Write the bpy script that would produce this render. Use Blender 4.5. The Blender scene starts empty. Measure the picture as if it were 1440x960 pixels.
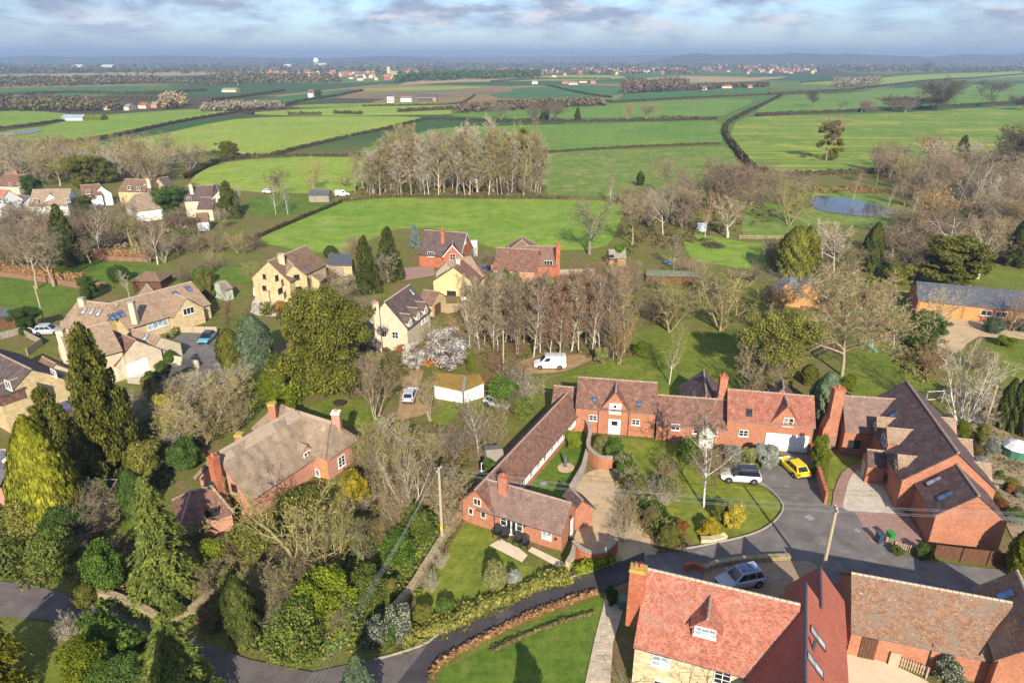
import bpy, bmesh, math, random
import numpy as np
HAZE = 2.0e-4
from mathutils import Matrix, Vector, geometry

# ---------------------------------------------------------------- camera
CAM_H = 44.0; FPX = 960.0; PITCH = math.atan(399/960)
scene = bpy.context.scene
cam_d = bpy.data.cameras.new('camera'); cam = bpy.data.objects.new('camera', cam_d)
scene.collection.objects.link(cam); scene.camera = cam
cam_d.sensor_width = 36; cam_d.lens = 24; cam_d.clip_start = .5; cam_d.clip_end = 80000
cam.location = (0, 0, CAM_H); cam.rotation_euler = (math.pi/2-PITCH, 0, 0)
scene.render.resolution_x = 1024; scene.render.resolution_y = 682
# ---------------------------------------------------------------- world, sun, exposure
SUN_EL = math.radians(29); SUN_AZ = math.radians(6.5)     # sun stands behind the camera, a little to the right
world = bpy.data.worlds.new('World'); scene.world = world; world.use_nodes = True
wn = world.node_tree; wn.nodes.clear()
def WN(t, **k):
    n = wn.nodes.new(t)
    for a, b in k.items(): setattr(n, a, b)
    return n
wo = WN('ShaderNodeOutputWorld'); bg = WN('ShaderNodeBackground'); bgc = WN('ShaderNodeBackground'); mx = WN('ShaderNodeMixShader')
sky = WN('ShaderNodeTexSky', sky_type='NISHITA', sun_disc=False, sun_elevation=SUN_EL, sun_rotation=math.pi-SUN_AZ, air_density=1.0, dust_density=.7, ozone_density=3)
bg.inputs[1].default_value = .095
tint = WN('ShaderNodeMix', data_type='RGBA', blend_type='MULTIPLY'); tint.inputs[0].default_value = 1; tint.inputs[7].default_value = (.80, .90, 1.12, 1); wn.links.new(sky.outputs[0], tint.inputs[6]); wn.links.new(tint.outputs[2], bg.inputs[0])
tc = WN('ShaderNodeTexCoord'); sep = WN('ShaderNodeSeparateXYZ'); wn.links.new(tc.outputs['Generated'], sep.inputs[0])
dv = WN('ShaderNodeMapping'); dv.inputs['Scale'].default_value = (1, 1, 3.4); wn.links.new(tc.outputs['Generated'], dv.inputs[0])
n1 = WN('ShaderNodeTexNoise'); n1.inputs['Scale'].default_value = 9.; n1.inputs['Detail'].default_value = 9; n1.inputs['Roughness'].default_value = .55; n1.inputs['Distortion'].default_value = .3
wn.links.new(dv.outputs[0], n1.inputs['Vector'])
r1 = WN('ShaderNodeValToRGB'); r1.color_ramp.elements[0].position = .40; r1.color_ramp.elements[1].position = .58
wn.links.new(n1.outputs[0], r1.inputs[0])
n2 = WN('ShaderNodeTexNoise'); n2.inputs['Scale'].default_value = 13.; n2.inputs['Detail'].default_value = 7; n2.inputs['Roughness'].default_value = .6
wn.links.new(dv.outputs[0], n2.inputs['Vector'])
r2 = WN('ShaderNodeValToRGB'); e = r2.color_ramp.elements
e[0].position = .36; e[0].color = (.30, .37, .52, 1); e[1].position = .64; e[1].color = (.92, .90, .92, 1)
k = e.new(.5); k.color = (.44, .50, .64, 1)
wn.links.new(n2.outputs[0], r2.inputs[0]); wn.links.new(r2.outputs[0], bgc.inputs[0]); bgc.inputs[1].default_value = .56
# clouds thin out into even pale grey-blue air just above the horizon
hz_ = WN('ShaderNodeMapRange'); hz_.inputs[1].default_value = .0; hz_.inputs[2].default_value = .045; hz_.inputs[3].default_value = .15; hz_.inputs[4].default_value = .95
wn.links.new(sep.outputs[2], hz_.inputs[0])
mm = WN('ShaderNodeMath', operation='MULTIPLY'); wn.links.new(r1.outputs[0], mm.inputs[0]); wn.links.new(hz_.outputs[0], mm.inputs[1])
wn.links.new(mm.outputs[0], mx.inputs[0]); wn.links.new(bg.outputs[0], mx.inputs[1]); wn.links.new(bgc.outputs[0], mx.inputs[2]); wn.links.new(mx.outputs[0], wo.inputs[0])
sd = bpy.data.lights.new('sun', 'SUN'); sd.energy = 4.7; sd.angle = math.radians(.5); sd.color = (1, .90, .74)
sun = bpy.data.objects.new('sun', sd); scene.collection.objects.link(sun)
sun.rotation_euler = (math.pi/2-SUN_EL, 0, SUN_AZ)
vs = scene.view_settings; vs.view_transform = 'Standard'; vs.look = 'None'; vs.gamma = 1; vs.exposure = .86
scene.render.engine = 'CYCLES'; cy = scene.cycles
cy.use_denoising = True; cy.max_bounces = 5; cy.diffuse_bounces = 2; cy.glossy_bounces = 2; cy.transmission_bounces = 2; cy.transparent_max_bounces = 4; cy.volume_bounces = 0
cy.caustics_reflective = False; cy.caustics_refractive = False

# ---------------------------------------------------------------- pixel -> place (a pixel gives a direction, the plane it lies on gives the distance)
_c, _s = math.cos(PITCH), math.sin(PITCH)
def ray(x, y):
    a, b = (x-720)/FPX, (480-y)/FPX
    return Vector((a, _c+b*_s, -_s+b*_c))
CAM = Vector((0, 0, CAM_H))
def P(x, y, z=0.0):
    d = ray(x, y); return CAM+d*((z-CAM_H)/d.z)
def proj(p):
    v = Vector(p)-CAM; w = v.y*_c-v.z*_s
    return 720+FPX*v.x/w, 480-FPX*(v.y*_s+v.z*_c)/w
def hgt(bx, by, ty):
    b = P(bx, by); lo, hi = 0., 60.
    for _ in range(40):
        m = (lo+hi)/2
        if proj((b.x, b.y, m))[1] > ty: lo = m
        else: hi = m
    return lo
def pxm(bx, by):                      # metres per photo pixel, across, at a ground pixel
    b = P(bx, by); return (b.y*_c+CAM_H*_s)/FPX
def hit(px, py, o, n):
    d = ray(px, py); t = (Vector(o)-CAM).dot(n)/d.dot(n); return CAM+d*t

# ---------------------------------------------------------------- objects
COL = scene.collection
def link(o): COL.objects.link(o); return o
def tag(o, label, cat=None, group=None, kind=None):
    if label: o['label'] = label
    if cat: o['category'] = cat
    if group: o['group'] = group
    if kind: o['kind'] = kind
    return o
def thing(name, label, cat, loc=(0, 0, 0), rz=0., group=None):
    o = link(bpy.data.objects.new(name, None)); o.location = loc; o.rotation_euler = (0, 0, rz); o.empty_display_size = .3
    return tag(o, label, cat, group)
def obj(name, me, parent=None, mat=None, loc=None):
    if mat is not None and not me.materials: me.materials.append(mat)
    o = link(bpy.data.objects.new(name, me))
    if parent is not None: o.parent = parent
    if loc is not None: o.location = loc
    return o
def np_mesh(name, V, quads=None, tris=None, mat=None, uv=None, smooth=False):
    V = np.asarray(V, np.float32).reshape(-1, 3); me = bpy.data.meshes.new(name)
    q = np.asarray(quads if quads is not None else np.zeros((0, 4)), np.int32).reshape(-1, 4); t = np.asarray(tris if tris is not None else np.zeros((0, 3)), np.int32).reshape(-1, 3)
    me.vertices.add(len(V)); me.vertices.foreach_set('co', V.ravel())
    nl = q.size+t.size; me.loops.add(nl); me.loops.foreach_set('vertex_index', np.concatenate([q.ravel(), t.ravel()]))
    np_ = len(q)+len(t); me.polygons.add(np_)
    st = np.concatenate([np.arange(len(q))*4, q.size+np.arange(len(t))*3]).astype(np.int32)
    me.polygons.foreach_set('loop_start', st)
    if smooth: me.polygons.foreach_set('use_smooth', np.ones(np_, bool))
    me.update(calc_edges=True)
    if mat is not None: me.materials.append(mat)
    return me
class MB:                               # small mesh collector
    def __init__(s): s.v = []; s.f = []; s.uv = []
    def face(s, pts, uvs=None):
        i = len(s.v); s.v += [tuple(p) for p in pts]; s.f.append(list(range(i, i+len(pts)))); s.uv.append(uvs or [(p[0]+p[1], p[2]) for p in pts])
    def box(s, lo, hi, M=None):
        x0, y0, z0 = lo; x1, y1, z1 = hi
        c = [Vector(p) for p in ((x0,y0,z0),(x1,y0,z0),(x1,y1,z0),(x0,y1,z0),(x0,y0,z1),(x1,y0,z1),(x1,y1,z1),(x0,y1,z1))]
        if M is not None: c = [M @ p for p in c]
        for f in ((3,2,1,0),(4,5,6,7),(0,1,5,4),(1,2,6,5),(2,3,7,6),(3,0,4,7)): s.face([c[k] for k in f])
    def prism(s, poly, off):            # closed slab: polygon + offset vector
        off = Vector(off); a = [Vector(p) for p in poly]; b = [p+off for p in a]; n = len(a)
        s.face(b); s.face(a[::-1])
        for i in range(n): j = (i+1) % n; s.face([a[i], a[j], b[j], b[i]])
    def tube(s, p, q, r0, r1=None, n=6, caps=True):
        p, q = Vector(p), Vector(q); r1 = r0 if r1 is None else r1; d = (q-p).normalized()
        a = d.orthogonal().normalized(); b = d.cross(a)
        A = [p+(a*math.cos(2*math.pi*k/n)+b*math.sin(2*math.pi*k/n))*r0 for k in range(n)]
        B = [q+(a*math.cos(2*math.pi*k/n)+b*math.sin(2*math.pi*k/n))*r1 for k in range(n)]
        for k in range(n): j = (k+1) % n; s.face([A[k], A[j], B[j], B[k]])
        if caps: s.face(A[::-1]); s.face(B)
    def mesh(s, name, mat=None, off=None):
        me = bpy.data.meshes.new(name); v = s.v
        if off is not None: v = [(p[0]-off[0], p[1]-off[1], p[2]-off[2]) for p in v]
        me.from_pydata(v, [], s.f); l = me.uv_layers.new(name='UVMap')
        l.data.foreach_set('uv', [c for u in s.uv for p in u for c in p])
        if mat is not None: me.materials.append(mat)
        me.update(); return me
_copies = {}
def copy_tree(o, parent=None):
    c = o.copy(); COL.objects.link(c); c.parent = parent
    for ch in list(o.children):
        copy_tree(ch, c)
    return c

# ---------------------------------------------------------------- materials
MAT = {}
def nodes(name):
    m = bpy.data.materials.new(name); m.use_nodes = True; nt = m.node_tree; nt.nodes.clear(); MAT[name] = m
    def N(t, **k):
        n = nt.nodes.new(t)
        for a, b in k.items():
            if a[0] == 'i' and a[1:].isdigit(): n.inputs[int(a[1:])].default_value = b
            else: setattr(n, a, b)
        return n
    def L(a, b): nt.links.new(a, b)
    return m, N, L
def ramp(N, cols):
    r = N('ShaderNodeValToRGB'); e = r.color_ramp.elements
    for i, (p, c) in enumerate(cols):
        x = e[i] if i < 2 else e.new(p)
        x.position = p; x.color = (*c, 1)
    return r
def noise(N, L, vec, sc, det=4, rough=.6):
    n = N('ShaderNodeTexNoise'); n.inputs['Scale'].default_value = sc; n.inputs['Detail'].default_value = det; n.inputs['Roughness'].default_value = rough
    L(vec, n.inputs['Vector']); return n.outputs[0]
def mixc(N, L, f, a, b, mode='MIX'):
    m = N('ShaderNodeMix', data_type='RGBA', blend_type=mode)
    for i, x in ((0, f), (6, a), (7, b)):
        if hasattr(x, 'is_output') or hasattr(x, 'links'): L(x, m.inputs[i])
        else: m.inputs[i].default_value = x if i == 0 else (*x, 1)
    return m.outputs[2]
def surf(name, cols, s=1.0, rough=.85, bump=0., bs=None, tile=None, coord='Object', patch=None, spec=.3, metal=0., det=5, stretch=None):
    """noise-coloured surface; tile=(w,h,mortar colour,mortar size,amount) lays courses of bricks or tiles in UV metres; patch=(scale,colour,lo,hi) adds blotches"""
    m, N, L = nodes(name); o = N('ShaderNodeOutputMaterial'); b = N('ShaderNodeBsdfPrincipled'); L(b.outputs[0], o.inputs[0])
    b.inputs['Roughness'].default_value = rough; b.inputs['Specular IOR Level'].default_value = spec; b.inputs['Metallic'].default_value = metal
    t = N('ShaderNodeTexCoord'); vec = t.outputs['UV' if tile else coord]
    v2 = t.outputs['Object']
    if stretch:
        mp = N('ShaderNodeMapping'); mp.inputs['Scale'].default_value = stretch; L(vec, mp.inputs[0]); vec = mp.outputs[0]; v2 = vec
    r = ramp(N, cols); f = noise(N, L, v2, s, det); L(f, r.inputs[0]); c = r.outputs[0]
    hgt_ = f
    if tile:
        w, h, mc, ms, amt = tile
        bt = N('ShaderNodeTexBrick'); L(vec, bt.inputs['Vector']); bt.inputs['Scale'].default_value = 1
        bt.inputs['Brick Width'].default_value = w; bt.inputs['Row Height'].default_value = h; bt.inputs['Mortar Size'].default_value = ms; bt.inputs['Bias'].default_value = 0
        bt.inputs['Color1'].default_value = (1-amt, 1-amt, 1-amt, 1); bt.inputs['Color2'].default_value = (1+amt, 1+amt, 1+amt, 1); bt.inputs['Mortar'].default_value = (*mc, 1)
        c = mixc(N, L, 1., c, bt.outputs[0], 'MULTIPLY'); hgt_ = bt.outputs[1]
    if patch:
        for sc, pc, lo, hi in (patch if isinstance(patch, list) else [patch]):
            pr = ramp(N, [(lo, (0, 0, 0)), (hi, (1, 1, 1))]); L(noise(N, L, v2, sc, 6, .65), pr.inputs[0]); c = mixc(N, L, pr.outputs[0], c, pc)
    L(c, b.inputs['Base Color'])
    if bump:
        bp = N('ShaderNodeBump', i0=bump); bp.inputs['Distance'].default_value = .05 if not tile else .02
        hh = noise(N, L, v2, bs or s*4, 4, .7); 
        L(hh if not tile else hgt_, bp.inputs['Height'])
        if tile: bp.invert = True
        L(bp.outputs[0], b.inputs['Normal'])
    return m
def leafm(name, cols, trans=.25, vary=.25, rough=.6):
    """leaf cards: every card its own tone, every plant its own cast"""
    m, N, L = nodes(name); o = N('ShaderNodeOutputMaterial'); g = N('ShaderNodeNewGeometry'); r = ramp(N, cols); L(g.outputs['Random Per Island'], r.inputs[0])
    tcx = N('ShaderNodeTexCoord'); pr = ramp(N, [(.3, (.55, .55, .55)), (.5, (.95, .95, .95)), (.72, (1.5, 1.42, 1.2))]); L(noise(N, L, tcx.outputs['Object'], 2.6, 3), pr.inputs[0]); pm = mixc(N, L, 1., r.outputs[0], pr.outputs[0], 'MULTIPLY')
    oi = N('ShaderNodeObjectInfo'); hs = N('ShaderNodeHueSaturation'); mr = N('ShaderNodeMapRange'); mr.inputs[3].default_value = 1-vary; mr.inputs[4].default_value = 1+vary
    L(oi.outputs['Random'], mr.inputs[0]); L(mr.outputs[0], hs.inputs['Value']); L(pm, hs.inputs['Color'])
    d = N('ShaderNodeBsdfDiffuse'); t = N('ShaderNodeBsdfTranslucent'); x = N('ShaderNodeMixShader', i0=trans)
    L(hs.outputs[0], d.inputs[0]); L(hs.outputs[0], t.inputs[0]); L(d.outputs[0], x.inputs[1]); L(t.outputs[0], x.inputs[2]); L(x.outputs[0], o.inputs[0]); return m
def plain(name, c, rough=.5, spec=.5, metal=0., coat=0.):
    m, N, L = nodes(name); o = N('ShaderNodeOutputMaterial'); b = N('ShaderNodeBsdfPrincipled'); L(b.outputs[0], o.inputs[0])
    t = N('ShaderNodeTexCoord'); r = ramp(N, [(.3, tuple(x*.88 for x in c)), (.7, tuple(min(1, x*1.08) for x in c))]); L(noise(N, L, t.outputs['Object'], 2.5), r.inputs[0]); L(r.outputs[0], b.inputs['Base Color'])
    b.inputs['Roughness'].default_value = rough; b.inputs['Specular IOR Level'].default_value = spec; b.inputs['Metallic'].default_value = metal; b.inputs['Coat Weight'].default_value = coat
    return m
def grassm(name, a, b, c=None, s=.12, stripes=None, worn=None):
    """grass: broad tonal drifts, fine tufts, optional wheeling lines"""
    m, N, L = nodes(name); o = N('ShaderNodeOutputMaterial'); p = N('ShaderNodeBsdfPrincipled'); L(p.outputs[0], o.inputs[0]); p.inputs['Roughness'].default_value = .9; p.inputs['Specular IOR Level'].default_value = .15
    t = N('ShaderNodeTexCoord'); v = t.outputs['Object']
    r = ramp(N, [(.34, a), (.66, b)]); L(noise(N, L, v, s, 6, .65), r.inputs[0])
    r2 = ramp(N, [(.3, (.50, .55, .45)), (.5, (.98, .98, .95)), (.7, (1.5, 1.38, 1.3))]); L(noise(N, L, v, 1.3 if s > .1 else .25, 8, .8), r2.inputs[0])
    col = mixc(N, L, 1., r.outputs[0], r2.outputs[0], 'MULTIPLY')
    if c:
        r3 = ramp(N, [(.52, (0, 0, 0)), (.7, (1, 1, 1))]); L(noise(N, L, v, s*3.1, 7, .7), r3.inputs[0]); col = mixc(N, L, r3.outputs[0], col, c)
    if stripes:
        sc, rot, pc, amt = stripes
        mp = N('ShaderNodeMapping'); mp.inputs['Rotation'].default_value = (0, 0, rot); mp.inputs['Scale'].default_value = (.05, 1, 1); L(v, mp.inputs[0])
        r4 = ramp(N, [(.5, (0, 0, 0)), (.72, (amt, amt, amt))]); L(noise(N, L, mp.outputs[0], sc, 3, .5), r4.inputs[0]); col = mixc(N, L, r4.outputs[0], col, pc)
    L(col, p.inputs['Base Color'])
    bp = N('ShaderNodeBump', i0=.5); bp.inputs['Distance'].default_value = .08; L(noise(N, L, v, 5, 5, .8), bp.inputs['Height']); L(bp.outputs[0], p.inputs['Normal'])
    return m
# walls
BR = (.20, .10)
surf('brick_orange', [(.3, (.36, .145, .08)), (.7, (.46, .20, .12))], s=.8, tile=(.225, .075, (.75, .75, .7), .008, .22), bump=.4, patch=[(1.6, (.27, .12, .085), .52, .72), (.5, (.56, .28, .16), .58, .8), (5., (.24, .10, .07), .58, .72), (7., (.62, .33, .21), .60, .74)])
surf('brick_red', [(.3, (.34, .10, .05)), (.7, (.48, .16, .08))], s=.9, tile=(.225, .075, (.8, .8, .75), .008, .3), bump=.4, patch=[(1.3, (.22, .11, .08), .52, .74), (6., (.20, .09, .06), .58, .72), (8., (.50, .26, .17), .6, .75)])
surf('brick_old', [(.3, (.20, .105, .07)), (.7, (.32, .17, .11))], s=1.2, tile=(.225, .075, (.8, .8, .75), .008, .3), bump=.4, patch=[(1.3, (.16, .13, .06), .5, .68), (4., (.13, .085, .06), .55, .7)])
surf('brick_pink', [(.3, (.42, .20, .14)), (.7, (.52, .27, .19))], s=.9, tile=(.225, .075, (.9, .9, .85), .008, .2), bump=.3)
surf('stone_cream', [(.3, (.50, .40, .23)), (.7, (.66, .56, .36))], s=1.4, tile=(.42, .18, (.75, .72, .65), .015, .28), bump=.5, patch=[(2.2, (.40, .31, .18), .55, .75)])
surf('stone_yellow', [(.3, (.45, .345, .185)), (.7, (.56, .44, .255))], s=1.0, tile=(.42, .18, (.85, .82, .75), .012, .18), bump=.4)
surf('stone_pale', [(.3, (.48, .41, .29)), (.7, (.60, .52, .38))], s=1.0, tile=(.42, .18, (.9, .88, .82), .01, .12), bump=.3)
surf('render_white', [(.3, (.70, .70, .68)), (.7, (.80, .80, .78))], s=.8, rough=.8, patch=(1.1, (.60, .59, .55), .6, .85))
surf('render_yellow', [(.3, (.54, .42, .20)), (.7, (.61, .49, .26))], s=.6)
surf('weatherboard', [(.3, (.42, .21, .07)), (.7, (.58, .32, .12))], s=2.2, stretch=(6, 6, .6), bump=.4)
surf('wood_dark', [(.3, (.075, .035, .02)), (.7, (.15, .07, .035))], s=2, stretch=(6, 6, .6), bump=.4)
surf('wood_pale', [(.3, (.32, .25, .17)), (.7, (.46, .37, .26))], s=2, stretch=(5, 5, .6), bump=.4)
surf('wood_grey', [(.3, (.22, .19, .15)), (.7, (.36, .31, .25))], s=2, stretch=(5, 5, .6), bump=.4)
# roofs (UV: u along the ridge, v down the slope)
surf('tile_purple', [(.28, (.13, .068, .052)), (.5, (.205, .11, .08)), (.72, (.285, .15, .10))], s=1.6, tile=(.17, .11, (.45, .42, .42), .012, .3), bump=.6, patch=[(.7, (.27, .10, .055), .55, .75), (2.6, (.33, .28, .24), .58, .74), (6., (.08, .045, .04), .58, .7)])
surf('tile_mauve', [(.28, (.17, .108, .092)), (.5, (.23, .15, .124)), (.72, (.29, .19, .15))], s=1.2, tile=(.17, .11, (.5, .48, .48), .012, .22), bump=.5, patch=[(1.9, (.32, .25, .21), .58, .76), (6., (.12, .075, .07), .58, .7)])
surf('tile_shade', [(.3, (.085, .055, .055)), (.7, (.17, .11, .105))], s=1.3, tile=(.17, .11, (.5, .48, .48), .012, .25), bump=.5, patch=[(1.5, (.22, .18, .15), .58, .76), (6., (.055, .04, .04), .58, .7)])
surf('tile_brick', [(.28, (.24, .085, .06)), (.5, (.34, .13, .085)), (.72, (.42, .18, .12))], s=1.3, tile=(.17, .11, (.5, .45, .42), .012, .28), bump=.5, patch=[(.9, (.20, .11, .09), .53, .7), (2.6, (.42, .30, .24), .6, .76), (6., (.14, .07, .055), .58, .7)])
surf('tile_red', [(.28, (.32, .10, .066)), (.5, (.40, .14, .092)), (.72, (.45, .19, .13))], s=1.1, tile=(.17, .11, (.6, .55, .5), .01, .34), bump=.6, patch=[(2.2, (.40, .22, .165), .52, .70), (4.0, (.24, .105, .075), .56, .68), (9., (.46, .27, .21), .57, .68), (.45, (.30, .17, .12), .54, .72)])
surf('tile_new', [(.3, (.33, .095, .065)), (.7, (.39, .125, .085))], s=.7, tile=(.17, .11, (.6, .55, .52), .012, .16), bump=.5, patch=[(3., (.25, .085, .06), .55, .72), (8., (.44, .17, .12), .58, .72)])
surf('tile_mottled', [(.25, (.15, .09, .055)), (.45, (.28, .155, .09)), (.6, (.24, .165, .115)), (.78, (.37, .24, .165))], s=1.5, tile=(.2, .14, (.5, .45, .42), .014, .3), bump=.6, patch=[(.7, (.19, .15, .115), .48, .66), (2.1, (.48, .30, .24), .62, .72), (3.5, (.12, .085, .06), .58, .7)])
surf('tile_brown', [(.3, (.14, .085, .06)), (.7, (.24, .15, .10))], s=1.1, tile=(.3, .2, (.55, .52, .5), .012, .16), bump=.5)
surf('tile_stone', [(.3, (.24, .165, .11)), (.7, (.36, .255, .175))], s=1.0, tile=(.3, .2, (.6, .57, .54), .012, .16), bump=.5)
surf('tile_dark', [(.3, (.075, .055, .05)), (.7, (.14, .10, .09))], s=1.1, tile=(.3, .2, (.5, .5, .5), .012, .2), bump=.5, patch=(2.2, (.20, .15, .12), .62, .8))
surf('slate', [(.3, (.075, .08, .095)), (.7, (.12, .125, .145))], s=.8, tile=(.3, .2, (.6, .6, .6), .01, .14), bump=.3, rough=.6)
surf('slate_blue', [(.3, (.17, .20, .27)), (.7, (.24, .27, .34))], s=.8, tile=(.3, .2, (.6, .6, .6), .01, .14), bump=.3, rough=.6)
surf('thatch', [(.25, (.165, .12, .08)), (.5, (.25, .185, .13)), (.75, (.33, .25, .175))], s=1.1, bump=1., bs=9, stretch=(1, 1, 1), patch=[(4.5, (.17, .12, .08), .56, .72), (.6, (.38, .30, .22), .55, .8)])
surf('thatch_ridge', [(.3, (.29, .225, .165)), (.7, (.38, .30, .225))], s=2.4, bump=.8, bs=9)
surf('moss_roof', [(.3, (.20, .13, .025)), (.7, (.34, .21, .05))], s=1.2, bump=.8, bs=8)
surf('felt_grey', [(.3, (.22, .19, .15)), (.7, (.30, .26, .21))], s=1, bump=.3)
surf('felt_green', [(.3, (.10, .12, .075)), (.7, (.17, .18, .12))], s=1, bump=.4)
surf('ridge_clay', [(.3, (.24, .15, .12)), (.7, (.38, .30, .24))], s=3, patch=(2.5, (.42, .38, .30), .55, .75))
surf('ridge_blue', [(.3, (.035, .04, .06)), (.7, (.07, .075, .10))], s=3, rough=.45)
surf('ridge_stone', [(.3, (.34, .29, .21)), (.7, (.46, .40, .31))], s=3)
surf('stone_rubble', [(.3, (.28, .21, .125)), (.7, (.44, .35, .22))], s=3.5, bump=1., bs=7, patch=[(5., (.12, .09, .055), .54, .66), (1.2, (.15, .15, .05), .52, .68)])
surf('stone_grey', [(.3, (.24, .21, .17)), (.7, (.40, .35, .28))], s=3, bump=.5)
surf('clay_pot', [(.3, (.42, .12, .07)), (.7, (.55, .20, .12))], s=4)
surf('lichen', [(.3, (.30, .22, .05)), (.7, (.50, .36, .08))], s=5, bump=.4)
surf('lead', [(.3, (.20, .21, .23)), (.7, (.30, .31, .33))], s=3, rough=.5)
# ground
surf('asphalt_dark', [(.3, (.042, .037, .040)), (.7, (.066, .058, .060))], s=.6, rough=.85, bump=.3, bs=30, patch=[(.35, (.095, .082, .078), .55, .72), (2.5, (.033, .03, .031), .58, .72)])
surf('asphalt_grey', [(.3, (.125, .11, .105)), (.7, (.19, .17, .16))], s=.5, rough=.9, bump=.3, bs=30, patch=[(.35, (.11, .10, .095), .50, .62), (.8, (.23, .21, .19), .56, .72), (4., (.10, .09, .085), .6, .75)])
surf('asphalt_lane', [(.3, (.10, .085, .08)), (.7, (.16, .135, .125))], s=.7, rough=.9, bump=.3, bs=30, patch=[(.9, (.07, .06, .055), .55, .8), (2.2, (.20, .17, .14), .62, .85)])
surf('gravel_gold', [(.3, (.47, .34, .19)), (.7, (.60, .45, .27))], s=.8, bump=.8, bs=22, patch=[(9., (.32, .23, .14), .50, .64), (.5, (.36, .27, .17), .50, .68), (1.8, (.30, .24, .14), .58, .72)])
surf('gravel_pale', [(.3, (.50, .45, .36)), (.7, (.63, .57, .47))], s=.8, bump=.8, bs=22, patch=[(9., (.38, .33, .25), .50, .64), (.6, (.40, .34, .25), .50, .68), (1.8, (.30, .26, .18), .58, .72)])
surf('gravel_brown', [(.3, (.22, .16, .10)), (.7, (.40, .30, .20))], s=9, bump=.9, bs=22, patch=[(.7, (.17, .13, .09), .55, .8)])
surf('earth_track', [(.3, (.26, .16, .08)), (.7, (.38, .25, .13))], s=1.1, bump=.7, bs=9, patch=[(.8, (.20, .17, .07), .55, .75)])
surf('bark_mulch', [(.3, (.10, .055, .03)), (.7, (.22, .13, .075))], s=5, bump=.9, bs=14, patch=[(.6, (.10, .11, .03), .55, .75)])
surf('paving_brick', [(.3, (.25, .15, .12)), (.7, (.36, .23, .19))], s=3, bump=.4, patch=(.8, (.22, .16, .14), .55, .8))
surf('paving_stone', [(.3, (.40, .33, .24)), (.7, (.55, .46, .35))], s=1.6, bump=.3, patch=(1.2, (.34, .29, .23), .55, .8))
surf('paving_cream', [(.3, (.58, .47, .32)), (.7, (.66, .55, .39))], s=1.2, bump=.2)
surf('kerb_stone', [(.3, (.30, .25, .20)), (.7, (.44, .38, .31))], s=3, bump=.4)
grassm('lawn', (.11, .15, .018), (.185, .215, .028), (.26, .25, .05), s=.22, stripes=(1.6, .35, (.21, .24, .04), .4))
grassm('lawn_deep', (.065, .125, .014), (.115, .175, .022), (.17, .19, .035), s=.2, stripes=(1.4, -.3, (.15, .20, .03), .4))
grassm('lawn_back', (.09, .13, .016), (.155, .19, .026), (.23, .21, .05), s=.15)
grassm('verge_grass', (.075, .10, .018), (.14, .145, .03), (.18, .14, .06), s=.5)
grassm('rough_grass', (.10, .105, .03), (.19, .165, .06), (.26, .20, .10), s=.3)
grassm('field_bright', (0.128, 0.232, 0.024), (0.201, 0.287, 0.039), (0.256, 0.317, 0.067), s=.022, stripes=(.9, .5, (0.244, 0.305, 0.061), .5))
grassm('field_lime', (0.183, 0.281, 0.030), (0.268, 0.329, 0.049), (0.305, 0.342, 0.079), s=.016, stripes=(.6, .3, (0.293, 0.329, 0.085), .5))
grassm('field_green', (0.091, 0.189, 0.027), (0.146, 0.238, 0.037), (0.207, 0.256, 0.049), s=.014, stripes=(.5, .15, (0.159, 0.244, 0.061), .5))
grassm('field_pasture', (0.104, 0.183, 0.030), (0.171, 0.220, 0.043), (0.293, 0.268, 0.110), s=.04)
grassm('field_teal_shade', (0.043, 0.122, 0.043), (0.073, 0.165, 0.055), (0.098, 0.183, 0.061), s=.012)  # dark blue-green; on the left plain it puts cloud shadow into the colour
grassm('field_straw', (.30, .24, .10), (.40, .31, .15), (.26, .25, .09), s=.01)
grassm('field_crop', (0.091, 0.189, 0.024), (0.159, 0.238, 0.034), (0.366, 0.329, 0.055), s=.012, stripes=(.16, -.12, (0.403, 0.354, 0.061), .85))
grassm('field_plough', (.16, .12, .07), (.24, .18, .10), (.14, .15, .05), s=.02, stripes=(.8, .2, (.20, .17, .09), .6))
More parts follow.
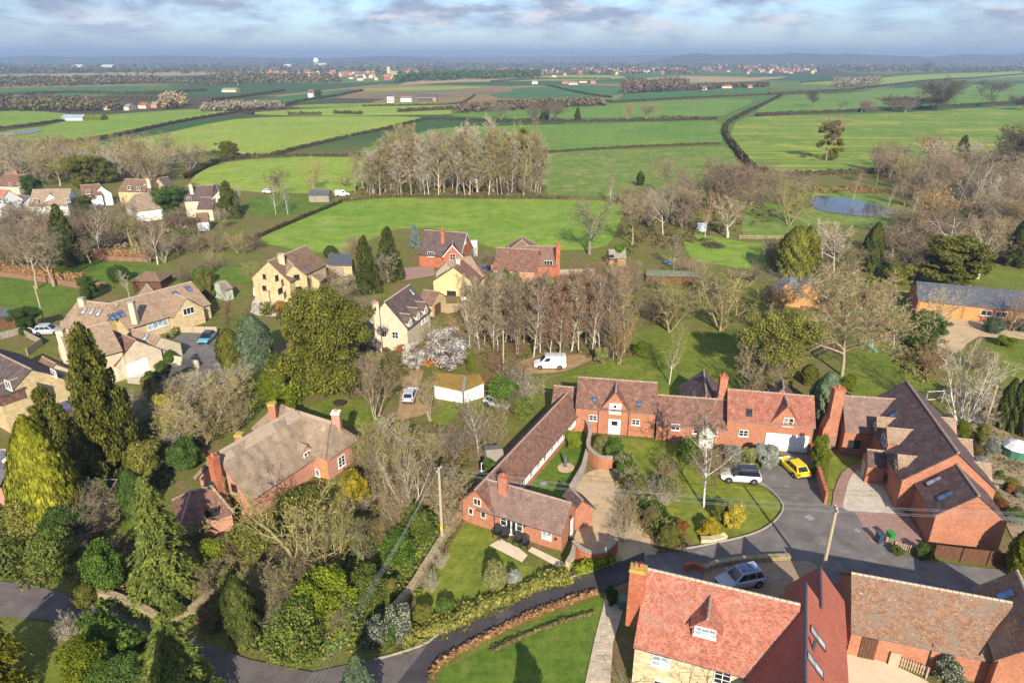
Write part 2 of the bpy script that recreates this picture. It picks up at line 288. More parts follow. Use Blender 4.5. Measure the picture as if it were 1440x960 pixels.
def terrainm():
    m, N, L = nodes('terrain'); o = N('ShaderNodeOutputMaterial'); p = N('ShaderNodeBsdfPrincipled'); L(p.outputs[0], o.inputs[0]); p.inputs['Roughness'].default_value = .95; p.inputs['Specular IOR Level'].default_value = .1
    t = N('ShaderNodeTexCoord'); v = t.outputs['Object']
    # near: leaf litter, ivy and rough grass;  far: patchwork of fields too far away to tell apart
    r = ramp(N, [(.28, (.14, .095, .05)), (.42, (.19, .14, .07)), (.49, (.125, .135, .032)), (.70, (.18, .19, .045))]); L(noise(N, L, v, .16, 8, .72), r.inputs[0])
    r2 = ramp(N, [(.3, (.5, .5, .5)), (.7, (1.5, 1.45, 1.4))]); L(noise(N, L, v, 3.2, 6, .8), r2.inputs[0]); near = mixc(N, L, 1., r.outputs[0], r2.outputs[0], 'MULTIPLY')
    mp = N('ShaderNodeMapping'); mp.inputs['Scale'].default_value = (.0032, .0022, 1); mp.inputs['Rotation'].default_value = (0, 0, .25); L(v, mp.inputs[0])
    vo = N('ShaderNodeTexVoronoi', feature='F1', distance='CHEBYCHEV'); vo.inputs['Scale'].default_value = 1; L(mp.outputs[0], vo.inputs['Vector'])
    sp = N('ShaderNodeSeparateColor'); L(vo.outputs['Color'], sp.inputs[0])
    fr = ramp(N, [(.0, (.05, .10, .03)), (.3, (.09, .15, .03)), (.45, (.075, .07, .035)), (.62, (.12, .17, .04)), (.8, (.24, .17, .08)), (.92, (.06, .09, .04))]); fr.color_ramp.interpolation = 'CONSTANT'; L(sp.outputs[0], fr.inputs[0])
    ln = N('ShaderNodeVectorMath', operation='LENGTH'); L(v, ln.inputs[0]); mr = N('ShaderNodeMapRange'); mr.inputs[1].default_value = 330; mr.inputs[2].default_value = 430; L(ln.outputs['Value'], mr.inputs[0])
    L(mixc(N, L, mr.outputs[0], near, fr.outputs[0]), p.inputs['Base Color'])
    bp = N('ShaderNodeBump', i0=.6); bp.inputs['Distance'].default_value = .15; L(noise(N, L, v, 2.5, 5, .8), bp.inputs['Height']); L(bp.outputs[0], p.inputs['Normal'])
terrainm()
# plants
leafm('leaf_laurel', [(0, (0.047, 0.101, 0.016)), (.5, (0.095, 0.176, 0.027)), (1, (0.189, 0.257, 0.054))])
leafm('leaf_bright', [(0, (.10, .15, .012)), (.5, (.17, .22, .02)), (1, (.26, .28, .035))])
leafm('leaf_olive', [(0, (0.103, 0.117, 0.025)), (.5, (0.190, 0.193, 0.044)), (1, (0.292, 0.275, 0.074))])
leafm('leaf_dark', [(0, (0.036, 0.073, 0.019)), (.5, (0.073, 0.130, 0.032)), (1, (0.138, 0.194, 0.049))])
leafm('leaf_gold', [(0, (.22, .18, .015)), (.5, (.34, .27, .02)), (1, (.46, .38, .05))])
leafm('leaf_forsythia', [(0, (.30, .25, .03)), (.5, (.48, .40, .05)), (1, (.58, .50, .10))])
leafm('leaf_grey', [(0, (.20, .23, .19)), (.5, (.32, .35, .30)), (1, (.44, .46, .40))])
leafm('leaf_variegated', [(0, (.16, .18, .06)), (.5, (.27, .28, .10)), (1, (.38, .36, .17))])
leafm('leaf_beech', [(0, (.20, .11, .05)), (.5, (.33, .19, .09)), (1, (.44, .28, .14))])
leafm('leaf_russet', [(0, (.18, .07, .025)), (.5, (.28, .12, .045)), (1, (.38, .17, .06))])
leafm('leaf_bramble', [(0, (0.121, 0.088, 0.047)), (.45, (0.203, 0.149, 0.074)), (.6, (0.135, 0.155, 0.041)), (1, (0.270, 0.216, 0.108))])
leafm('leaf_ivy', [(0, (0.060, 0.105, 0.018)), (.4, (0.120, 0.179, 0.030)), (.7, (0.179, 0.224, 0.045)), (1, (0.254, 0.209, 0.090))])
leafm('leaf_spruce', [(0, (0.080, 0.119, 0.030)), (.5, (0.160, 0.203, 0.045)), (1, (0.286, 0.304, 0.068))])
leafm('leaf_golden_cypress', [(0, (0.099, 0.117, 0.013)), (.5, (0.188, 0.192, 0.018)), (1, (0.296, 0.288, 0.031))])
leafm('leaf_yew', [(0, (0.036, 0.055, 0.017)), (.5, (0.078, 0.098, 0.026)), (1, (0.143, 0.156, 0.039))])
leafm('leaf_cypress', [(0, (0.078, 0.094, 0.019)), (.5, (0.149, 0.156, 0.028)), (1, (0.234, 0.227, 0.047))])
leafm('leaf_blue', [(0, (.10, .15, .14)), (.5, (.17, .23, .22)), (1, (.26, .33, .31))])
leafm('leaf_bluegreen', [(0, (0.076, 0.120, 0.065)), (.5, (0.127, 0.180, 0.108)), (1, (0.204, 0.252, 0.151))])
leafm('leaf_mistletoe', [(0, (.12, .11, .015)), (.5, (.20, .17, .02)), (1, (.28, .23, .03))])
leafm('blossom', [(0, (.20, .17, .145)), (.3, (.36, .33, .31)), (.6, (.54, .52, .50)), (1, (.70, .68, .66))], trans=.15)
leafm('flower_white', [(0, (.04, .07, .02)), (.55, (.07, .10, .03)), (.62, (.36, .36, .30)), (1, (.55, .55, .48))], trans=.15)
for nm, a, b in (('grey', (.15, .128, .088), (.255, .22, .155)), ('tan', (.225, .18, .10), (.345, .28, .165)), ('olive', (.22, .195, .068), (.35, .31, .12)), ('pink', (.185, .138, .095), (.28, .21, .145)), ('red', (.185, .105, .066), (.28, .165, .10)), ('dark', (.09, .07, .046), (.165, .125, .085)), ('pale', (.32, .285, .21), (.45, .40, .30)), ('orange', (.27, .165, .06), (.36, .225, .09))):
    leafm('twig_'+nm, [(0, a), (.5, tuple((x+y)/2 for x, y in zip(a, b))), (1, b)], trans=.0, vary=.18)
surf('bark_grey', [(.3, (.15, .12, .09)), (.7, (.27, .22, .17))], s=4, bump=.6, bs=10)
surf('bark_tan', [(.3, (.26, .20, .13)), (.7, (.40, .32, .22))], s=4, bump=.6, bs=10)
surf('bark_olive', [(.3, (.22, .18, .08)), (.7, (.36, .30, .15))], s=4, bump=.6, bs=10)
surf('bark_pale', [(.3, (.42, .37, .30)), (.7, (.58, .53, .45))], s=4, bump=.5, bs=10)
surf('bark_birch', [(.38, (.30, .26, .22)), (.5, (.66, .62, .56)), (.8, (.78, .75, .70))], s=2.5, stretch=(1, 1, 2.5), bump=.2)
surf('bark_dark', [(.3, (.06, .045, .03)), (.7, (.13, .095, .065))], s=4, bump=.6, bs=10)
# fittings
plain('white_paint', (.78, .78, .75), .45); plain('cream_paint', (.68, .66, .58), .5); plain('black_plastic', (.018, .018, .02), .45); plain('dark_frame', (.05, .035, .025), .5)
plain('grey_paint', (.22, .23, .25), .5); plain('sage_paint', (.42, .48, .42), .5); plain('green_plastic', (.03, .22, .05), .4); plain('blue_plastic', (.04, .06, .11), .4)
plain('steel', (.45, .45, .46), .35, metal=.8); plain('rubber', (.02, .02, .021), .8, .2); plain('wire', (.25, .25, .27), .5); plain('wire_dark', (.05, .05, .05), .5)
plain('tarp_white', (.62, .64, .66), .5); plain('tarp_green', (.05, .17, .11), .5); plain('red_plastic', (.55, .04, .04), .4); plain('blue_tarp', (.06, .22, .50), .45); plain('teal_plastic', (.02, .30, .28), .4); plain('pink_plastic', (.70, .12, .22), .4)
for nm, c in (('white', (.75, .75, .74)), ('yellow', (.72, .52, .0)), ('silver', (.42, .44, .48)), ('lilac', (.36, .38, .46)), ('skyblue', (.10, .36, .46)), ('blue', (.02, .22, .55)), ('purple', (.07, .05, .16)), ('black', (.012, .014, .03))):
    plain('car_'+nm, c, .22, .6, coat=.6)
def glassm(name, c, rough=.06):
    m, N, L = nodes(name); o = N('ShaderNodeOutputMaterial'); b = N('ShaderNodeBsdfPrincipled'); L(b.outputs[0], o.inputs[0]); b.inputs['Roughness'].default_value = rough; b.inputs['Specular IOR Level'].default_value = .9
    t = N('ShaderNodeTexCoord'); r = ramp(N, [(.35, tuple(x*.5 for x in c)), (.65, tuple(x*1.5 for x in c))]); L(noise(N, L, t.outputs['Object'], 1.3, 2), r.inputs[0]); L(r.outputs[0], b.inputs['Base Color'])
glassm('glass_dark', (.02, .024, .03)); glassm('glass_sky', (.07, .13, .24), .03); glassm('glass_pale', (.30, .36, .40), .1); glassm('glass_car', (.012, .016, .022), .03)
plain('lamp_clear', (.75, .75, .72), .2); plain('lamp_red', (.45, .02, .02), .25)
def waterm():
    m, N, L = nodes('water'); o = N('ShaderNodeOutputMaterial'); b = N('ShaderNodeBsdfPrincipled'); L(b.outputs[0], o.inputs[0]); b.inputs['Roughness'].default_value = .04; b.inputs['Base Color'].default_value = (.03, .032, .026, 1); b.inputs['Specular IOR Level'].default_value = 1.
    b.inputs['IOR'].default_value = 1.6
    t = N('ShaderNodeTexCoord'); bp = N('ShaderNodeBump', i0=.08); bp.inputs['Distance'].default_value = .05; L(noise(N, L, t.outputs['Object'], 1.2, 4), bp.inputs['Height']); L(bp.outputs[0], b.inputs['Normal'])
waterm()

# ---------------------------------------------------------------- the ground
rng = np.random.default_rng(11); R = random.Random(5)
gx = sorted(set([s*v for v in (0, 20, 40, 60, 80, 100, 130, 170, 220, 300, 450, 700, 1100, 1800, 3000, 5000, 9000, 16000) for s in (-1, 1)]))
gy = [-400, -100, -40, 0, 20, 40, 50, 60, 70, 80, 90, 100, 120, 140, 170, 210, 270, 350, 450, 600, 800, 1100, 1500, 2200, 3200, 5000, 8000, 16000]
V = [(x, y, 0) for y in gy for x in gx]; w = len(gx)
Q = [(j*w+i, j*w+i+1, (j+1)*w+i+1, (j+1)*w+i) for j in range(len(gy)-1) for i in range(w-1)]
tag(obj('terrain', np_mesh('terrain', V, Q, mat=MAT['terrain'])), 'rough ground of leaf litter and grass running out to far fields', kind='structure')
def crom(pts, n=4, closed=True):
    pts = [Vector(p) for p in pts]; out = []; m = len(pts)
    for i in range(m if closed else m-1):
        g = (lambda k: pts[k % m]) if closed else (lambda k: pts[min(max(k, 0), m-1)])
        p0, p1, p2, p3 = g(i-1), g(i), g(i+1), g(i+2)
        for k in range(n):
            t = k/n; out.append(.5*((2*p1)+(p2-p0)*t+(2*p0-5*p1+4*p2-p3)*t*t+(3*p1-p0-3*p2+p3)*t**3))
    if not closed: out.append(pts[-1])
    return out
def sheet(name, px, mat, z, smooth=3, label=None, kind='structure', world=False):
    pts = [Vector(p) for p in px] if world else [P(x, y) for x, y in px]
    if smooth > 1: pts = crom(pts, smooth)
    if name not in ('field', 'lawn', 'garden_ground', 'pond', 'flood_water'): z += .11      # hard surfaces lie above every grass sheet
    for p in pts: p.z = z
    tr = geometry.tessellate_polygon([pts])
    fix = []
    for t in tr:
        a, b, c = (pts[i] for i in t)
        fix.append(t if (b-a).cross(c-a).z > 0 else t[::-1])
    me = np_mesh(name, [tuple(p) for p in pts], tris=fix, mat=MAT[mat] if isinstance(mat, str) else mat)
    o = obj(name, me); return tag(o, label, kind=kind)
def strip(name, px, width, mat, z0, h, label=None, kind='structure', parent=None, smooth=4, cat=None, world=False):
    """solid ribbon (kerb, wall coping, path) along a line"""
    pts = [Vector(p) for p in px] if world else [P(x, y) for x, y in px]
    if smooth > 1: pts = crom(pts, smooth, False)
    mb = MB(); L_ = []; u = 0
    for i, p in enumerate(pts):
        d = (pts[min(i+1, len(pts)-1)]-pts[max(i-1, 0)]); d.z = 0; d.normalize(); n = Vector((-d.y, d.x, 0))*width/2
        if i: u += (p-pts[i-1]).length
        L_.append((p+n, p-n, u))
    for (a, b, u0), (c, d, u1) in zip(L_, L_[1:]):
        lo = Vector((0, 0, z0)); hi = Vector((0, 0, z0+h))
        mb.face([b+hi, d+hi, c+hi, a+hi], [(u0, 0), (u1, 0), (u1, width), (u0, width)]); mb.face([a+lo, a+hi, c+hi, c+lo], [(u0, 0), (u0, h), (u1, h), (u1, 0)]); mb.face([b+lo, d+lo, d+hi, b+hi], [(u0, 0), (u1, 0), (u1, h), (u0, h)])
    for a, b, _ in (L_[0], L_[-1]):
        lo = Vector((0, 0, z0)); hi = Vector((0, 0, z0+h)); mb.face([a+lo, b+lo, b+hi, a+hi], [(0, 0), (width, 0), (width, h), (0, h)])
    o = obj(name, mb.mesh(name, MAT[mat]), parent); return tag(o, label, cat, kind=kind) if parent is None else o

# fields (each a sheet a little above the terrain)
F = [('field_bright', [(362,334),(420,308),(478,283),(520,278),(660,280),(800,281),(872,288),(868,320),(852,346),(800,352),(700,352),(640,326),(560,322),(480,354),(410,350)], 'bright green paddock behind the brick houses'),
 ('field_pasture', [(772,274),(1010,272),(1046,268),(1048,250),(1034,222),(1018,206),(900,210),(765,217)], 'mottled pasture right of the bare poplar grove'),
 ('field_lime', [(268,256),(298,234),(360,224),(500,222),(520,264),(420,272),(330,268)], 'lime green field left of the bare poplar grove'),
 ('field_green', [(500,214),(560,196),(600,184),(660,178),(860,174),(1005,170),(1010,186),(1014,200),(900,204),(765,212),(600,216)], 'green field behind the bare poplar grove'),
 ('field_lime', [(196,222),(150,206),(240,186),(330,168),(420,164),(560,164),(592,168),(490,190),(420,206),(380,217),(345,219),(280,214)], 'lime green field rising between two dark hedges'),
 ('field_lime', [(0,218),(20,210),(90,206),(150,206),(190,222),(120,236),(0,236)], 'green strip in front of the far left hedge'),
 ('field_bright', [(0,207),(60,200),(160,188),(240,172),(325,160),(300,153),(200,158),(120,165),(60,178),(0,186)], 'long pale green field beside the far left water'),
 ('field_bright', [(0,180),(40,174),(110,164),(60,157),(0,157)], 'pale green field at the far left edge'),
 ('field_lime', [(345,160),(420,154),(520,150),(600,148),(640,152),(640,160),(580,162),(430,163)], 'yellow green strip below the white farmhouse'),
 ('field_bright', [(420,148),(520,145),(640,146),(640,149),(520,150),(425,152)], 'thin green strip beside the white farmhouse'),
 ('field_green', [(640,164),(720,167),(860,166),(1005,164),(1025,158),(1060,140),(960,141),(860,146),(720,154),(640,158)], 'deep green field beyond the dark spruce clump'),
 ('field_green', [(640,152),(730,150),(860,141),(860,136),(760,140),(650,146)], 'narrow green field beyond the deep green field'),
 ('field_crop', [(1046,244),(1062,240),(1044,214),(1030,194),(1030,182),(1048,166),(1120,163),(1240,160),(1440,148),(1560,140),(1560,196),(1440,206),(1320,226),(1240,240),(1150,246),(1090,248)], 'striped green crop field on the right with yellow streaks'),
 ('field_green', [(1062,158),(1110,135),(1180,132),(1300,122),(1440,118),(1560,116),(1560,132),(1440,140),(1300,150),(1180,155)], 'dark green field above the right hand hedge'),
 ('field_lime', [(1120,118),(1190,113),(1290,106),(1380,103),(1440,100),(1470,106),(1340,112),(1240,119)], 'pale green rising field on the right skyline'),
 ('field_straw', [(880,114),(960,107),(1050,109),(1110,108),(1060,114),(960,117)], 'straw coloured field beyond the square wood'),
 ('field_teal_shade', [(875,141),(960,136),(1060,130),(1085,126),(1010,124),(930,128),(880,134)], 'blue green field below the long white barn'),
 ('field_teal_shade', [(700,128),(790,120),(870,122),(870,134),(780,138),(700,138)], 'blue green field left of the square wood'),
 ('field_plough', [(510,131),(600,127),(720,126),(690,133),(600,138),(500,137)], 'brown ploughed field behind the white farmhouse'),
 ('field_straw', [(0,106),(120,103),(300,100),(440,100),(430,105),(280,106),(120,110),(0,113)], 'straw coloured strip across the far left plain'),
 ('field_teal_shade', [(300,148),(380,138),(470,128),(500,126),(480,136),(410,146)], 'green field tinted dark for cloud shadow below the distant wood on the left'),
 ('field_teal_shade', [(0,130),(90,124),(190,122),(200,128),(100,134),(0,140)], 'green field darkened for cloud shadow on the far left plain'),
 ('field_straw', [(560,120),(640,116),(760,114),(800,110),(700,109),(600,112)], 'dull straw field before the far wood'),
 ('field_lime', [(700,112),(780,106),(860,106),(880,110),(800,114)], 'pale green field before the far town'),
 ('field_lime', [(500,127),(560,123),(680,122),(640,126),(560,128)], 'far pale green strip beside the ploughed field')]
for i, (m, px, lb) in enumerate(F): sheet('field', px, m, .05+.004*i, 2, lb)
# water
sheet('pond', [(1136,280),(1150,276),(1172,278),(1200,281),(1225,287),(1250,293),(1275,297),(1272,303),(1250,303),(1215,305),(1180,301),(1150,296),(1140,290)], 'water', .17, 4, 'blue pond with reeds at its edge right of the paddocks')
sheet('flood_water', [(-30,193),(0,190),(30,185),(58,183),(45,188),(0,192),(-30,197)], 'water', .3, 3, 'sheet of flood water at the far left edge')
# roads
sheet('lane', [(906,777),(906,806),(870,822),(853,831),(832,832),(777,850),(724,873),(658,907),(624,927),(607,944),(600,964),(560,1010),(520,1010),(604,905),(616,893.5),(650,875),(690,856.5),(764,823.5),(827,805),(880,788)], 'asphalt_dark', .024, 1, 'dark tarmac lane curving past the brick cottage')
sheet('village_road', [(-80,800),(0,818),(40,822),(130,846),(215,874),(300,910),(350,928),(440,946),(528,927),(560,918),(605,900),(606,945),(590,1010),(420,1010),(300,958),(200,908),(120,884),(60,872),(0,868),(-80,850)], 'asphalt_lane', .016, 1, 'worn grey lane along the lower left')
sheet('road_junction', [(890,784),(940,778),(990,768),(1040,757),(1072,746),(1092,730),(1100,716),(1096,704),(1080,688),(1068,676),(1060,664),(1080,656),(1075,642),(1080,636),(1138,640),(1148,668),(1156,692),(1166,712),(1190,714),(1240,738),(1250,766),(1262,780),(1310,790),(1380,799),(1500,812),(1560,870),(1330,840),(1180,836),(1060,842),(960,832),(890,820)], 'asphalt_grey', .020, 1, 'grey tarmac junction and drive below the garage')
for px, lb in (([(526,929),(560,920),(590,910),(604,903),(616,894),(650,876),(690,858),(764,825),(827,806),(868,792)], 'pale kerb along the verge below the front lawn'),
               ([(962,773),(990,768),(1040,757),(1072,746),(1092,731),(1101,716),(1096,703),(1080,687),(1066,678)], 'curved kerb round the birch lawn')):
    strip('kerb', px, .14, 'kerb_stone', 0, .23, lb)
# drives, paths, yards
sheet('gravel_drive', [(822,668),(838,661),(856,661),(868,670),(870,686),(882,706),(900,738),(926,775),(900,784),(872,791),(850,782),(826,776),(806,768),(812,742),(816,716),(806,700),(812,684)], 'gravel_gold', .016, 3, 'golden gravel drive beside the brick cottage')
sheet('brick_drive', [(1170,712),(1178,676),(1190,660),(1210,652),(1240,650),(1252,668),(1262,706),(1280,730),(1300,770),(1262,768),(1226,764),(1212,738),(1196,716)], 'paving_brick', .028, 2, 'brown block paving round the pale drive')
sheet('pale_drive', [(1186,716),(1190,690),(1196,672),(1208,661),(1226,660),(1242,672),(1256,700),(1270,722),(1240,722),(1210,720)], 'gravel_pale', .032, 3, 'pale resin drive by the dark roofed brick house')
sheet('gravel_yard', [(990,806),(1020,798),(1070,792),(1120,790),(1150,797),(1150,850),(1080,850),(1000,840)], 'gravel_brown', .028, 2, 'brown gravel yard where the silver car stands')
sheet('patio', [(688,768),(704,759),(730,772),(742,782),(734,792)], 'paving_cream', .06, 1, 'cream paved patio under the garden chairs')
sheet('patio', [(742,776),(748,770),(802,796),(798,806)], 'paving_cream', .05, 1, 'cream paved strip along the cottage wall')
sheet('gravel_circle', [(784,657),(790,652),(800,652),(807,656),(806,662),(797,666),(787,664)], 'gravel_gold', .02, 4, 'round gravel bed under the slate sculpture')
sheet('track', [(556,590),(566,540),(580,520),(596,524),(586,548),(592,568),(606,575),(590,586),(560,592),(540,600),(528,596)], 'earth_track', .02, 3, 'earth drive where the small silver car stands')
sheet('track', [(726,512),(760,500),(800,500),(830,494),(848,500),(820,512),(796,522),(760,526),(730,524)], 'earth_track', .014, 3, 'muddy track under the white van with ladders')
sheet('parking_court', [(238,482),(256,470),(306,470),(310,494),(300,512),(262,508)], 'asphalt_grey', .026, 1, 'tarmac court where the turquoise car stands')
sheet('house_drive', [(176,520),(196,500),(226,498),(276,512),(236,530),(220,544),(180,540)], 'gravel_pale', .026, 1, 'pale paved drive before the white garage door')
sheet('bungalow_lane', [(308,500),(318,540),(292,530),(250,548),(210,562),(204,556),(248,534),(276,512),(300,508)], 'asphalt_lane', .03, 1, 'narrow tarmac lane dropping past the bungalows')
sheet('gravel_forecourt', [(352,440),(362,414),(376,410),(408,424),(436,418),(440,432),(420,440),(384,446)], 'gravel_pale', .02, 2, 'gravel forecourt where the white van stands')
sheet('garden_drive', [(560,378),(610,374),(612,388),(566,396)], 'paving_brick', .02, 1, 'pinkish drive between the conifers and the bungalow')
sheet('garden_drive', [(604,430),(656,428),(640,440),(620,440)], 'gravel_gold', .02, 2, 'small drive before the yellow bungalow')
sheet('barn_yard', [(1310,456),(1340,448),(1440,462),(1440,478),(1376,474),(1350,494),(1320,504),(1312,484)], 'gravel_gold', .02, 2, 'pale gravel yard before the timber stable range')
sheet('dirt_drive', [(270,776),(310,790),(352,806),(332,826),(300,856),(290,850),(306,816),(276,796)], 'asphalt_lane', .018, 2, 'worn drive below the tiled annexe')
sheet('path', [(598,880),(560,862),(556,850),(580,826),(606,790),(634,752),(646,730),(652,736),(630,772),(600,812),(580,848)], 'bark_mulch', .012, 2, 'strip of dead leaves beside the dry stone wall')
# lawns
for li, (m, px, lb) in enumerate((('lawn', [(648,735),(694,748),(700,762),(736,794),(796,802),(780,808),(740,828),(700,838),(660,852),(630,864),(604,868),(588,862),(584,848),(600,818),(622,780)], 'sunlit front lawn of the brick cottage'),
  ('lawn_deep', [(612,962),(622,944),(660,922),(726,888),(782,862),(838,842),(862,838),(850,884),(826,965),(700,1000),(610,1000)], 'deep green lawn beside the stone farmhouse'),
  ('lawn', [(866,618),(926,620),(960,626),(996,650),(1016,672),(1042,684),(1070,685),(1092,702),(1100,718),(1086,738),(1050,752),(985,766),(960,742),(920,700),(880,664),(860,642)], 'sunlit lawn round the white birch'),
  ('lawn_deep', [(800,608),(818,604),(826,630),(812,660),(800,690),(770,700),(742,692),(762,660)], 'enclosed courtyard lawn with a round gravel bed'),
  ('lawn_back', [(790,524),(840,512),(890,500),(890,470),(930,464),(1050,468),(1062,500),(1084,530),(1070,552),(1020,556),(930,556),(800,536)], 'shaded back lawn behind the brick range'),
  ('lawn_back', [(1150,566),(1176,520),(1206,490),(1260,486),(1300,500),(1312,540),(1290,560),(1230,566)], 'mown lawn under the great spreading tree'),
  ('lawn_back', [(1388,476),(1440,470),(1480,476),(1480,540),(1430,534),(1404,512)], 'lawn at the right edge by the stable yard'),
  ('lawn_back', [(1236,374),(1300,378),(1370,374),(1440,384),(1440,400),(1360,396),(1260,392)], 'strip of lawn behind the dark roofed stable range'),
  ('lawn', [(1164,664),(1172,640),(1200,644),(1222,648),(1196,656),(1180,672),(1172,712),(1164,706)], 'small lawn beside the pale drive'),
  ('field_bright', [(964,330),(1000,332),(1056,342),(1096,340),(1086,372),(1050,378),(1010,372),(972,364)], 'bright paddock with a dark brush heap'),
  ('field_pasture', [(1048,300),(1066,262),(1100,256),(1150,262),(1200,266),(1270,290),(1280,310),(1240,322),(1180,316),(1130,318),(1096,336),(1046,332)], 'grassy bank round the pond'),
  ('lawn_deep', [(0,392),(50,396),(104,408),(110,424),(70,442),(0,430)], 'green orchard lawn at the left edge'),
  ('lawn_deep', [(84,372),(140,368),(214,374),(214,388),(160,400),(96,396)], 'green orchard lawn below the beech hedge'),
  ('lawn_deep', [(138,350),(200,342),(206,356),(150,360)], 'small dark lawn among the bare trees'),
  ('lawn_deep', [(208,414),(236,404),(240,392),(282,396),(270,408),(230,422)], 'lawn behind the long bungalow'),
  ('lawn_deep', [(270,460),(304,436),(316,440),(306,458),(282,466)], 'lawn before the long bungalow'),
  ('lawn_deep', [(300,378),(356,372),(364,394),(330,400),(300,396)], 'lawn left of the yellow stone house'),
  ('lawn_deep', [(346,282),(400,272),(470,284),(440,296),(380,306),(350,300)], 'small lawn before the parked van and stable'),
  ('lawn_back', [(556,640),(590,612),(606,590),(640,566),(652,574),(630,600),(596,640)], 'grass strip by the mossy roofed outbuilding'),
  ('lawn_back', [(430,580),(470,560),(520,572),(536,596),(500,600),(460,596)], 'garden lawn behind the thatched cottage'),
  ('lawn_back', [(140,764),(150,730),(180,708),(200,720),(190,760),(120,790),(96,780)], 'shaded grass slope left of the tall spruce'),
  ('lawn', [(20,970),(60,930),(110,900),(160,900),(150,930),(110,970)], 'grass verge at the lower left'),
  ('verge_grass', [(528,930),(560,900),(600,882),(640,864),(700,840),(780,808),(830,788),(868,778),(872,790),(827,805),(764,823),(690,856),(616,893),(604,903),(560,918)], 'green bank between the front lawn and the dark lane'),
  ('rough_grass', [(866,664),(896,690),(930,740),(965,770),(926,775),(898,736),(880,704),(868,684)], 'dry grass strip beside the gravel drive'),
  ('rough_grass', [(560,700),(600,660),(640,690),(646,728),(610,780),(570,830),(540,800)], 'rough undergrowth by the pole'),
  ('verge_grass', [(240,470),(300,420),(330,440),(340,470),(310,500)], 'garden ground by the turquoise car'),
  ('gravel_brown', [(1330,590),(1400,600),(1440,640),(1440,760),(1420,750),(1400,700),(1350,620)], 'dry gravel garden right of the dark roofed house'),
  ('paving_cream', [(1192,920),(1300,956),(1330,1000),(1190,1000)], 'sandy yard behind the picket fence'))):
    sheet('lawn' if 'lawn' in m or 'field' in m else 'garden_ground', px, m, .006+.003*li, 3, lb)
# broken paving beside the stone farmhouse: every slab a piece of its own
pv = sheet('paved_path', [(852,838),(876,858),(862,905),(858,965),(822,965),(836,900)], 'paving_stone', .012, 1, 'stone paved path along the left wall of the farmhouse')
slab_me = []
for k in range(5):
    mb = MB(); w_, d_ = [(.8, .55), (.6, .6), (1., .6), (.55, .5), (.75, .8)][k]; mb.box((-w_/2, -d_/2, 0), (w_/2, d_/2, .05)); slab_me.append((mb.mesh('paving_slab', MAT['paving_stone']), w_, d_))
def in_poly(p, poly):
    c = False; n = len(poly)
    for i in range(n):
        a, b = poly[i], poly[i-1]
        if (a[1] > p[1]) != (b[1] > p[1]) and p[0] < (b[0]-a[0])*(p[1]-a[1])/(b[1]-a[1])+a[0]: c = not c
    return c
pp = [P(x, y)[:2] for x, y in ((852,838),(876,858),(862,905),(858,965),(822,965),(836,900))]
y_ = min(p[1] for p in pp)-.5
while y_ < max(p[1] for p in pp):
    d_ = R.choice((.55, .6, .8)); x_ = min(p[0] for p in pp)-R.random()
    while x_ < max(p[0] for p in pp):
        me, w0, d0 = R.choice(slab_me)
        if all(in_poly((x_+w0*u_, y_+d_*v_), pp) for u_ in (0, 1) for v_ in (0, 1)):
            o = obj('paving_slab', me, pv, loc=(x_+w0/2, y_+d_/2, .124)); o.scale = (1, (d_-.03)/d0, 1)
        x_ += w0+.03
    y_ += d_
# hills on the skyline
def ridge(y0, x0, x1, base, amp, seed, mat, label):
    r = np.random.default_rng(seed); n = 90; xs = np.linspace(x0, x1, n); ph = r.uniform(0, 6.28, 6)
    h = base+amp*sum(np.sin(xs/(x1-x0)*2*np.pi*f+p)/f**.7 for f, p in zip((1.3, 2.7, 4.1, 7.3, 13., 23.), ph))/2.2
    e = np.clip(np.minimum(xs-x0, x1-xs)/((x1-x0)*.12), 0, 1); h = np.clip(h, 0, None)*e*e*(3-2*e)
    V = []; prof = [(-900, 0), (-500, .55), (-150, .93), (0, 1), (300, .8), (1100, 0)]
    for dy, k in prof: V += [(x, y0+dy, hh*k-1) for x, hh in zip(xs, h)]
    Q = [(j*n+i, j*n+i+1, (j+1)*n+i+1, (j+1)*n+i) for j in range(len(prof)-1) for i in range(n-1)]
    tag(obj('hills', np_mesh('hills', V, Q, mat=MAT[mat], smooth=True)), label, kind='structure')
surf('wooded_hill', [(.3, (.035, .045, .025)), (.5, (.07, .075, .04)), (.7, (.13, .12, .06))], s=.012, det=8)
surf('field_hill', [(.3, (.06, .09, .03)), (.5, (.12, .12, .05)), (.7, (.18, .15, .08))], s=.006, det=8)
ridge(7800, -9000, 9500, 46, 26, 3, 'field_hill', 'low line of farmland hills along the whole skyline')
ridge(5200, 900, 3600, 62, 20, 8, 'wooded_hill', 'dark wooded ridge on the skyline right of centre')
ridge(6200, 3300, 8200, 74, 22, 9, 'wooded_hill', 'dark wooded ridge at the far right of the skyline')
ridge(6500, -4800, -400, 50, 18, 12, 'wooded_hill', 'long low wooded ridge on the left skyline')

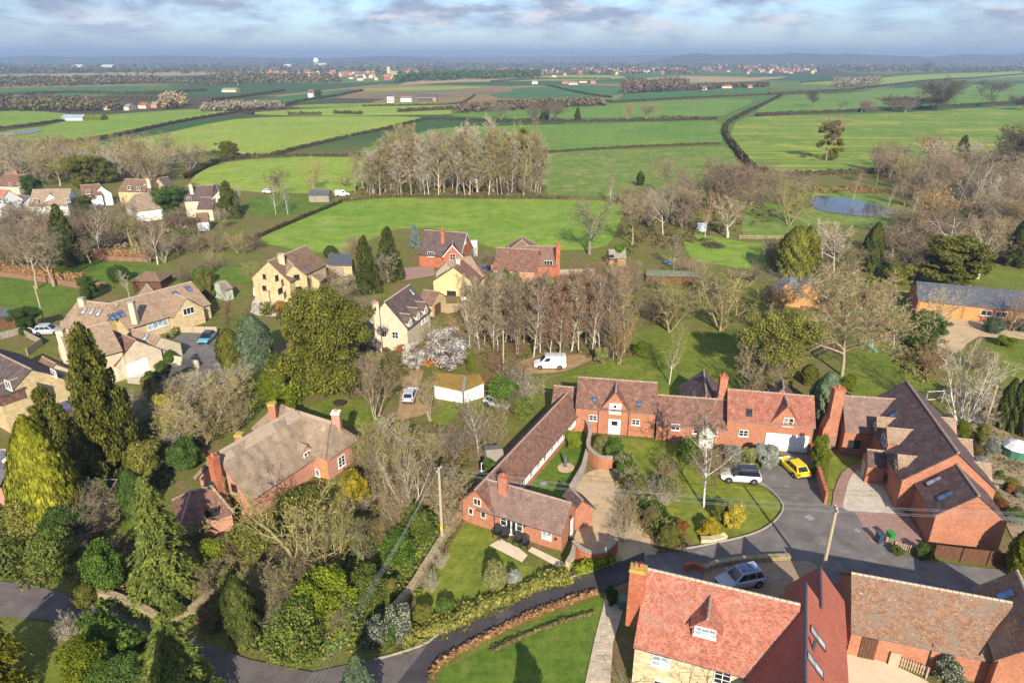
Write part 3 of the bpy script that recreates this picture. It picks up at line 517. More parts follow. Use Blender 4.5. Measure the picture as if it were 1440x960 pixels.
# ---------------------------------------------------------------- plant builders
def unit(a): return a/np.maximum(np.linalg.norm(a, axis=-1, keepdims=True), 1e-9)
def tubes(segs, sides):
    s = np.asarray(segs, float).reshape(-1, 8); p, q, r0, r1 = s[:, :3], s[:, 3:6], s[:, 6], s[:, 7]
    d = unit(q-p); ref = np.where(np.abs(d[:, 2:3]) < .9, [[0, 0, 1.]], [[1., 0, 0]]); a = unit(np.cross(d, ref)); b = np.cross(d, a)
    ang = np.arange(sides)*2*np.pi/sides; ring = a[:, None]*np.cos(ang)[None, :, None]+b[:, None]*np.sin(ang)[None, :, None]
    V = np.concatenate([p[:, None]+ring*r0[:, None, None], q[:, None]+ring*r1[:, None, None]], 1).reshape(-1, 3)
    i = np.arange(sides); j = (i+1) % sides; f = np.stack([i, j, j+sides, i+sides], 1); F_ = (np.arange(len(s))[:, None, None]*2*sides+f).reshape(-1, 4)
    return V, F_
def ribbons(segs, rg):
    s = np.asarray(segs, float).reshape(-1, 8); p, q = s[:, :3], s[:, 3:6]; d = unit(q-p); a = unit(np.cross(d, rg.normal(size=d.shape)))
    V = np.stack([p-a*s[:, 6:7], p+a*s[:, 6:7], q+a*s[:, 7:8], q-a*s[:, 7:8]], 1).reshape(-1, 3)
    return V, np.arange(len(V)).reshape(-1, 4)
def cards(pos, nrm, size, rg, asp=1.6, axis=None):
    """one small leaf-spray face per point"""
    n = unit(nrm); t = axis if axis is not None else rg.normal(size=pos.shape); t = unit(t-n*np.sum(t*n, 1, keepdims=True)); b = np.cross(n, t); size = np.broadcast_to(size, (len(pos),))[:, None]
    a = t*size*asp/2; w_ = b*size/2; V = np.stack([pos-a, pos+w_-a*.15, pos+a+n*size*.12, pos-w_-a*.15], 1).reshape(-1, 3)
    return V, np.arange(len(V)).reshape(-1, 4)
def leafmass(lobes, n, size, rg, up=.15, depth=.22, rnd=.75):
    L_ = np.array(lobes, float); w_ = (L_[:, 3]*L_[:, 4]*L_[:, 5])**(2/3); k = rg.choice(len(L_), n, p=w_/w_.sum())
    d = unit(rg.normal(size=(n, 3))); rf = 1-np.abs(rg.normal(0, depth, n)); rf *= 1+.12*np.sin(d[:, 0]*7+k)*np.sin(d[:, 1]*6+2*k)
    pos = L_[k, :3]+d*L_[k, 3:6]*rf[:, None]; keep = pos[:, 2] > .02
    nr = d+rg.normal(0, rnd, (n, 3))+[0, 0, up]
    return cards(pos[keep], nr[keep], size*rg.uniform(.55, 1.35, keep.sum()), rg)
STY = {  # per level: segments, wobble, upward pull, children, where they start, angle, length ratio
 'ash':    dict(r=.15, L=4.2, seg=(5,5,4,3,2), wob=(.07,.13,.18,.25,.3), up=(.10,.12,.06,.02,.02), kids=(11,8,7,5), start=(.45,.25,.15,.1), ang=(.75,.75,.8,.8), ratio=(1.15,.52,.48,.5)),
 'oak':    dict(r=.15, L=3.9, seg=(4,7,5,3,2), wob=(.07,.22,.26,.3,.3), up=(.05,.05,.05,.03,.02), kids=(18,13,10,6), start=(.3,.2,.12,.1), ang=(.95,.8,.8,.8), ratio=(1.5,.50,.48,.5)),
 'birch':  dict(r=.10, L=9.2, seg=(9,5,4,2,2), wob=(.05,.12,.16,.2,.25), up=(.10,.12,.03,-.05,-.08), kids=(28,7,6,4), start=(.22,.2,.1,.1), ang=(.62,.65,.6,.6), ratio=(.40,.42,.45,.55)),
 'poplar': dict(r=.085, L=9.4, seg=(9,4,3,2,2), wob=(.035,.10,.14,.2,.25), up=(.10,.25,.14,.08,.05), kids=(46,6,5,4), start=(.2,.15,.1,.1), ang=(.7,.55,.6,.6), ratio=(.27,.5,.55,.6)),
 'multi':  dict(r=.08, L=5.0, seg=(6,5,4,2,2), wob=(.12,.2,.22,.25,.3), up=(.08,.10,.06,.02,.0), kids=(8,6,5,3), start=(.2,.15,.1,.1), ang=(.6,.7,.75,.8), ratio=(.55,.5,.5,.55), stems=6, lean=.55),
 'open':   dict(r=.11, L=4.8, seg=(6,6,5,3,2), wob=(.12,.17,.2,.25,.3), up=(.08,.10,.06,.02,.0), kids=(8,6,4,2), start=(.2,.2,.15,.1), ang=(.65,.7,.75,.8), ratio=(.7,.55,.5,.55), stems=4, lean=.45),
 'bush':   dict(r=.035, L=4.2, seg=(5,4,3,2,1), wob=(.16,.24,.28,.3,.3), up=(.06,.06,.03,.0,.0), kids=(7,5,4,3), start=(.1,.1,.1,.1), ang=(.6,.7,.8,.8), ratio=(.55,.5,.55,.6), stems=14, lean=.95),
 'weep':   dict(r=.13, L=4.6, seg=(6,7,6,4,2), wob=(.1,.15,.12,.12,.12), up=(.06,-.10,-.22,-.30,-.3), kids=(12,9,8,2), start=(.35,.25,.15,.1), ang=(1.0,.7,.7,.6), ratio=(1.1,.55,.6,.6))}
def bare(style, seed, tw=.0115):
    """leafless tree about 10 m high: (trunk and limbs), (twigs)"""
    S = STY[style]; r = random.Random(seed); wood = []; twig = []
    def nrm(x, y, z): l = math.sqrt(x*x+y*y+z*z) or 1; return x/l, y/l, z/l
    def br(p, d, L, rad, lev):
        n = S['seg'][lev]; st = L/n; wob = S['wob'][lev]; up = S['up'][lev]; x, y, z = p; cnt = S['kids'][lev] if lev < 4 else 0; az = r.random()*6.28
        for i in range(n):
            d = nrm(d[0]+r.gauss(0, wob), d[1]+r.gauss(0, wob), d[2]+r.gauss(0, wob)*.7+up)
            r0 = rad*(1-.80*i/n); r1 = rad*(1-.80*(i+1)/n); q = (x+d[0]*st, y+d[1]*st, max(.05, z+d[2]*st))
            (wood if lev < 2 else twig).append((x, y, z, *q, max(r0, tw), max(r1, tw*.75)))
            if lev < 4:
                lo, hi = i/n, (i+1)/n; s0 = S['start'][lev]
                k = cnt*max(0, hi-max(lo, s0))/(1-s0); k = int(k)+(r.random() < k-int(k))
                for _ in range(k):
                    t = r.random(); a = S['ang'][lev]*r.uniform(.7, 1.25); az += 2.4+r.gauss(0, .4)
                    c = nrm(x+(q[0]-x)*t-x, 0, 1)
                    ux, uy, uz = nrm(d[1]*1-d[2]*.31, d[2]*.2-d[0]*1, d[0]*.31-d[1]*.2)
                    vx, vy, vz = d[1]*uz-d[2]*uy, d[2]*ux-d[0]*uz, d[0]*uy-d[1]*ux
                    ca, sa, cz_, sz = math.cos(a), math.sin(a), math.cos(az), math.sin(az)
                    e_ = (d[0]*ca+(ux*cz_+vx*sz)*sa, d[1]*ca+(uy*cz_+vy*sz)*sa, d[2]*ca+(uz*cz_+vz*sz)*sa)
                    LL = L*S['ratio'][lev]*r.uniform(.65, 1.2)*(1-.45*(lo+(hi-lo)*t))
                    br((x+(q[0]-x)*t, y+(q[1]-y)*t, z+(q[2]-z)*t), e_, LL, min(r0*.62, rad*.55), lev+1)
            x, y, z = q
    ns = S.get('stems', 1)
    for k in range(ns):
        a = k*2.4+r.random(); le = S.get('lean', .03)*r.uniform(.3, 1.1)
        br((r.gauss(0, .12)*(ns > 1), r.gauss(0, .12)*(ns > 1), -.1), nrm(math.cos(a)*le, math.sin(a)*le, 1), S['L']*r.uniform(.85, 1.1), S['r']*r.uniform(.7, 1.1), 0)
    rg = np.random.default_rng(seed); big = [s for s in wood if s[6] > .05]; sm = [s for s in wood if s[6] <= .05]
    V1, F1 = tubes(big, 6) if big else (np.zeros((0, 3)), np.zeros((0, 4), int)); V2, F2 = tubes(sm, 3) if sm else (np.zeros((0, 3)), np.zeros((0, 4), int))
    Vt = np.concatenate([V1, V2]); Ft = np.concatenate([F1, F2+len(V1)]).astype(int)
    A = np.array(twig); m = A[:, 6] > tw*1.3; V3, F3 = tubes(A[m], 3); V4, F4 = ribbons(A[~m], rg)
    Vc = np.concatenate([V3, V4]); Fc = np.concatenate([F3, F4+len(V3)])
    top = max(Vt[:, 2].max(), np.percentile(Vc[:, 2], 99.5)); rad = np.percentile(np.hypot(Vc[:, 0], Vc[:, 1]), 96)
    return (Vt, Ft), (Vc, Fc), top, rad
_bare = {}
def objm(name, me, parent, mat, loc=None):
    o = obj(name, me, parent, loc=loc); o.material_slots[0].link = 'OBJECT'; o.material_slots[0].material = MAT[mat]; return o
def bare_meshes(style, var):
    if (style, var) not in _bare:
        (Vt, Ft), (Vc, Fc), top, rad = bare(style, 100*len(style)+var)
        _bare[(style, var)] = (np_mesh('trunk', Vt, Ft, mat=MAT['bark_grey']), np_mesh('crown', Vc, Fc, mat=MAT['twig_grey']), top, rad)
    return _bare[(style, var)]
NAMES = {'birch': 'birch_tree', 'poplar': 'poplar_tree', 'bush': 'bare_shrub', 'multi': 'many_stemmed_tree', 'open': 'open_crowned_tree', 'ash': 'bare_tree', 'oak': 'spreading_tree', 'weep': 'weeping_tree'}
_vc = {}
def btree(style, bx, by, ty, w, twm, bark, label, group=None, name=None, z=None, nv=3, lean=None):
    """leafless tree from its foot pixel, top pixel row and crown width in pixels"""
    var = _vc.get(style, 0); _vc[style] = var+1
    mt, mc, top, rad = bare_meshes(style, var % nv)
    b = P(bx, by); H = hgt(bx, by, ty)
    t = thing(name or NAMES[style], label, 'shrub' if style == 'bush' else 'tree', b, R.random()*6.28, group)
    sz = H/top; sx = (w*pxm(bx, by)/2)/rad; sx = min(max(sx, sz*.55), sz*2.4); t.scale = (sx, sx, sz)
    if lean: t.rotation_euler = (lean[1], lean[0], R.random()*.3)
    objm('trunk', mt, t, 'bark_'+bark); objm('crown', mc, t, 'twig_'+twm); return t
# ---- leafy shrubs and evergreen trees (built about 1 m in radius, 2 m high, then scaled)
_leafy = {}
def lobes_round(rg, n, flat=1.): 
    out = [(0, 0, .95, .78, .78, .88)]
    for i in range(n):
        a = i*2.4+rg.uniform(0, .6); z = rg.uniform(.25, 1.65); rr = .62*math.sqrt(max(.1, 1-((z-.85)/1.1)**2))*rg.uniform(.5, 1.15); s = rg.uniform(.2, .46)
        out.append((rr*math.cos(a), rr*math.sin(a), z, s, s, s*rg.uniform(.7, 1)*flat))
    return out
def leafy_meshes(kind, var):
    key = (kind, var)
    if key in _leafy: return _leafy[key]
    rg = np.random.default_rng(hash_(kind)+var*17)
    if kind == 'ball':    V, F_ = leafmass([(0, 0, .95, .97, .97, .95)]+[(.55*math.cos(a), .55*math.sin(a), .95+.4*math.sin(3*a), .5, .5, .5) for a in (0, 1.3, 2.6, 3.9, 5.2)], 11000, .065, rg, depth=.10)
    elif kind == 'shrub': V, F_ = leafmass(lobes_round(rg, 26)[1:], 22000, .055, rg, depth=.3)
    elif kind == 'loose': V, F_ = leafmass(lobes_round(rg, 24, .8), 15000, .055, rg, depth=.4)
    elif kind == 'bloss': V, F_ = leafmass(lobes_round(rg, 30, .8)[1:], 9000, .035, rg, depth=.5)
    elif kind == 'big':                      # evergreen tree crown: many billows
        V, F_ = leafmass([(x*.8, y*.8, z, .36*s, .36*s, .27*s) for x, y, z, s in [(rg.normal()*.42, rg.normal()*.42, rg.uniform(.2, 1.85), rg.uniform(.35, 1.0)) for _ in range(95)]], 58000, .032, rg, up=.4, depth=.35)
    elif kind == 'tier':                     # flat layered yew or cedar
        V, F_ = leafmass([(.7*math.cos(a)*rr, .7*math.sin(a)*rr, z+rg.normal(0, .06), q, q, q*.42) for a, rr, z, q in [(i*2.4, rg.uniform(.2, 1.), .3+1.5*i/60, rg.uniform(.2, .36)) for i in range(60)] if rr < 1.15-.42*z*.8+.2], 24000, .05, rg, up=.8, depth=.35, rnd=.5)
    elif kind == 'column':                   # clipped or upright conifer
        n = 18000; z = rg.beta(1.15, 1.25, n)*2; a = rg.uniform(0, 6.283, n); prof = .86*np.sin(np.pi*np.clip((z+.25)/2.5, 0, 1))**.55*np.where(z > 1.2, 1-((z-1.2)/.85)**2*.8, 1)
        rr = prof*(1+.12*np.sin(a*5+z*4)*np.sin(z*7)+.08*np.sin(a*9+z*13)+.05*np.sin(a*17-z*19))*(1-np.abs(rg.normal(0, .09, n))); d = np.stack([np.cos(a), np.sin(a), .25+0*a], 1)
        V, F_ = cards(np.stack([rr*np.cos(a), rr*np.sin(a), z], 1), d+rg.normal(0, .45, (n, 3)), .05*rg.uniform(.6, 1.4, n), rg, 2.0, np.stack([d[:, 0]*.3, d[:, 1]*.3, 1+0*a], 1)+rg.normal(0, .35, (n, 3)))
    elif kind == 'cone':                     # ragged conical conifer of many drooping boughs
        lb = []
        for i in range(120):
            z = .08+1.80*(i/120)**1.05; a = i*2.4+rg.normal(0, .3); q = (1-z/2.04)**.72; rr = .74*q*rg.uniform(.55, 1.3); s_ = (.07+.17*q)*rg.uniform(.6, 1.3); lb.append((rr*math.cos(a), rr*math.sin(a), z, s_, s_, s_*.75))
        lb += [(0, 0, z, .35*(1-z/2.1), .35*(1-z/2.1), .2) for z in (.3, .7, 1.1, 1.5, 1.8)]
        V, F_ = leafmass(lb, 32000, .042, rg, up=.1, depth=.25, rnd=.7)
    elif kind == 'weepcone':                 # golden weeping cypress: hanging scales
        n = 22000; z = 2*rg.beta(1.0, 1.35, n); a = rg.uniform(0, 6.283, n); prof = .92*(1-(z/2.02)**1.7)**.75*np.clip(.75+z*.6, 0, 1)
        rr = prof*(1+.10*np.sin(a*7+np.floor(z*9)*2.1))*(1-np.abs(rg.normal(0, .08, n))); d = np.stack([np.cos(a), np.sin(a), .3+0*a], 1)
        V, F_ = cards(np.stack([rr*np.cos(a), rr*np.sin(a), z+.03], 1), d+rg.normal(0, .3, (n, 3)), .058*rg.uniform(.6, 1.4, n), rg, 2.0, np.stack([d[:, 0]*.5, d[:, 1]*.5, -1+0*a], 1)+rg.normal(0, .25, (n, 3)))
    elif kind == 'spruce':                   # whorls of separate drooping boughs
        Vs = []; nw = 26
        pos = []; nr = []; ax = []; sz = []
        for w_ in range(nw):
            z0 = .10+1.86*(w_/nw)**.92; Rr = .98*(1-z0/2.02)**.78*rg.uniform(.8, 1.1); nb = 5 if z0 > 1.6 else 9
            for k in range(nb):
                a = 6.283*k/nb+w_*1.3+rg.normal(0, .15); L_ = Rr*rg.uniform(.55, 1.22); m = int(36+190*L_); t = rg.uniform(.12, 1, m); lat = rg.normal(0, .16, m)*(1.15-t)*L_*1.6
                x = t*L_; zz_ = z0+.10*x-.38*x*x/max(L_, .2)*1.1+rg.normal(0, .008, m); ca, sa = math.cos(a), math.sin(a)
                pos.append(np.stack([x*ca-lat*sa, x*sa+lat*ca, zz_], 1)); nr.append(np.stack([0*t+.25*ca, 0*t+.25*sa, 1+0*t], 1)+rg.normal(0, .35, (m, 3)))
                o_ = np.sign(lat)*.8; ax.append(np.stack([ca-o_*sa, sa+o_*ca, -.35+0*t], 1)); sz.append(np.full(m, .031)*rg.uniform(.7, 1.5, m))
        V, F_ = cards(np.concatenate(pos), np.concatenate(nr), np.concatenate(sz), rg, 2.4, np.concatenate(ax))
    me = np_mesh('foliage', V, F_, mat=MAT['leaf_dark'])
    _leafy[key] = me; return me
def hash_(s): return sum(ord(c)*(i+3) for i, c in enumerate(s))
_trk = {}
def trunk_mesh(bark, kind):
    if (bark, kind) not in _trk:
        r = random.Random(7); sg = []; p = (0, 0, -.05)
        hi = 1.9 if kind in ('spruce', 'cone', 'weepcone', 'column') else 1.25; n = 6
        for i in range(n):
            q = (r.gauss(0, .012), r.gauss(0, .012), -.05+(hi+.05)*(i+1)/n); sg.append((*p, *q, .075*(1-.85*i/n), .075*(1-.85*(i+1)/n))); p = q
            if i and kind not in ('spruce', 'cone', 'weepcone', 'column'):
                for _ in range(3): a = r.random()*6.28; sg.append((*q, q[0]+.5*math.cos(a), q[1]+.5*math.sin(a), q[2]+.3, .03, .012))
        V, F_ = tubes(sg, 6); _trk[(bark, kind)] = np_mesh('trunk', V, F_, mat=MAT['bark_'+bark])
    return _trk[(bark, kind)]
def ltree(kind, bx, by, ty, w, mat, label, group=None, name='evergreen_tree', cat='tree', bark='dark', nv=2, trunk=True):
    var = _vc.get(kind, 0); _vc[kind] = var+1
    b = P(bx, by); H = hgt(bx, by, ty); r = w*pxm(bx, by)/2
    t = thing(name, label, cat, b, R.random()*6.28, group); t.scale = (r, r, H/2)
    if trunk: obj('trunk', trunk_mesh(bark, kind), t)
    objm('crown' if trunk else 'foliage', leafy_meshes(kind, var % nv), t, 'leaf_'+mat if 'leaf_'+mat in MAT else mat); return t
def shrub(bx, by, ty, w, mat, label, kind='shrub', group=None, name='shrub'):
    return ltree(kind, bx, by, ty, w, mat, label, group, name, 'shrub', trunk=(kind in ('shrub', 'loose', 'ball')))
def line_pts(px, n_per, smooth=4):
    pts = crom([P(x, y) for x, y in px], smooth, False); return pts
def hedge(px, wid, hei, mat, label, dens=26, size=.3, core=None, name='hedge', group=None, cat='hedge', wob=.2, z0=0):
    """leafy hedge: cards over the sides and top of a solid core that follows a line"""
    pts = line_pts(px, 1); seg = [(a, b, (b-a).length) for a, b in zip(pts, pts[1:])]; Lt = sum(s[2] for s in seg)
    rg = np.random.default_rng(int(abs(px[0][0]*7+px[0][1]*3+len(px)*13))+1); n = int(Lt*(2*hei+wid)*dens); c = np.concatenate([[0], np.cumsum([s[2] for s in seg])])
    t = rg.uniform(0, Lt, n); k = np.clip(np.searchsorted(c, t)-1, 0, len(seg)-1); A = np.array([s[0] for s in seg])[k]; B = np.array([s[1] for s in seg])[k]; f = ((t-c[k])/np.maximum(c[k+1]-c[k], 1e-6))[:, None]
    o = A+(B-A)*f; d = unit(B-A); nn = np.stack([-d[:, 1], d[:, 0], 0*t], 1); u = rg.uniform(0, 2*hei+wid, n); bulge = 1+wob*(np.sin(t*1.3)+np.sin(t*.47+2)+np.sin(t*3.1))*.4
    side = u < hei; side2 = u > hei+wid; h_ = hei*bulge
    lat = np.where(side, -wid/2, np.where(side2, wid/2, u-hei-wid/2)); z = np.where(side, u/hei*h_, np.where(side2, (u-hei-wid)/hei*h_, h_*(1-.35*(np.abs(lat)/(wid/2))**2.5)))
    lat = lat*(1-.25*(z/np.maximum(h_, .1))**2)*bulge; dep = np.abs(rg.normal(0, .12, n))
    pos = o+nn*(lat*(1-dep))[:, None]; pos[:, 2] = z0+np.maximum(.03, z*(1-dep*.5)+rg.normal(0, size*.2, n))
    nr = nn*(lat/(wid/2))[:, None]+np.stack([0*t, 0*t, np.where(side | side2, .2, 1.)], 1)+rg.normal(0, .55, (n, 3))
    V, Q = cards(pos, nr, size*rg.uniform(.6, 1.4, n), rg)
    mb = []; qs = []; base = len(V)                        # core
    for i, p in enumerate(pts):
        dd = (pts[min(i+1, len(pts)-1)]-pts[max(i-1, 0)]).normalized(); q = Vector((-dd.y, dd.x, 0))*wid*.33
        mb += [tuple(p-q+Vector((0, 0, z0))), tuple(p-q*.8+Vector((0, 0, z0+hei*.72))), tuple(p+q*.8+Vector((0, 0, z0+hei*.72))), tuple(p+q+Vector((0, 0, z0)))]
        if i: a = base+4*(i-1); qs += [(a+k, a+k+1, a+k+5, a+k+4) for k in range(3)]
    V = np.concatenate([V, np.array(mb)]); Q = np.concatenate([Q, np.array(qs, int)])
    o0 = pts[0]; V = V-np.array(o0)
    m = MAT[mat] if mat in MAT else MAT['leaf_'+mat]
    ob = obj(name, np_mesh(name, V, Q, mat=m), loc=o0); return tag(ob, label, cat, group)
def cover(px, n, hmin, hmax, mat, label, size=.3, name='undergrowth', clump=40, tall=.3):
    """uncountable low growth: clumps of small sprays over an area"""
    poly = [P(x, y)[:2] for x, y in px]; rg = np.random.default_rng(int(px[0][0]*3+px[0][1])); xs = [p[0] for p in poly]; ys = [p[1] for p in poly]
    C_ = []
    while len(C_) < max(2, n//clump):
        p = (rg.uniform(min(xs), max(xs)), rg.uniform(min(ys), max(ys)))
        if in_poly(p, poly): C_.append((*p, rg.uniform(.5, 1.6), rg.uniform(hmin, hmax)))
    C_ = np.array(C_); k = rg.integers(0, len(C_), n); d = unit(rg.normal(size=(n, 3))); d[:, 2] = np.abs(d[:, 2])
    rr = rg.uniform(.4, 1, n)**.5; pos = np.stack([C_[k, 0]+d[:, 0]*C_[k, 2]*rr, C_[k, 1]+d[:, 1]*C_[k, 2]*rr, .03+d[:, 2]*C_[k, 3]*rr], 1)
    V, Q = cards(pos, d+rg.normal(0, .7, (n, 3))+[0, 0, .3], size*rg.uniform(.5, 1.4, n), rg)
    m = MAT[mat] if mat in MAT else MAT['leaf_'+mat]
    return tag(obj(name, np_mesh(name, V, Q, mat=m)), label, kind='stuff')
def wood(px, n, h, size, mat, label, name='woodland'):
    """a far-off wood that reads as one mass"""
    poly = [P(x, y)[:2] for x, y in px]; rg = np.random.default_rng(int(abs(px[0][0]*5+px[0][1]*2))); xs = [p[0] for p in poly]; ys = [p[1] for p in poly]; C_ = []
    A_ = abs(sum(poly[i-1][0]*poly[i][1]-poly[i][0]*poly[i-1][1] for i in range(len(poly))))/2; m = int(max(6, min(500, A_/(h*h*.45))))
    for _ in range(m*60):
        if len(C_) >= m: break
        p = (rg.uniform(min(xs), max(xs)), rg.uniform(min(ys), max(ys)))
        if in_poly(p, poly): C_.append((*p, h*rg.uniform(.32, .55), h*rg.uniform(.7, 1.15)))
    C_ = np.array(C_); k = rg.integers(0, len(C_), n); d = unit(rg.normal(size=(n, 3))); rr = 1-np.abs(rg.normal(0, .25, n))
    pos = np.stack([C_[k, 0]+d[:, 0]*C_[k, 2]*rr, C_[k, 1]+d[:, 1]*C_[k, 2]*rr, np.maximum(.1, C_[k, 3]*(.55+.45*d[:, 2]*rr))], 1)
    V, Q = cards(pos, d+rg.normal(0, .7, (n, 3)), size*rg.uniform(.6, 1.4, n), rg, 1.3)
    mt = MAT[mat] if mat in MAT else MAT['leaf_'+mat]
    return tag(obj(name, np_mesh(name, V, Q, mat=mt)), label, kind='stuff')

# ---------------------------------------------------------------- building kit
_wm = {}
def frame_mesh(w, h, nx, nz, frame, t=.06, dep=.09):
    k = ('f', round(w, 2), round(h, 2), nx, nz, frame)
    if k not in _wm:
        mb = MB(); a, b = w/2, h/2
        mb.box((-a, -.02, -b), (-a+t, dep, b)); mb.box((a-t, -.02, -b), (a, dep, b)); mb.box((-a+t, -.02, b-t), (a-t, dep, b)); mb.box((-a+t, -.02, -b), (a-t, dep, -b+t))
        for i in range(1, nx): x = -a+w*i/nx; mb.box((x-.028, -.02, -b+t), (x+.028, dep-.012, b-t))
        for j in range(1, nz): z = -b+h*j/nz; mb.box((-a+t, -.02, z-.018), (a-t, dep-.02, z+.018))
        _wm[k] = mb.mesh('window', MAT[frame])
    return _wm[k]
def plate_mesh(w, h, d, mat, y0=-.02, name='plate'):
    k = ('p', round(w, 2), round(h, 2), round(d, 3), mat, y0)
    if k not in _wm: mb = MB(); mb.box((-w/2, y0, -h/2), (w/2, d, h/2)); _wm[k] = mb.mesh(name, MAT[mat])
    return _wm[k]
class Wing: pass
class House:
    def __init__(s, name, label, px, cat='house', group=None):
        s.o = P(*px); s.root = thing(name, label, cat, s.o, 0, group)
    def part(s, name, mb, mat, parent=None):
        return obj(name, mb.mesh(name, MAT[mat], s.o), parent or s.root)
    def place(s, name, me, o, u, n, v, parent=None):
        ob = obj(name, me, parent or s.root); m = Matrix.Identity(4); u = n.cross(v)
        for i in range(3): m[i][0], m[i][1], m[i][2], m[i][3] = u[i], n[i], v[i], o[i]-(s.o[i] if parent is None else 0)
        if parent is None: ob.matrix_local = m
        return ob
    def wing(s, A, B, zr, hw, ze, wall, roof, hipA=0, hipB=0, over=.22, verge=.08, th=.10, ridge='ridge_clay', world=False, walls=True, gutter=True, plinth=None, zer=None, hwr=None, z0=-.3, hang=None):
        """gabled (or hipped) block given by the two ends of its ridge as seen in the photo and the ridge height"""
        A = Vector(A) if world else P(A[0], A[1], zr); B = Vector(B) if world else P(B[0], B[1], zr)
        A.z = B.z = 0; d = (B-A).normalized(); n = Vector((-d.y, d.x, 0)); W = Wing(); W.A, W.B, W.d, W.n, W.zr, W.ze, W.hw = A, B, d, n, zr, ze, hw
        hwr = hw if hwr is None else hwr; zer = ze if zer is None else zer; W.hwr, W.zer = hwr, zer
        up = Vector((0, 0, 1)); a2 = A-d*hipA; b2 = B+d*hipB; W.a2, W.b2 = a2, b2
        L_ = (b2-a2).length; lo = up*z0
        mb = MB(); al, ar, bl, br_ = a2+n*hw, a2-n*hwr, b2+n*hw, b2-n*hwr
        def wall_(p, q, z1, z2, apex=None):
            l = (q-p).length; pts = [p+lo, q+lo, q+up*z2]; uv = [(0, z0), (l, z0), (l, z2)]
            if apex is not None: pts.append(apex[0]+up*apex[1]); uv.append(((apex[0]-p).length, apex[1]))
            pts.append(p+up*z1); uv.append((0, z1)); mb.face(pts, uv)
        e = .05
        wall_(bl, al, ze-e, ze-e); wall_(ar, br_, zer-e, zer-e)
        wall_(al, ar, ze-e, zer-e, None if hipA else (A, zr-e)); wall_(br_, bl, zer-e, ze-e, None if hipB else (B, zr-e))
        W.wall = s.part('wall', mb, wall) if walls else None
        if hang: pass
        rb = MB(); sl = math.hypot(hw, zr-ze); k1 = (zr-ze)/hw; k2 = (zr-zer)/hwr
        va = verge if not hipA else over; vb = verge if not hipB else over
        def slope(sg, w_, zz_, k):
            ea = a2-d*va+n*sg*(w_+over)+up*(zz_-over*k); eb = b2+d*vb+n*sg*(w_+over)+up*(zz_-over*k); ra = (A-d*(0 if hipA else va))+up*zr; rb2 = (B+d*(0 if hipB else vb))+up*zr
            pts = [ea, eb, rb2, ra] if sg < 0 else [eb, ea, ra, rb2]; slab(pts, d)
        def slab(pts, ud):
            nn = (pts[1]-pts[0]).cross(pts[2]-pts[0]).normalized()
            if nn.z < 0: nn = -nn; pts = pts[::-1]
            vd = nn.cross(ud).normalized(); o = pts[0]; uv = [((p-o).dot(ud), (p-o).dot(vd)) for p in pts]; T = nn*th
            if len(pts) == 4 and (pts[1]-pts[0]).length > 3:      # old roofs are never quite flat: gently uneven top
                gx_, gy_ = max(4, int((pts[1]-pts[0]).length/.9)), 6; rr_ = random.Random(int(o.x*13+o.y*7)); ph = [rr_.random()*6.28 for _ in range(4)]; am = th*.32
                def gp(i, j):
                    a_, b_ = i/gx_, j/gy_; q = (pts[0]*(1-a_)+pts[1]*a_)*(1-b_)+(pts[3]*(1-a_)+pts[2]*a_)*b_; e_ = min(1, 6*a_*(1-a_))*min(1, 6*b_*(1-b_)); L0 = (pts[1]-pts[0]).length*a_
                    return q+T+nn*(am*e_*(math.sin(L0*.9+ph[0])*math.cos(b_*3+ph[1])+.6*math.sin(L0*2.3+b_*5+ph[2])-.6))
                for i in range(gx_):
                    for j in range(gy_):
                        f4 = [gp(i, j), gp(i+1, j), gp(i+1, j+1), gp(i, j+1)]; rb.face(f4, [((p-o).dot(ud), (p-o).dot(vd)) for p in f4])
            else: rb.face([p+T for p in pts], uv)
            rb.face(pts[::-1], uv[::-1])
            for i in range(len(pts)):
                j = (i+1) % len(pts); rb.face([pts[i], pts[j], pts[j]+T, pts[i]+T], [uv[i], uv[j], (uv[j][0], uv[j][1]+.1), (uv[i][0], uv[i][1]+.1)])
        slope(1, hw, ze, k1); slope(-1, hwr, zer, k2)
        for hip, R_, E_, sg in ((hipA, A, a2, -1), (hipB, B, b2, 1)):
            if hip:
                kk = (zr-ze)/hip; p1 = E_+d*sg*over+n*(hw+over)+up*(ze-over*k1); p2 = E_+d*sg*over-n*(hwr+over)+up*(zer-over*k2); p1.z = p2.z = min(p1.z, p2.z)
                slab([p1, p2, R_+up*zr], n)
        W.roof = s.part('roof', rb, roof)
        # ridge (and hip) tiles: short half-round lengths
        if ridge:
            rt = MB(); top = up*(zr+th*1.05)
            def run(p, q):
                m = max(1, int((q-p).length/.45))
                for i in range(m):
                    a_ = p+(q-p)*(i/m); b_ = p+(q-p)*((i+.93)/m); rt.tube(a_, b_, .13, .115, 6)
            run(A-d*(0 if hipA else verge)+top, B+d*(0 if hipB else verge)+top)
            for hip, R_, E_, sg in ((hipA, A, a2, -1), (hipB, B, b2, 1)):
                if hip:
                    for w_, zz_, q in ((hw, ze, 1), (-hwr, zer, -1)): run(R_+top, E_+d*sg*over+n*(w_+over*q)+up*(zz_-over*k1+th))
            obj('ridge_tiles', rt.mesh('ridge_tiles', MAT[ridge], s.o), W.roof)
        if gutter:
            for sg, w_, zz_, k in ((1, hw, ze, k1), (-1, hwr, zer, k2)):
                g = MB(); off = n*sg*(w_+over+.03)+up*(zz_-over*k+.02); g.tube(a2-d*va+off, b2+d*vb+off, .055, .055, 5); obj('gutter', g.mesh('gutter', MAT['black_plastic'], s.o), W.roof)
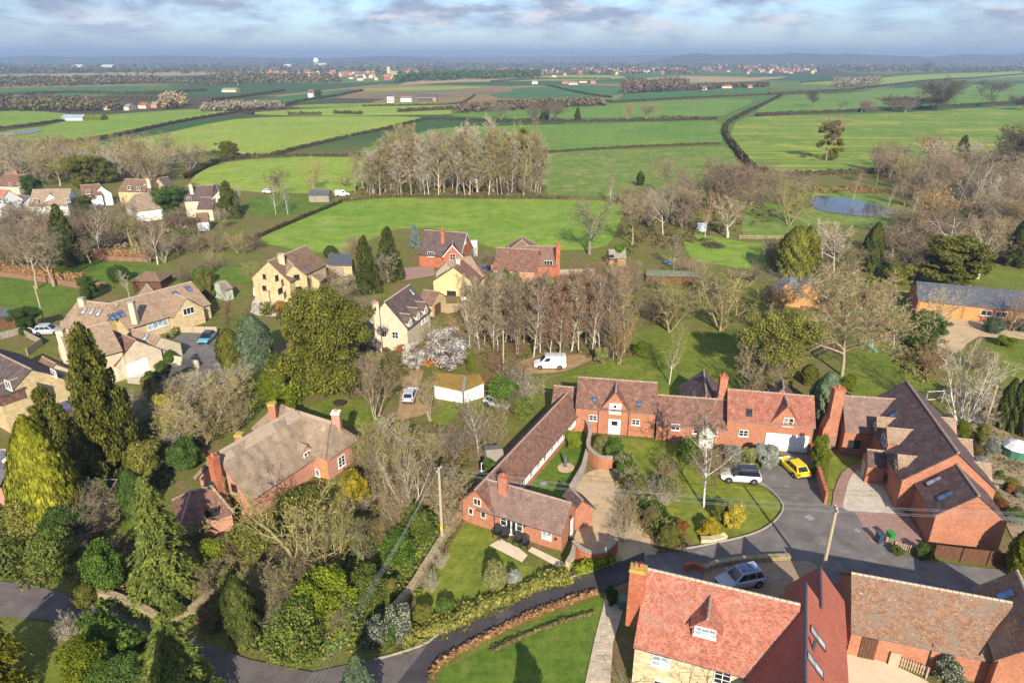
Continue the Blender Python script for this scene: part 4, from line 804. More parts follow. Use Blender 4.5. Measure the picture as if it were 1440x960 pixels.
        if plinth:
            pb = MB()
            for p, q in ((bl, al), (ar, br_), (al, ar), (br_, bl)):
                dd = (q-p).normalized(); nn = Vector((dd.y, -dd.x, 0)); pb.prism([p-dd*.02, q+dd*.02, q+dd*.02+nn*.04, p-dd*.02+nn*.04], up*plinth[0])
            s.part('plinth', pb, plinth[1])
        s.last = W; return W
    def face(s, W, f):
        """(point, outward normal, along) of a wall"""
        if f == 'l': return W.A+W.n*W.hw, W.n, -W.d
        if f == 'r': return W.A-W.n*W.hwr, -W.n, W.d
        if f == 'a': return W.a2, -W.d, -W.n
        return W.b2, W.d, W.n
    def win(s, W, f, px, py, w=.95, h=1.1, nx=2, nz=2, frame='white_paint', glass='glass_dark', sill=True, name='window'):
        o, n, u = s.face(W, f); p = hit(px, py, o, n); up = Vector((0, 0, 1)); p = p+n*.012
        wd = s.place(name, frame_mesh(w, h, nx, nz, frame), p, u, n, up)
        obj('pane', plate_mesh(w-.04, h-.04, .035, glass, name='pane'), wd)
        if sill: k = obj('sill', plate_mesh(w+.16, .07, .15, 'stone_grey' if frame != 'white_paint' else frame, name='sill'), wd); k.location = (0, 0, -h/2-.03)
        return wd
    def door(s, W, f, px, py, w=.95, h=2.05, mat='white_paint', glazed=False, name='door', boards=0):
        o, n, u = s.face(W, f); p = hit(px, py, o, n); p.z = h/2+.05; up = Vector((0, 0, 1)); p = p+n*.012
        mb = MB(); k = ('d', w, h, mat, boards)
        if k not in _wm:
            mb.box((-w/2, -.02, -h/2), (w/2, .05, h/2)); 
            for i in range(boards): x = -w/2+w*(i+.5)/boards; mb.box((x-w/boards*.42, .05, -h/2+.05), (x+w/boards*.42, .075, h/2-.05))
            if not boards:
                for z in (-.5, .45): mb.box((-w*.36, .05, z-.32), (w*.36, .07, z+.32))
            _wm[k] = mb.mesh('door', MAT[mat])
        dr = s.place(name, _wm[k], p, u, n, up)
        if glazed: g = obj('pane', plate_mesh(w*.5, h*.28, .09, 'glass_dark', name='pane'), dr); g.location = (0, 0, h*.25)
        hd = obj('handle', plate_mesh(.05, .16, .12, 'steel', name='handle'), dr); hd.location = (w*.38, 0, 0)
        return dr
    def light(s, W, side, px, py, w=.75, h=1.1, glass='glass_sky'):
        """roof window lying in a slope"""
        sg = 1 if side == 'l' else -1; hw = W.hw if sg > 0 else W.hwr; ze = W.ze if sg > 0 else W.zer
        out = W.n*sg; sl = Vector((out.x*hw, out.y*hw, ze-W.zr)).normalized(); nn = (out*(W.zr-ze)+Vector((0, 0, hw))).normalized()
        o = W.A+Vector((0, 0, W.zr))+nn*.10; p = hit(px, py, o, nn)
        wd = s.place('rooflight', frame_mesh(w, h, 1, 1, 'dark_frame', .07, .07), p, None, nn, -sl)
        obj('pane', plate_mesh(w-.1, h-.1, .045, glass, name='pane'), wd); return wd
    def chimney(s, px, py, zt, w=.9, d=.6, zb=3., mat='brick_orange', pots=1, ang=0, cap='brick_red', pot='clay_pot'):
        t = P(px, py, zt); M_ = Matrix.Translation((t.x, t.y, 0)) @ Matrix.Rotation(ang, 4, 'Z')
        mb = MB()
        c = [M_ @ Vector((x, y, 0)) for x, y in ((-w/2, -d/2), (w/2, -d/2), (w/2, d/2), (-w/2, d/2))]; up = Vector((0, 0, 1)); acc = 0
        for i in range(4):
            p, q = c[i], c[(i+1) % 4]; l = (q-p).length; mb.face([p+up*zb, q+up*zb, q+up*(zt-.25), p+up*(zt-.25)], [(acc, zb), (acc+l, zb), (acc+l, zt), (acc, zt)]); acc += l
        ch = s.part('chimney', mb, mat); cb = MB(); cb.box((-w/2-.06, -d/2-.06, zt-.25), (w/2+.06, d/2+.06, zt-.08), M_); cb.box((-w/2-.02, -d/2-.02, zt-.08), (w/2+.02, d/2+.02, zt), M_); obj('chimney_cap', cb.mesh('chimney_cap', MAT[cap], s.o), ch)
        for i in range(pots):
            pb = MB(); x = (i-(pots-1)/2)*.36; b = M_ @ Vector((x, 0, zt)); pb.tube(b, b+up*.42, .13, .10, 8); pb.tube(b+up*.36, b+up*.42, .13, .13, 8); obj('chimney_pot', pb.mesh('chimney_pot', MAT[pot], s.o), ch)
        return ch
    def box(s, name, A, B, C_, z0, z1, mat, parent=None):      # flat-topped block by three ground-plan corners
        A, B, C_ = Vector(A), Vector(B), Vector(C_); D = A+(C_-B); mb = MB(); mb.prism([Vector((p.x, p.y, z0)) for p in (A, B, C_, D)], (0, 0, z1-z0)); return s.part(name, mb, mat, parent)
    def pipe(s, W, f, px, py, ztop):
        o, n, u = s.face(W, f); p = hit(px, py, o, n)+n*.06; mb = MB(); mb.tube((p.x, p.y, 0), (p.x, p.y, ztop), .045, .045, 5); s.part('downpipe', mb, 'black_plastic')

def dormer(W, side, t, zr, zt_, hwid, fm='brick_orange', rm='tile_stone', out=.05, wn=True, gl='glass_dark', px=None):
    sg = 1 if side == 'l' else -1; n = W.n*sg; hwW = W.hw if sg > 0 else W.hwr
    if px: q = hit(*px, W.A+n*(hwW+out), n); t = (q-W.A).dot(W.d)/(W.B-W.A).length; zr = q.z-.12
    f = W.A+(W.B-W.A)*t+n*(hwW+out); kk = (W.zr-W.ze)/hwW; bk = f-n*((zr-W.ze)/kk+out+.1)
    D = h.wing((f.x, f.y, 0), (bk.x, bk.y, 0), zr, hwid, zt_, fm, rm, world=True, gutter=False, over=.12, verge=.12, z0=W.ze-.4)
    if wn:
        o, nn, u = h.face(D, 'a'); c = f+Vector((0, 0, zt_-.45)); wd = h.place('window', frame_mesh(hwid*1.25, .95, 2, 2, 'white_paint' if fm != 'wood_dark' else 'dark_frame'), c+nn*.012, u, nn, Vector((0, 0, 1))); obj('pane', plate_mesh(hwid*1.2, .9, .035, gl, name='pane'), wd)
    return D
def slope_dormer(W, side, px, hwid, hz1, hz2, fm, rm):
    """dormer whose front stands part-way up the slope"""
    sg = 1 if side == 'l' else -1; n = W.n*sg; hwW = W.hw if sg > 0 else W.hwr; nn = (n*(W.zr-W.ze)+Vector((0, 0, hwW))).normalized()
    f = hit(*px, W.A+Vector((0, 0, W.zr))+nn*.1, nn); kk = (W.zr-W.ze)/hwW; bk = f-n*(hz2/kk+.1)
    return h.wing((f.x, f.y, 0), (bk.x, bk.y, 0), f.z+hz2, hwid, f.z+hz1, fm, rm, world=True, gutter=False, over=.12, verge=.16, z0=f.z-.5)
# ---- L-shaped brick cottage (front wing + long white-walled range)
h = House('brick_cottage', 'L-shaped orange brick cottage with purple tiled roofs and a white walled long range', (700, 745))
lw = h.wing((668.5, 689), (797, 554), 4.2, 1.85, 2.25, 'brick_orange', 'tile_purple')
fwg = h.wing((686, 675), (803, 708), 4.1, 2.17, 2.18, 'brick_orange', 'tile_mauve')
pw = h.wing((802, 686), (819, 704), 3.3, 1.3, 2.1, 'brick_orange', 'tile_shade')
for px, py, w_, h_ in ((671.5, 705, .85, .8), (662.5, 718, .5, .75), (680, 723, .55, .75)): h.win(lw, 'a', px, py, w_, h_, 2 if w_ > .7 else 1, 1, 'cream_paint')
for px, py, w_ in ((708.5, 731, .7), (731, 738.5, .7)): h.win(fwg, 'r', px, py, w_, 1.25, 1, 2, 'cream_paint')
for px, py in ((716, 739), (723, 741.5)):
    dd = h.door(fwg, 'r', px, py, .62, 2.05, 'cream_paint', name='french_door'); g = obj('pane', plate_mesh(.36, 1.6, .085, 'glass_dark', name='pane'), dd)
h.win(fwg, 'r', 769, 752, 1.05, 1.0, 2, 2, 'cream_paint', 'glass_pale')
h.door(fwg, 'b', 803, 741, .9, 2.0, 'white_paint')
h.chimney(708, 668, 5.6, .9, .7, 3.2, pots=1, ang=-.3)
# white panelled wall of the long range, with its brick plinth and small dark windows
o_, n_, u_ = h.face(lw, 'r'); Lr = (lw.B-lw.A).length
wp = MB(); a_ = lw.A-lw.n*lw.hwr+lw.d*6.0; b_ = lw.B-lw.n*lw.hwr-lw.d*.4; nn = -lw.n
wp.prism([a_+nn*.005+Vector((0, 0, .75)), b_+nn*.005+Vector((0, 0, .75)), b_+nn*.05+Vector((0, 0, .75)), a_+nn*.05+Vector((0, 0, .75))], (0, 0, 1.42)); h.part('white_panelling', wp, 'render_white')
for k in range(9):
    c = a_+(b_-a_)*((k+.5)/9)+nn*.052+Vector((0, 0, 1.5)); wd = h.place('window', frame_mesh(.8 if k % 3 else 1.1, .9, 2, 1, 'white_paint'), c, lw.d, nn, Vector((0, 0, 1))); obj('pane', plate_mesh(.74, .86, .035, 'glass_dark', name='pane'), wd)
h.pipe(lw, 'a', 650, 715, 2.4); h.pipe(fwg, 'r', 695.5, 730, 2.3); h.pipe(fwg, 'b', 800, 745, 2.3)
for px, py in ((801.5, 726), (738, 738), (782, 757)): o1, n1_, u1 = h.face(fwg, 'b' if px > 800 else 'r'); h.place('wall_lamp', plate_mesh(.16, .24, .16, 'black_plastic', name='wall_lamp'), hit(px, py, o1, n1_), u1, n1_, Vector((0, 0, 1)))
# ---- two-storey brick barn house with white loading doors
h = House('barn_house', 'two-storey orange brick barn house with stacked white doors under a central gable', (866, 612))
hw_ = h.wing((814, 531), (924, 539), 6.1, 3.0, 3.6, 'brick_orange', 'tile_purple')
g = dormer(hw_, 'r', 0, 0, 3.75, 1.55, 'brick_orange', 'tile_purple', wn=False, px=(866, 550))
for px, py in ((834, 587), (894, 593)): h.win(hw_, 'r', px, py, 1.0, .8, 2, 2)
h.door(hw_, 'r', 864, 598, 1.5, 2.1, 'white_paint', True)
h.win(g, 'a', 865, 574.5, 1.5, 1.5, 1, 1, 'white_paint', 'glass_dark', False, 'loading_door'); o1, n1_, u1 = h.face(g, 'a')
h.place('door_leaf', plate_mesh(1.42, 1.42, .055, 'white_paint', name='door_leaf'), hit(865, 574.5, o1, n1_)+n1_*.02, u1, n1_, Vector((0, 0, 1))); h.win(g, 'a', 865, 571, .45, .5, 1, 1, 'white_paint').location += n1_*.07
for px, py in ((836, 561), (899, 567)): h.light(hw_, 'r', px, py, .6, .75, 'glass_sky')
for px in (841, 884): h.pipe(hw_, 'r', px, 590, 3.9)
rs = h.wing((780, 543), (812, 546), 4.2, 2.2, 2.4, 'brick_orange', 'tile_purple')
# ---- link, porch and garage house
h = House('garage_house', 'long orange brick house with white double garage door, porch and tall chimney', (1040, 626))
lk = h.wing((925, 556), (1022, 563), 4.7, 2.9, 2.3, 'brick_orange', 'tile_purple')
gh = h.wing((1024, 548), (1144, 558), 6.25, 2.75, 3.8, 'brick_orange', 'tile_brick')
dg = dormer(gh, 'r', 0, 0, 3.95, 1.5, 'brick_orange', 'tile_brick', wn=False, px=(1109, 570))
rw = h.wing((993.5, 556), (989.5, 521), 4.75, 2.7, 2.2, 'brick_orange', 'tile_shade')
h.wing((1102, 546), (1100, 534), 4.9, 1.3, 3.4, 'brick_orange', 'tile_shade', gutter=False)
h.win(lk, 'r', 950, 600, 1.05, .85, 2, 2); h.win(lk, 'r', 978, 605, .6, .8, 1, 2); h.win(lk, 'r', 1005, 608, .6, .8, 1, 2)
o1, n1_, u1 = h.face(lk, 'r'); q_ = hit(992, 612, o1, n1_); po = h.wing((q_.x+n1_.x*1.0, q_.y+n1_.y*1.0, 0), (q_.x-n1_.x*1.5, q_.y-n1_.y*1.5, 0), 2.95, .85, 2.15, 'sage_paint', 'tile_shade', gutter=False, world=True); h.door(po, 'a', 992, 612, .95, 2.0, 'white_paint', True)
h.win(gh, 'r', 1045.5, 608.5, 1.1, .85, 2, 2); h.win(dg, 'a', 1108.5, 593, 1.15, 1.1, 2, 2); h.light(gh, 'r', 1053.5, 580, .75, 1.0, 'glass_dark')
o1, n1_, u1 = h.face(gh, 'r'); gp = hit(1105.5, 623, o1, n1_); gp.z = 1.2
gd = h.place('garage_door', plate_mesh(4.9, 2.3, .05, 'white_paint', name='garage_door'), gp+n1_*.02, u1, n1_, Vector((0, 0, 1)))
pm = plate_mesh(.48, 2.2, .075, 'white_paint', name='door_panel')
for i in range(10): q = obj('door_panel', pm, gd); q.location = (-2.2+i*.489, 0, 0)
h.chimney(1018, 528, 7.9, .95, .75, 3, pots=1, ang=0); h.pipe(lk, 'r', 939, 605, 2.4); h.pipe(gh, 'r', 1142, 620, 3.6)
# ---- dark-roofed brick house on the right
h = House('dark_roofed_house', 'large orange brick house with long dark purple roof, dormers and tall left chimney', (1290, 690))
lwg = h.wing((1185, 557), (1272, 563), 6.15, 3.1, 3.28, 'brick_orange', 'tile_mauve')
mw = h.wing((1347, 637), (1275, 537), 7.6, 4.3, 3.9, 'brick_orange', 'tile_shade', verge=.15)
ew = h.wing((1376, 697), (1343, 651), 6.25, 3.05, 3.7, 'brick_orange', 'tile_shade', verge=.12)
MW, EW, LW = mw, ew, lwg
h.chimney(1180, 545, 8.0, 1.3, .9, -.2, 'brick_orange', 1, 0)
sb = MB(); tp = P(1180, 545, 8.0)
for z0_, z1_, w0_, w1_ in ((-.2, 2.6, 1.15, 1.15), (2.6, 4.4, 1.15, .62)):
    sb.prism([Vector((tp.x-w0_, tp.y-.5, z0_)), Vector((tp.x+w0_*.6, tp.y-.5, z0_)), Vector((tp.x+w1_*.6, tp.y-.5, z1_)), Vector((tp.x-w1_, tp.y-.5, z1_))], (0, 1.1, 0))
h.part('chimney_breast', sb, 'brick_orange')
h.win(lwg, 'r', 1201, 624.5, 1.35, 1.1, 3, 2, 'dark_frame')
# dormers on the drive side, a gabled one between two small ones
dormer(mw, 'l', .14, 5.3, 4.6, .7); dormer(mw, 'l', .42, 6.0, 4.9, 1.25); dormer(mw, 'l', .64, 5.4, 4.6, .75)
h.light(mw, 'l', 1258, 583, .8, 1.2); h.light(ew, 'l', 1314, 676, .75, 1.6, 'glass_pale'); h.light(ew, 'l', 1330, 697, .75, 1.6)
o1, n1_, u1 = h.face(mw, 'l'); pf = hit(1245, 640, o1, n1_); pf.z = 0
prc = h.wing((pf.x+n1_.x*1.9, pf.y+n1_.y*1.9, 0), (pf.x-n1_.x*.5, pf.y-n1_.y*.5, 0), 3.6, 1.15, 2.5, 'brick_orange', 'tile_shade', world=True, gutter=False); q_ = proj(prc.a2+Vector((0, 0, 1.1))); h.door(prc, 'a', q_[0], q_[1], 1.0, 2.1, 'sage_paint')
for t, z in ((.25, 1.3), (.5, 1.3)):
    c = mw.A+(mw.B-mw.A)*t+mw.n*(mw.hw+.012)+Vector((0, 0, z)); wd = h.place('window', frame_mesh(.9, 1.1, 2, 2, 'dark_frame'), c, -mw.d, mw.n, Vector((0, 0, 1))); obj('pane', plate_mesh(.86, 1.06, .035, 'glass_dark', name='pane'), wd)
for t in (.25, .55, .85):
    f = mw.A+(mw.B-mw.A)*t-mw.n*(mw.hwr+.9); bk = f+mw.n*2.4; h.wing((f.x, f.y, 0), (bk.x, bk.y, 0), 4.4, 1.1, 3.2, 'brick_orange', 'tile_stone', world=True, gutter=False, over=.12)
# ---- stone farmhouse in the foreground
h = House('stone_farmhouse', 'cream stone farmhouse with bright red tiled roof, dormer and left end chimney', (980, 930))
sm = h.wing((911, 801), (1124, 851), 8.0, 3.9, 4.4, 'stone_cream', 'tile_red', ridge='ridge_stone')
SM = sm
A2 = P(1133, 821, 7.95); X0 = P(1132, 960, 7.95); d1 = (X0-A2).normalized(); C1 = A2+d1*19
w1 = h.wing((A2.x, A2.y, 0), (C1.x, C1.y, 0), 7.95, 3.1, 4.2, 'brick_red', 'tile_new', world=True, ridge='ridge_blue')
A3 = P(1153, 799, 6.65); C3 = A3+d1*4.6
w3 = h.wing((A3.x, A3.y, 0), (C3.x, C3.y, 0), 6.65, 1.94, 4.25, 'brick_red', 'tile_new', world=True, ridge='ridge_blue', gutter=False)
for px, py, sd_ in ((1150, 897, 1), (1146, 935, 1)): h.light(w1, 'l', px, py, .7, 1.9, 'glass_pale')
h.chimney(898, 797, 9.4, 1.15, .8, 4.0, 'brick_red', 2, -.3, 'lichen')
dm = None
dn = slope_dormer(sm, 'r', (991, 900), .95, 1.05, 2.0, 'tile_red', 'tile_red'); h.win(dn, 'a', 991.5, 888, 1.5, .8, 3, 2, 'white_paint', 'glass_pale')
h.win(sm, 'r', 929, 926, 1.25, 1.35, 2, 3, 'white_paint', 'glass_pale'); h.win(sm, 'r', 1016, 951, 1.15, 1.35, 2, 3); h.win(sm, 'r', 930, 966, 1.2, 1.3, 2, 3)
vp = plain('vent_pipe_clay', (.06, .06, .07), .6); sv = MB(); c = hit(1143, 915, w1.A+Vector((0, 0, 7.95)), (w1.n*3.75+Vector((0, 0, 3.1))).normalized()); sv.tube(c, c+Vector((0, 0, .9)), .12, .12, 8); h.part('flue_pipe', sv, 'vent_pipe_clay')
# bare climber on the front wall
vn = MB(); r_ = random.Random(4)
for sx in (875, 960, 985):
    o1, n1_, u1 = h.face(sm, 'r'); p = hit(sx, 985, o1, n1_); p = p+n1_*.06
    st_ = [(p, Vector((0, 0, 1)), .06, 0)]
    while st_:
        p, d_, rr, lv = st_.pop(); m = 7 if lv == 0 else 4
        for i in range(m):
            d_ = (d_+u1*r_.gauss(0, .45)+Vector((0, 0, r_.gauss(.1, .25)))).normalized(); q = p+d_*.38
            if q.z > 5.0: break
            vn.tube(p, q, rr, rr*.85, 4, False); p = q; rr *= .88
            if lv < 3 and r_.random() < .6: st_.append((p, (d_+u1*r_.choice((-1, 1))).normalized(), rr*.7, lv+1))
h.part('bare_climber', vn, 'bark_grey')
# ---- mottled tile barn, lower right
h = House('tiled_barn', 'low brick barn with a mottled orange brown tiled roof and brown door', (1260, 905), 'barn')
bn = h.wing((1199, 807), (1421, 848), 5.3, 3.3, 2.6, 'brick_orange', 'tile_mottled', ridge='ridge_stone', verge=.12)
h.door(bn, 'r', 1224, 898, 1.15, 2.1, 'wood_dark', boards=5); h.pipe(bn, 'r', 1306, 925, 2.8)
h.box('log_store', P(1248, 935), P(1262, 938), P(1266, 926), 0, 1.35, 'wood_pale')
BN = bn
h = House('corner_barn', 'brick barn end with red pantiles and a small blue window at the right edge', (1430, 870), 'barn')
cb_ = h.wing((1430, 804), (1472, 905), 6.0, 2.3, 3.6, 'brick_orange', 'tile_mottled', ridge='ridge_stone'); h.light(cb_, 'r', 1414, 836, .9, 1.4, 'glass_sky')
# ---- thatched cottage
h = House('thatched_cottage', 'brick cottage with a thick grey-brown thatched roof and four chimneys', (400, 690))
t1 = h.wing((306, 641), (413, 580), 6.4, 3.75, 2.7, 'brick_pink', 'thatch', th=.38, over=.4, ridge=None, gutter=False, verge=.3)
t2 = h.wing((406, 578), (466, 597), 5.9, 2.05, 3.45, 'brick_pink', 'thatch', hipB=.8, th=.38, over=.4, ridge=None, gutter=False)
t3 = h.wing((410, 579), (392, 571), 6.1, 2.2, 3.8, 'brick_pink', 'thatch', hipB=1.6, th=.36, over=.35, ridge=None, gutter=False)
for a, b, lo_, W in (((303, 643), (413, 580), .95, t1), ((412, 580), (468, 598), .95, t2)):       # raised ridge capping
    rc = MB(); d, n = W.d, W.n; k = (W.zr-W.ze)/W.hw; up = Vector((0, 0, 1)); A_, B_ = W.A-d*.35, W.B+d*.1
    for sg in (1, -1): rc.prism([A_+up*(W.zr+.40), B_+up*(W.zr+.40), B_+n*sg*lo_+up*(W.zr+.40-lo_*k), A_+n*sg*lo_+up*(W.zr+.40-lo_*k)], up*.13)
    h.part('thatch_capping', rc, 'thatch_ridge')
h.wing((449, 640), (436, 596), 5.0, 2.0, 4.0, 'brick_pink', 'thatch', th=.34, over=.35, ridge=None, gutter=False) if False else None
e1 = dormer(t1, 'r', .78, 4.3, 3.6, .8, 'brick_pink', 'thatch')
h.win(t2, 'r', 447, 664, .6, .9, 1, 3); h.win(t2, 'b', 480, 648, 1.1, 1.35, 2, 3); h.win(t2, 'b', 473, 630, .9, .7, 2, 1); h.win(t1, 'a', 330, 686, .75, .9, 2, 2, 'dark_frame'); h.door(t2, 'r', 456, 666, .9, 2.0, 'weatherboard')
h.chimney(299, 641, 7.4, .8, .8, 0, 'brick_red', 1, -.5); h.chimney(382, 566, 7.6, .8, .7, 4, 'brick_orange', 0, 0, 'lichen'); h.chimney(336, 609, 6.6, .8, .7, 2, 'brick_orange', 0, 0, 'lichen'); h.chimney(472, 578, 7.4, .9, .8, 2, 'brick_pink', 1, 0, 'cream_paint')
h = House('tiled_annexe', 'small brick annexe with dark red hipped tile roof beside the thatched cottage', (280, 740), 'house')
an = h.wing((268, 692), (297, 684), 4.2, 2.5, 2.3, 'brick_pink', 'tile_purple', hipA=1.5, hipB=1.2); h.win(an, 'r', 298, 722, 1.2, 1.2, 3, 2, 'dark_frame'); h.light(an, 'r', 297, 682, .6, .8, 'glass_dark')
# ---- yellow stone house with the front gable
h = House('yellow_stone_house', 'large yellow stone house with brown roof and projecting front gable', (400, 415))
ys = h.wing((377, 368), (430, 346), 8.2, 4.2, 4.7, 'stone_yellow', 'tile_brown', ridge='ridge_stone')
yf = h.wing((412, 373), (398, 360), 7.4, 2.3, 4.9, 'stone_yellow', 'tile_stone', ridge='ridge_stone')
for px, py, w_ in ((372, 389, .7), (372, 405, .9)): h.win(ys, 'a', px, py, w_, 1.0, 2, 1, 'dark_frame')
for px, py, w_ in ((389, 391, .9), (394, 409, 1.3)): h.win(ys, 'r', px, py, w_, 1.1, 2, 1, 'dark_frame')
for px, py, w_ in ((417, 390, 1.1), (419, 407, 1.4)): h.win(yf, 'a', px, py, w_, 1.1, 2, 1, 'dark_frame')
h.chimney(394, 356, 9.3, 1.1, .8, 5, 'stone_cream', 0, .6, 'stone_grey'); h.light(ys, 'r', 431, 377, .8, 1.2)
ypw = h.wing((437, 386), (444, 380), 4.0, 1.6, 2.6, 'stone_yellow', 'tile_stone'); 
h.box('side_porch', P(457, 394), P(472, 388), P(469, 384), 0, 2.4, 'stone_yellow')
h = House('flat_roofed_garage', 'low dark flat roofed garage right of the yellow stone house', (480, 388), 'garage'); h.box('wall', P(464, 388), P(496, 388), P(494, 374), 0, 2.5, 'stone_yellow'); h.box('roof', P(463, 389), P(497, 389), P(495, 373), 2.5, 2.68, 'slate'); h.box('door', P(470, 388.6), P(484, 388.6), P(484, 388.2), .05, 2.1, 'wood_grey')
# ---- cream house with dark roof and three dormers
h = House('cream_house', 'cream stone house with dark roof and three dormers above the blossom tree', (550, 480))
ch_ = h.wing((541, 425), (576, 401), 8.3, 3.6, 4.3, 'stone_pale', 'tile_dark', ridge='ridge_stone')
for px, py, w_ in ((541, 469, .8), (556, 471, 1.1)): h.win(ch_, 'a', px, py, w_, 1.2, 2, 2)
for t in (.12, .45, .78): dormer(ch_, 'r', t, 6.2, 5.2, .85, 'stone_pale', 'tile_dark')
for px, py in ((594, 449), (599, 446)): h.win(ch_, 'r', px, py, 1.0, 1.5, 2, 2)
h.light(ch_, 'r', 579, 411, .8, 1.3, 'glass_pale'); h.chimney(527, 424, 8.8, .9, .8, 0, 'stone_pale', 1, .5, 'stone_grey', 'clay_pot')
h = House('small_garage', 'small cream garage with brown roof beside the cream house', (608, 432), 'garage'); gw = h.wing((596, 408), (617, 411), 4.0, 2.6, 2.4, 'stone_yellow', 'tile_brown'); h.door(gw, 'b', 615, 426, 2.2, 2.0, 'wood_dark', boards=8)
# ---- yellow bungalow in front of the brick houses
h = House('yellow_bungalow', 'yellow rendered bungalow with chocolate ribbed roof and dark conservatory', (630, 420))
yb = h.wing((638, 376), (653, 363), 5.9, 4.4, 2.8, 'render_yellow', 'tile_purple', ridge='ridge_clay', verge=.25)
yb2 = h.wing((650, 366), (668, 378), 6.1, 4.6, 3.0, 'stone_pale', 'tile_stone', ridge='ridge_clay') if False else h.wing((628, 368), (662, 361), 6.1, 4.2, 2.9, 'stone_pale', 'tile_stone', ridge='ridge_clay')
h.win(yb, 'a', 635, 413, 1.9, 1.2, 3, 1, 'dark_frame'); h.chimney(644, 362, 7.2, .8, .7, 4, 'stone_pale', 1, 0, 'stone_grey')
h.box('conservatory', P(649, 421), P(668, 420), P(671, 410), 0, 2.2, 'glass_dark'); h.box('conservatory_roof', P(648, 421.6), P(669, 420.6), P(672, 409), 2.2, 2.4, 'slate')
for i in range(5): p = P(649+4.6*i, 421.4); h.box('conservatory_post', p, p+Vector((.12, 0, 0)), p+Vector((.12, .1, 0)), 0, 2.2, 'dark_frame')
h.box('base_wall', P(648.5, 421.8), P(668.5, 420.8), P(668.5, 420.2), 0, .6, 'render_white')
# ---- red brick house
h = House('red_brick_house', 'red brick house with dark roof, white bargeboards and white conservatory', (625, 365))
rb_ = h.wing((598, 324), (655, 328), 7.3, 4.2, 2.9, 'brick_red', 'tile_dark', verge=.2)
rg_ = h.wing((636, 345), (636.5, 334), 5.7, 2.1, 3.3, 'brick_red', 'tile_dark', gutter=False)
h.win(rb_, 'r', 606, 357.5, 1.6, 1.1, 3, 1); h.win(rg_, 'a', 636.5, 361, 1.2, 1.3, 2, 2); h.win(rb_, 'b', 654, 340, .8, 1.0, 2, 1); h.chimney(622, 322, 8.4, .8, .7, 5, 'brick_red', 1)
bb = MB()
for W, en in ((rg_, 'a'), (rb_, 'b')):
    p0 = (W.A-W.d*.13) if en == 'a' else (W.B+W.d*.25); k = (W.zr-W.ze)/W.hw; up = Vector((0, 0, 1))
    for sg in (1, -1): bb.prism([p0+up*(W.zr-.16), p0+up*(W.zr+.06), p0+W.n*sg*(W.hw+.2)+up*(W.ze-.2*k+.06), p0+W.n*sg*(W.hw+.2)+up*(W.ze-.2*k-.16)], W.d*.05*(-1 if en == 'a' else 1))
h.part('bargeboard', bb, 'white_paint')
h.box('conservatory', P(653, 360), P(671, 360), P(671, 352), 0, 2.3, 'glass_pale'); h.box('conservatory_roof', P(652.5, 360.5), P(671.5, 360.5), P(671.5, 351.5), 2.3, 2.5, 'white_paint')
for i in range(6): p = P(653+3.5*i, 360.2); h.box('conservatory_post', p, p+Vector((.14, 0, 0)), p+Vector((.14, .1, 0)), 0, 2.3, 'white_paint')
# ---- pink brick bungalow
h = House('pink_brick_bungalow', 'pink brick bungalow with brown hipped roofs and right hand chimney', (730, 380))
pk = h.wing((700, 349), (757, 352), 5.9, 4.6, 2.6, 'brick_pink', 'tile_purple', gutter=False, verge=.2)
pk2 = h.wing((714, 355), (715, 345), 5.4, 3.6, 2.5, 'brick_pink', 'tile_purple', gutter=False)
pk3 = h.wing((738, 346), (784, 347), 5.6, 4.2, 2.6, 'brick_red', 'tile_brown'); h.wing((734, 338), (735, 334), 5.4, 3.5, 3, 'brick_red', 'tile_brown', hipA=2, hipB=2)
h.win(pk3, 'r', 771, 370, 1.9, 1.2, 3, 1); h.chimney(785, 343, 7.2, .9, .8, 0, 'brick_red', 1)
# ---- long stone bungalow with roof windows
h = House('stone_bungalow', 'long cream bungalow with buff tiled roofs and many roof windows', (220, 470))
b1 = h.wing((152, 428), (268, 397), 5.9, 5.0, 2.7, 'stone_yellow', 'tile_stone', ridge='ridge_stone', verge=.2)
b2 = h.wing((110, 423), (166, 429), 5.6, 4.6, 2.7, 'stone_yellow', 'tile_stone', ridge='ridge_stone')
b3 = h.wing((262, 420), (246, 414), 5.3, 2.7, 2.8, 'stone_yellow', 'tile_stone', ridge='ridge_stone')
b4 = h.wing((214, 408), (206, 400), 5.0, 2.2, 2.8, 'stone_yellow', 'tile_stone', ridge='ridge_stone')
for px, py in ((187, 437), (247, 413), (265, 406)): h.light(b1, 'r', px, py, .9, 1.3)
for px, py in ((118, 437), (129, 438), (139, 440)): h.light(b2, 'r', px, py, .8, 1.4, 'glass_pale')
for px, py in ((157, 446), (164, 444), (171, 441)): h.light(b1, 'r', px, py, .8, 1.4)
h.win(b3, 'a', 265, 437, 2.0, 1.2, 3, 1); h.win(b1, 'r', 222, 456, 3.6, 1.2, 4, 1, 'white_paint', 'glass_pale'); h.chimney(114, 418, 6.6, .9, .8, 3, 'stone_pale', 0, 0, 'stone_grey'); h.chimney(184, 423, 7, .9, .8, 3, 'stone_pale', 0, 0, 'stone_grey')
h.door(b1, 'b', 288, 428, 2.4, 2.1, 'wood_dark', boards=6)
